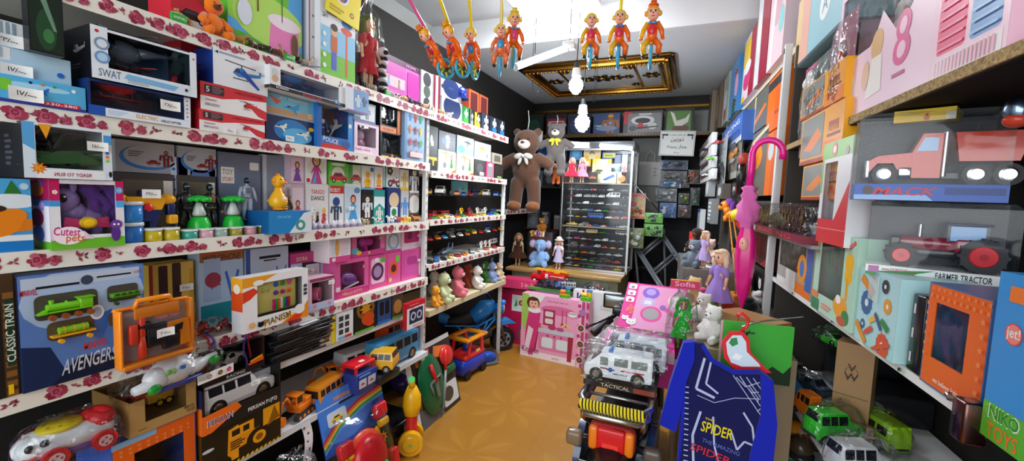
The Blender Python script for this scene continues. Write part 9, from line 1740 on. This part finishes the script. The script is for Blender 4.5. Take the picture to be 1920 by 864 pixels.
excavator('yellow toy digger inside the pale teal window carton',rloc(.56,s_+.01,ZM+.035),RROT,.09,'f0c01c')
GEAR=[('r',0,0,1,1,'b4e0e4')]
for (x,y,r,c) in ((.25,.55,.17,'2c6a9c'),(.2,.25,.07,'2c6a9c'),(.78,.62,.1,'e8a02c'),(.75,.12,.16,'e0503c'),(.7,.85,.09,'dg')): GEAR += [('st',x,y,r*1.15,12,c),('o',x,y,r*.95,c),('o',x,y,r*.3,'dfeef0')]
GEAR += [('p',[(.05,.82),(.4,.66),(.44,.74),(.1,.92)],'e8942c'),('p',[(.0,.2),(.3,.0),(.36,.06),(.06,.28)],'e8942c'),('p',[(.4,.3),(.6,.42),(.58,.48),(.38,.36)],'e8b82c'),('p',[(.5,.45),(.68,.28),(.72,.32),(.54,.5)],'2c5a8c'),('p',[(.66,.4),(.84,.3),(.88,.38),(.7,.46)],'2f8a3c'),('p',[(.3,.12),(.5,.24),(.46,.3),(.28,.18)],'e0503c'),('p',[(.5,.02),(.9,.22),(.94,.16),(.56,.0)],'e0503c')] + [('r',.3+.035*i,.62,.318+.035*i,.95,'e8f2f0') for i in range(8)]
RB_('light blue carton printed with gears, spanners and bolts, between teal carton and black post',1614,1692,512,ZM,'b4e0e4',GEAR,D=.485,d=.14)
z_,s_,w_=RB_('orange patterned carton with a dark rounded window, lettered we believe kids',1742,1868,546,ZM,'ee6a1c',[('st',.08+.1*(i % 10),.95-.07*(i//10),.03,4,'f4904c') for i in range(20)] + [('st',.93,.2+.12*i,.04,5,'f4904c') for i in range(6)] + [('st',.06,.3+.1*i,.03,4,'f4904c') for i in range(6)] + [('t','we believe kids',.5,.1,.05,.42,'f8e8dc')],D=.495,d=.2,window=(.14,.28,.7,.82),inner='26201c',sidec='4a6a9c')
t=thing('toy_loader','yellow and grey toy loader behind the dark rounded window','toy loader',rloc(.58,s_,ZM+.05),RROT);b=MB();b.box((0,0,.03),(.12,.08,.05),pl('4a4e52'),.008);b.build('bucket',t);b=MB();b.box((.01,.03,.08),(.08,.06,.07),pl('c8901c'),.006);b.build('cab',t);b=MB();b.box((.0,-.002,.09),(.06,.004,.04),pl('1c1c20'));b.build('windscreen',t)
RB_('blue and green carton lettered NIKO TOYS with round jet badge, at right edge',1874,1990,520,ZM,'3a94dc',[('r',0,0,1,.22,'5ab42c'),('t','NIKO',.42,.17,.09,.6,'dff0d8'),('t','NIKO',.42,.17,.075,.56,'2f8a2c'),('t','TOYS',.42,.06,.09,.6,'f0742c'),('o',.4,.66,.16,'e8504c'),('o',.4,.66,.14,'f08a80'),('t','jet!',.4,.66,.08,.25,'wh'),('rr',.25,.84,.6,.93,.03,'f07c2c')],D=.47,d=.16)
# latch bracket on shelf edge
t=thing('metal_bracket','brown metal latch bracket with chrome arm, screwed to the white shelf edge','bracket',rloc(.465,on_r(1850,720,.48).dot(RD),1.155),RROT);b=MB();b.box((0,0,.025),(.032,.03,.065),mt('6a4c48'),.004);b.box((-.008,-.0155,.015),(.006,.002,.03),'bk');b.build('body',t);b=MB();b.tube([(-.012,-.005,.05),(-.03,-.01,.046),(-.036,-.01,.052)],.005,mt('b8b4b4'),8);b.build('arm',t)
b=MB()
for i,(px,py) in enumerate(((1486,555),(1687,697),(1826,780),(1560,610))):
 q=on_r(px,py,.498);b=MB();b.cyl((0,0,0),(0,-.003,0),.004,.004,mt('7a7c80'),10);tag(b.build('screw',None,(q.x,q.y,1.161),RROT),'screw in the white shelf edge, %s' % ('nearest the left end','by the black post','below the latch bracket','below the teal carton')[i],'screw')
# --- MACK truck box and FARMER TRACTOR box
ZT=1.352
def wide_box(label,pl,zl,pr,zr,d,hh,hb,basec,art,nm,z):
 L_=CP + rayd(*pl)/FPX*zl;R_=CP + rayd(*pr)/FPX*zr;L_.z=R_.z=z;v=R_-L_;w=v.length;a=math.atan2(v.y,v.x);c=(L_+R_)/2
 t=thing(nm,label,'boxed toy',c,a);b=MB();b.box((0,d/2,hb/2),(w,d,hb),mat(basec,'card'));b.art(-w/2,0,w,hb,art,Y=-.0005);cb=b.build('card_base',t)
 b=MB();b.box((0,d-.002,hb+hh/2),(w,.003,hh),mat('23252c','card'));b.build('back_card',t)
 b=MB();shell(b,w,d*.96,hh,'film',z=hb,cy=d/2);b.build('clear_cover',t)
 return t,c,a,w,z+hb,L_,v/w
t,c_,a_,w,zz,LL,VV=wide_box('clear box on a white and green base lettered FARMER TRACTOR',(1622,510),1.02,(1905,545),.87,.13,.15,.024,'eef0f0',[('p',[(0,0),(.3,0),(.38,.5),(.5,.9),(0,.3)],'2f8a44'),('t','www.DORJTOY.com',.24,.62,.35,.24,'b02c34'),('t','FARMER TRACTOR',.68,.5,.6,.36,'1c2c2c'),('r',.9,.1,1,.5,'2f8a44'),('r',.02,.3,.1,.9,'b070a8')],'toy_tractor_pack',1.345)
def at_len(px,py):       # running distance along the pack at which the wheel stands
 d=rayd(px,py);O=LL + Vector((-VV.y,VV.x,0))*.02;A=d.x*VV.y-d.y*VV.x;return (d.y*(O.x-CP.x)-d.x*(O.y-CP.y))/A
s1=at_len(1690,470);s2=at_len(1845,475);k=(s2-s1)/.12;O_=LL+VV*(s2-.05*k)+Vector((-VV.y,VV.x,0))*.065
T=thing('toy_tractor','dark red toy tractor with big red-hubbed wheels in the FARMER TRACTOR box','toy tractor',(O_.x,O_.y,zz+.0005),a_);T.scale=(k,k,k);Lr=mat('8a1430','paint')
b=MB();b.box((-.035,0,.05),(.1,.04,.028),Lr,.01);b.box((-.08,0,.048),(.02,.042,.03),pl('1c1c20'),.004);b.box((.035,0,.05),(.05,.05,.03),Lr,.006);b.build('bonnet',T)
b=MB();
for x in (.0,.055):
 for sy in (-1,1): b.box((x,sy*.024,.075),(.004,.004,.035),pl('2a2c30'))
b.box((.028,0,.094),(.07,.056,.006),mat('1c2850','paint'),.003);b.box((.028,0,.075),(.05,.046,.03),pl('8ab0e0'));b.build('cab',T)
b=MB();b.cyl((-.04,.012,.06),(-.04,.012,.09),.004,.004,CH,8);b.build('exhaust',T)
b=MB();b.box((0,0,.03),(.13,.03,.016),pl('202226'),.003);b.build('chassis',T)
for (x,r) in ((-.07,.024),(.05,.033)):
 for sy in (-1,1):
  wv=MB();wv.cyl((x,sy*.022,r),(x,sy*.044,r),r,r,mat('18181b','rub'),22)
  for k in range(12): a=k*PI/6;wv.box((x+r*math.cos(a),sy*.033,r+r*math.sin(a)),(.006,.02,.006),mat('18181b','rub'))
  wv.build('wheel',T);wv=MB();wv.cyl((x,sy*.044,r),(x,sy*.047,r),r*.64,r*.58,pl('d8242c'),18);wv.cyl((x,sy*.047,r),(x,sy*.049,r),r*.2,r*.2,pl('b01c24'),10);wv.build('hub',T)
t,c_,a_,w,zz,LL,VV=wide_box('clear box on a blue base lettered MACK, above the tractor box',(1600,372),1.0,(1890,385),.86,.13,.16,.036,'2c58b0',[('p',[(0,0),(.55,0),(.5,.35),(0,.3)],'8ab0e0'),('t','MACK',.36,.55,.5,.42,'c02c34',{'shear': .4}),('e',.1,.6,.04,.3,'4a3c3c'),('r',.62,.4,.98,.8,'1c3a80')],'toy_truck_pack',1.521)
s1=at_len(1660,322);s2=at_len(1835,322);k=(s2-s1)/.16;O_=LL+VV*(s2-.06*k)+Vector((-VV.y,VV.x,0))*.065
T=thing('toy_lorry','red and chrome toy lorry in the MACK box','toy lorry',(O_.x,O_.y,zz+.0005),a_);T.scale=(k,k,k);Rr=mat('c83820','paint')
b=MB();b.prism([(-.13,.03),(-.115,.052),(-.085,.052),(-.07,.022),(-.045,.018),(-.045,.078),(-.115,.07),(-.132,.058)],-.03,.03,Rr);b.build('bonnet',T)
b=MB();b.box((-.062,0,.03),(.03,.064,.026),mt('d8dce0'),.006);b.box((-.133,0,.038),(.008,.056,.045),mt('d8dce0'),.002);b.build('chrome_grille',T)
b=MB();b.prism([(-.05,.016),(.0,.016),(.0,.122),(-.035,.122),(-.052,.078)],-.032,.032,Rr);b.build('cab',T)
b=MB();
for sy in (-1,1): b.prism([(-.045,.08),(-.008,.08),(-.008,.112),(-.033,.112)],sy*.033-.0008,sy*.033+.0008,pl('a8c4e8'))
b.build('windows',T)
b=MB();
for sy in (-1,1): b.cyl((.006,sy*.026,.02),(.006,sy*.026,.124),.006,.006,mt('d8dce0'),10)
b.build('exhaust_stacks',T)
b=MB();b.box((.075,0,.022),(.14,.04,.012),pl('1c1c20'));b.build('chassis',T)
b=MB();b.prism([(.03,.055),(.125,.055),(.14,.122),(.02,.122)],-.034,.034,Rr);b.build('tipper_bed',T)
for x in (-.1,.06,.11):
 for sy in (-1,1): wv=MB();wv.cyl((x,sy*.022,.025),(x,sy*.037,.025),.025,.025,mat('151518','rub'),20);wv.cyl((x,sy*.037,.025),(x,sy*.0385,.025),.016,.012,mt('d8dce0'),16);wv.build('wheel',T)
# things holding the two packs up: grey cartons behind
t=thing('wrapped_toy','clear ball-shaped wrapped toy on the lorry box at the right edge','toy',(CP+rayd(1905,235)/FPX*.8),RROT);b=MB();b.ell((0,0,.03),(.02,.02,.028),mt('8aa0c0'));b.ell((0,0,.01),(.02,.02,.014),pl('d0442c'));b.build('toy',t)
# --- lower shelf with bagged vehicles (z .77)
ZL=.7705
def bagged(label,px,py,D,kd,c,L,rz,H=None,sd=1):
 q=on_r(px,py,D);t=vehicle(label,(q.x,q.y,ZL),RROT+rz,L,L*.42,H or L*.5,kd,c,name='toy_truck' if kd == 'bus' else 'toy_car');b=MB();clear_bag(b,L*1.15,L*.55,(H or L*.5)*1.35,'crinkle',.004,sd);b.wrap(t)
bagged('bright green bagged toy truck at the shelf edge, lower right',1562,800,.545,'suv','3ae03c',.15,PI/2+.4+PI,.1,3)
bagged('white bagged toy truck nearest the viewer at the lower shelf edge',1612,845,.545,'suv','eef0f4',.15,PI/2+.35+PI,.1,4)
bagged('lime and yellow bagged toy truck behind the green one',1648,790,.68,'van','a8e01c',.16,.3,.09,5)
bagged('grey and black bagged toy jeep at the far left of the lower shelf',1480,690,.56,'suv','5a6268',.13,.3,.07,6)
bagged('blue-grey bagged toy car behind the green truck',1520,740,.6,'sedan','4a5a6c',.14,.5,.06,7)
bagged('dark red bagged toy car in the shadow right of the kraft box',1655,735,.72,'sport','a81c28',.15,.2,.06,8)
for (px,c,lab,z) in ((1478,'2a8ad0','blue and red boxed toy at the far left of the lower shelf',0),): RB_(lab,1452,1492,688,ZL,'2a8ad0',[('r',0,0,1,.4,'d02c34'),('car',.5,.65,.3,'wh')],D=.5,d=.05,h=.035)
KQ=on_r(1600,700,.60)
carton('kraft carton with a round VW emblem, among the bagged toy cars','boxed toy',(KQ.x,KQ.y,ZL+.06),-.45,.095,.07,on_r(1600,642,.6).z-ZL-.06,'a8845a',[('o',.45,.62,.18,'3a3026'),('o',.45,.62,.165,'a8845a'),('t','V',.45,.68,.1,None,'3a3026'),('t','W',.45,.56,.1,None,'3a3026'),('r',0,.3,.95,.31,'6a5234')])
carton('lower kraft tray beneath the VW emblem carton','boxed toy',(KQ.x-.01,KQ.y-.01,ZL),-.45,.14,.09,.059,'9c7a50')
vehicle('orange and white toy beside the VW emblem carton',(KQ.x-.09,KQ.y+.10,ZL+.0005),RROT+.3,.09,.04,.09,'van','ee7a1c')
for i,(px,py,c,k,lab) in enumerate(((1505,600,'dg','suv','dark grey wrapped toy jeep at the back of the lower shelf, top of the pile'),(1560,632,'4ae03c','sport','lime green wrapped toy car atop the pile behind the VW carton'),(1520,655,'5a4a3c','suv','brown-black wrapped toy jeep in the pile'),(1490,640,'3a3f46','suv','charcoal wrapped toy jeep left in the pile'),(1545,680,'26282c','van','black wrapped toy van in the pile'))):
 D=.66+.02*i;q=on_r(px,py,D);t=vehicle(lab,(q.x,q.y,q.z-.03),RROT+.3*(i % 3),.13,.055,.05,k,c);b=MB();clear_bag(b,.15,.08,.075,'crinkle',.005,20+i);b.wrap(t)
for i,(dx,z0,h) in enumerate(((.0,0,.16),(.17,0,.10))):
 b=MB();b.box((0,0,h/2),(.17,.2,h),pl('1e2023'),.01);tag(b.build('black_carton',None,rloc(.79,2.05-dx*1.3,ZL),RROT),'black carton under the wrapped jeeps, %s one' % ('far','near')[i],'carton')
# lowest shelf + big red ride-on
q=on_r(1790,864,.72);t=thing('ride_on_car','glossy red ride-on toy car with silver stripe, in the dark lower right bay','ride-on toy',(.60,.98,.80),-1.9)
b=MB();b.ell((0,0,.05),(.15,.09,.065),mat('d81420','paint'),20,12);b.ell((.06,0,.075),(.07,.07,.055),mat('d81420','paint'));b.build('body',t);b=MB();b.tube([(-.13,-.05,.045),(-.148,-.02,.05),(-.148,.02,.05),(-.13,.05,.045)],.008,mt('c8ccd0'),8);b.ell((-.05,0,.108),(.03,.022,.008),mt('c8ccd0'));b.build('silver_trim',t)
tag(rshelf('dark shelf board carrying the glossy red ride-on car',.5,1.15,.795,.55,.34,.02,mat('1a1a1c','matt')),None,None)
for i,(px,py,c,lab) in enumerate(((1490,808,'e8901c','orange toy helmet-like ball in the lowest right shelf'),(1480,850,'1f6a34','dark green toy at the bottom edge, right shelves'),(1500,835,'4a3a2c','brown wrapped toy under the orange ball'))):
 q=on_r(px,py,.55);b=MB();b.ell((0,0,0),(.05,.045,.04),mat(c,'plas'));b.ell((0,0,-.03),(.06,.05,.02),pl('2a2a2c'));tag(b.build('wrapped_toy',None,(q.x,q.y,q.z),RROT),lab,'toy')
# ================================================================ lamps, ceiling and hanging toys
def bulb(label,p,r,power,cord,spiral=True):
 t=thing('hanging_bulb',label,'lamp',p);b=MB()
 if spiral:
  n=60;b.tube([(r*.62*math.sin(PI*(i/n)*.9+.25)*math.cos(i*.75),r*.62*math.sin(PI*(i/n)*.9+.25)*math.sin(i*.75),-r*.9+1.7*r*i/n) for i in range(n)],r*.16,LAMPM,7);b.ell((0,0,0),(r*.5,r*.5,r*.8),LAMPM)
 b.build('lit_glass',t)
 b=MB();b.cyl((0,0,r*.8),(0,0,r*1.6),r*.5,r*.4,pl('e8e8e6'));b.cyl((0,0,r*1.6),(0,0,r*2.2),r*.3,r*.22,pl('dg'));b.build('socket',t)
 b=MB();b.tube([(0,0,r*2.1),(.005,0,(cord-p[2])*.5),(0,0,cord-p[2])],.003,pl('bk'),5);b.build('cord',t)
 ld=bpy.data.lights.new('bulb_light','POINT');ld.energy=power;ld.color=(.85,.95,1);ld.shadow_soft_size=r*1.1
 o=bpy.data.objects.new('bulb_light',ld);COL.objects.link(o);o.parent=t;o.location=(0,0,-r*2.0)
def atz(px,py,zf):
 d=rayd(px,py)/FPX;return CP + d*zf
bulb('upper glowing spiral bulb hanging before the gold ceiling panel',tuple(atz(1080,158,2.75)),.062,13,2.95)
bulb('lower glowing bulb hanging before the high back shelf',tuple(atz(1092,228,3.6)),.085,15,2.72)
tube_lamp('lit tube lamp slung at an angle from the shop ceiling',tuple(atz(965,126,2.2)),tuple(atz(1062,90,2.35)),.017,5)
b=MB();b.box((0,0,0),(.07,.05,.04),pl('dfe1e3'),.006);b.tube([(0,0,.0),(.0,.02,.66)],.003,pl('gy'),5);p=atz(1068,86,2.35);tag(b.build('lamp_holder',None,tuple(p)),'small white holder joining the slanting tube to its wire','lamp holder')
t=thing('ceiling_lamp','very bright white lamp fixed to the front ceiling, washing it out','lamp',(-1.02,2.98,2.94))
b=MB();b.box((0,0,-.02),(.62,.5,.04),pl('e8e8e8'),.008);b.build('housing',t)
b=MB();b.box((0,0,-.058),(.56,.44,.036),LAMPM,.012);b.build('lit_diffuser',t)
ld=bpy.data.lights.new('ceiling_light','AREA');ld.shape='RECTANGLE';ld.size=.56;ld.size_y=.44;ld.energy=26;ld.color=(.93,.97,1)
o=bpy.data.objects.new('ceiling_light',ld);COL.objects.link(o);o.parent=t;o.location=(0,0,-.08)
ld=bpy.data.lights.new('ceiling_glow','POINT');ld.energy=16;ld.color=(.95,.98,1);ld.shadow_soft_size=.15
o=bpy.data.objects.new('ceiling_glow',ld);COL.objects.link(o);o.parent=t;o.location=(.05,-.1,-.2)
# gold framed mirror panel on the low ceiling
t=thing('ceiling_panel','ornate gold-framed mirror panel on the far ceiling','ceiling panel',(-.92,4.38,2.72));w,d=1.36,1.1;G2=mt('6a4a1e')
b=MB()
for (k,hh,m) in ((0,.03,G2),(.05,.055,GOLD),(.1,.035,G2)):
 x,y=w/2-k,d/2-k
 for (cx,cy,sx,sy) in ((0,-y,2*x,.05),(0,y,2*x,.05),(-x,0,.05,2*y),(x,0,.05,2*y)): b.box((cx,cy,-hh/2),(sx,sy,hh),m,.008)
b.build('gold_frame',t);b=MB()
for i in range(34):
 for s in (-1,1): b.ell((-w/2+.06+.0375*i,s*(d/2-.05),-.065),.013,GOLD,7,5)
for i in range(26):
 for s in (-1,1): b.ell((s*(w/2-.05),-d/2+.08+.0375*i,-.065),.013,GOLD,7,5)
b.build('bead_row',t)
b=MB();b.box((0,0,-.008),(w-.24,d-.24,.012),pl('b4babf'));b.build('mirror',t)  # the mirror's bright reflection is put in as an even grey colour
b=MB();o_=mt('4a3416')
for (x,y,a,r_) in [(s*(w/2-.2),0,0,.09) for s in (-1,1)] + [(0,0,0,.12),(-.14,0,0,.08),(.14,0,0,.08),(.26,0,0,.05),(-.26,0,0,.05)] + [(s*.3,q*.3,0,.05) for s in (-1,1) for q in (-1,1)]:
 b.T=Tr(x,y,-.02)
 for i in range(6): c,s_=math.cos(i*PI/3),math.sin(i*PI/3);b.ell((c*r_*.6,s_*r_*.6,0),(r_*.45,r_*.25,.01),o_,8,4,rot=Rz(i*PI/3))
 b.ell((0,0,-.005),(r_*.35,r_*.35,.014),GOLD,8,4)
b.T=Matrix()
for s in (-1,1): b.box((s*(w/2-.33),0,-.02),(.025,d-.25,.012),GOLD,.004)
b.build('gilt_ornament',t)
# wires and hooks
for i,(A_,B2,lab) in enumerate((((1003,45,2.6),(1003,100,2.6),'straight hanging wire left of the ceiling lamp'),((1117,190,3.6),(1120,130,3.6),'thin black wire hanging under the gold panel, left one'),((1113,192,3.6),(1118,160,3.6),'thin black wire hanging under the gold panel, right one'))):
 b=MB();A2=atz(*A_) if A_[1] > B2[1] else atz(*B2);b.tube([tuple(A2),(A2.x,A2.y,2.95 if A2.y < 3.28 else 2.72)],.0025,pl('bk'),5);tag(b.build('wire'),lab,'wire')
b=MB();q=[Vector((atz(998,140,2.7).x,atz(998,140,2.7).y,2.95)),atz(998,140,2.7),atz(999,165,2.7),atz(1006,182,2.7),atz(1009,170,2.7)];b.tube([tuple(x) for x in q],.002,pl('bk'),5);tag(b.build('wire_hook'),'thin wire ending in a small hook below the slanting tube','hook')
# ---- clowns on unicycles
def unicyclist(label,px,py,zf,hgt,rz,vest,fork,bow,hat=None,hair='f0b01c',stick=None,lean=0,suit='f07a1c',suit2=None):
 p=atz(px,py,zf);H=hgt     # H: crown of head to bottom of wheel
 t=thing('unicycle_clown',label,'hanging toy',tuple(p),rz,'plastic figures on unicycles hanging from the ceiling',(lean,0));S=mat(suit,'plas');S2=mat(suit2 or suit,'plas');b=MB()
 z=lambda f: -f*H
 b.tube([(0,0,z(.30)),(0,0,z(.42)),(0,0,z(.56)),(0,0,z(.62))],[.045*H,.085*H,.08*H,.06*H],S,12)
 for s in (-1,1):
  M_=S if s > 0 else S2
  b.tube([(s*.07*H,0,z(.33)),(s*.14*H,-.01*H,z(.45)),(s*.16*H,-.05*H,z(.57))],[.04*H,.04*H,.03*H],M_,8);b.ell((s*.165*H,-.06*H,z(.60)),(.035*H,.02*H,.02*H),S,8,5)
  b.tube([(s*.05*H,0,z(.6)),(s*.12*H,-.07*H,z(.7)),(s*.11*H,-.04*H,z(.83))],[.055*H,.05*H,.04*H],M_,8)
 b.build('body',t)
 b=MB();b.ell((0,0,z(.2)),(.095*H,.09*H,.11*H),pl('f4b898'));b.ell((0,-.09*H,z(.21)),(.018*H,.02*H,.016*H),pl('e8503c'),8,5)
 for s in (-1,1): b.ell((s*.035*H,-.08*H,z(.175)),(.014*H,.012*H,.02*H),pl('2a2018'),8,5)
 b.ell((0,-.082*H,z(.25)),(.028*H,.01*H,.01*H),pl('d0304c'),8,5);hd=b.build('head',t)
 b=MB();b.ell((0,.025*H,z(.165)),(.11*H,.095*H,.115*H),mat(hair,'plas'))
 for s in (-1,1): b.ell((s*.105*H,0,z(.19)),(.035*H,.04*H,.045*H),mat(hair,'plas'),8,6)
 b.build('hair',hd)
 if hat: b=MB();b.lathe([(.085*H,z(.07)),(.08*H,z(.055)),(.045*H,z(.05)),(.05*H,z(.0)),(.03*H,z(-.01))],mat(hat,'plas'),14);b.build('hat',hd)
 b=MB();b.ell((0,-.06*H,z(.46)),(.062*H,.04*H,.09*H),mat(vest,'plas'));vo=b.build('vest',t)
 b=MB()
 for s in (-1,1): b.ell((s*.035*H,-.085*H,z(.355)),(.035*H,.018*H,.024*H),mat(bow,'plas'),8,5)
 b.build('bow_tie',vo)
 for s in (-1,1): b=MB();b.ell((s*.11*H,-.065*H,z(.865)),(.035*H,.06*H,.035*H),pl('22262e'));b.build('shoe',t)
 b=MB();b.box((0,0,z(.65)),(.05*H,.1*H,.03*H),mat(fork,'plas'),.01*H)
 for s in (-1,1): b.tube([(s*.02*H,0,z(.66)),(s*.028*H,0,z(.85))],.011*H,mat(fork,'plas'),6)
 b.build('fork',t)
 b=MB();b.tube([(0,.165*H*math.cos(a*PI/12),z(.86)+.165*H*math.sin(a*PI/12)) for a in range(24)],.027*H,pl('3ab4e0'),8,True);wo=b.build('wheel',t)
 b=MB();b.cyl((-.006*H,0,z(.85)),(.006*H,0,z(.85)),.055*H,.055*H,pl('6ad02c'))
 for i in range(6): b.tube([(0,0,z(.85)),(0,.15*H*math.cos(i*PI/3),z(.86)+.15*H*math.sin(i*PI/3))],.02*H,mat('8ad83c' if i % 2 else 'f0d020','plas'),5)
 b.build('spokes',wo)
 if stick: b=MB();q=stick;b.tube([(0,.06*H,z(.62)),(q[1],.05*H+q[2],q[3])],.0075,mat(q[0],'plas'),8);b.build('pole',t)
 else: b=MB();b.tube([(0,.02*H,z(.05)),(0,.02*H,.55)],.002,pl('lg'),4);b.build('string',t)
UC=[(783,48,1.9,.25,-0.5,'a8283c','e8801c','4a8ad0','e8701c',('ee5a9c',.0,.06,.5),0.75,'hanging clown on a unicycle with a pink pole, leftmost'),
      (832,40,1.9,.245,-0.3,'c02c3c','e8a01c','3a9ae0','f09a1c',('f2d21c',.0,.04,.5),0.6,'hanging clown with orange hat and yellow pole, second from the left'),
      (880,45,2.05,.245,0.05,'3a8cc8','f0901c','c03058',None,('f2d21c',.0,.04,.5),0.35,'bareheaded monkey-eared clown with blue vest, third from the left'),
      (940,38,1.95,.24,0.42,'3a9ac8','f09030','c06a70',None,('f0d86a',.0,.04,.5),0,'monkey-eared clown facing forward with blue vest, fourth from the left'),
      (966,15,2.05,.27,0.5,'e84a7c','f0d02c','6a8ac8','f2d848',None,0.1,'yellow clown nearest the bright lamp, partly washed out'),
      (1110,18,1.95,.25,0.35,'e0285c','3a6ab8','c8d0e8',None,None,0,'clown with one yellow side just right of the bright lamp'),
      (1164,11,1.95,.27,0.15,'d82c50','2a6ab8','3a7ac8',None,('f0d818',.0,.04,.5),0,'monkey-eared clown with crimson vest and blue fork'),
      (1226,2,1.95,.29,0.1,'e02c38','f0a01c','3a8cd0','f0601c',None,0,'rightmost hanging clown, orange hat and crimson vest')]
for (px,py,zf_,H,rz,vest,fork,bow,hat,st,lean,lab) in UC:
 unicyclist(lab,px,py,zf_,H,rz,vest,fork,bow,hat=hat,hair='f2a81c' if px < 860 or px > 1200 else 'f2cc3c',stick=st,lean=lean,suit='f26a18' if px not in (940,) else 'f07a48',suit2='f0b41c' if px in (1110,1164,1226) else None)
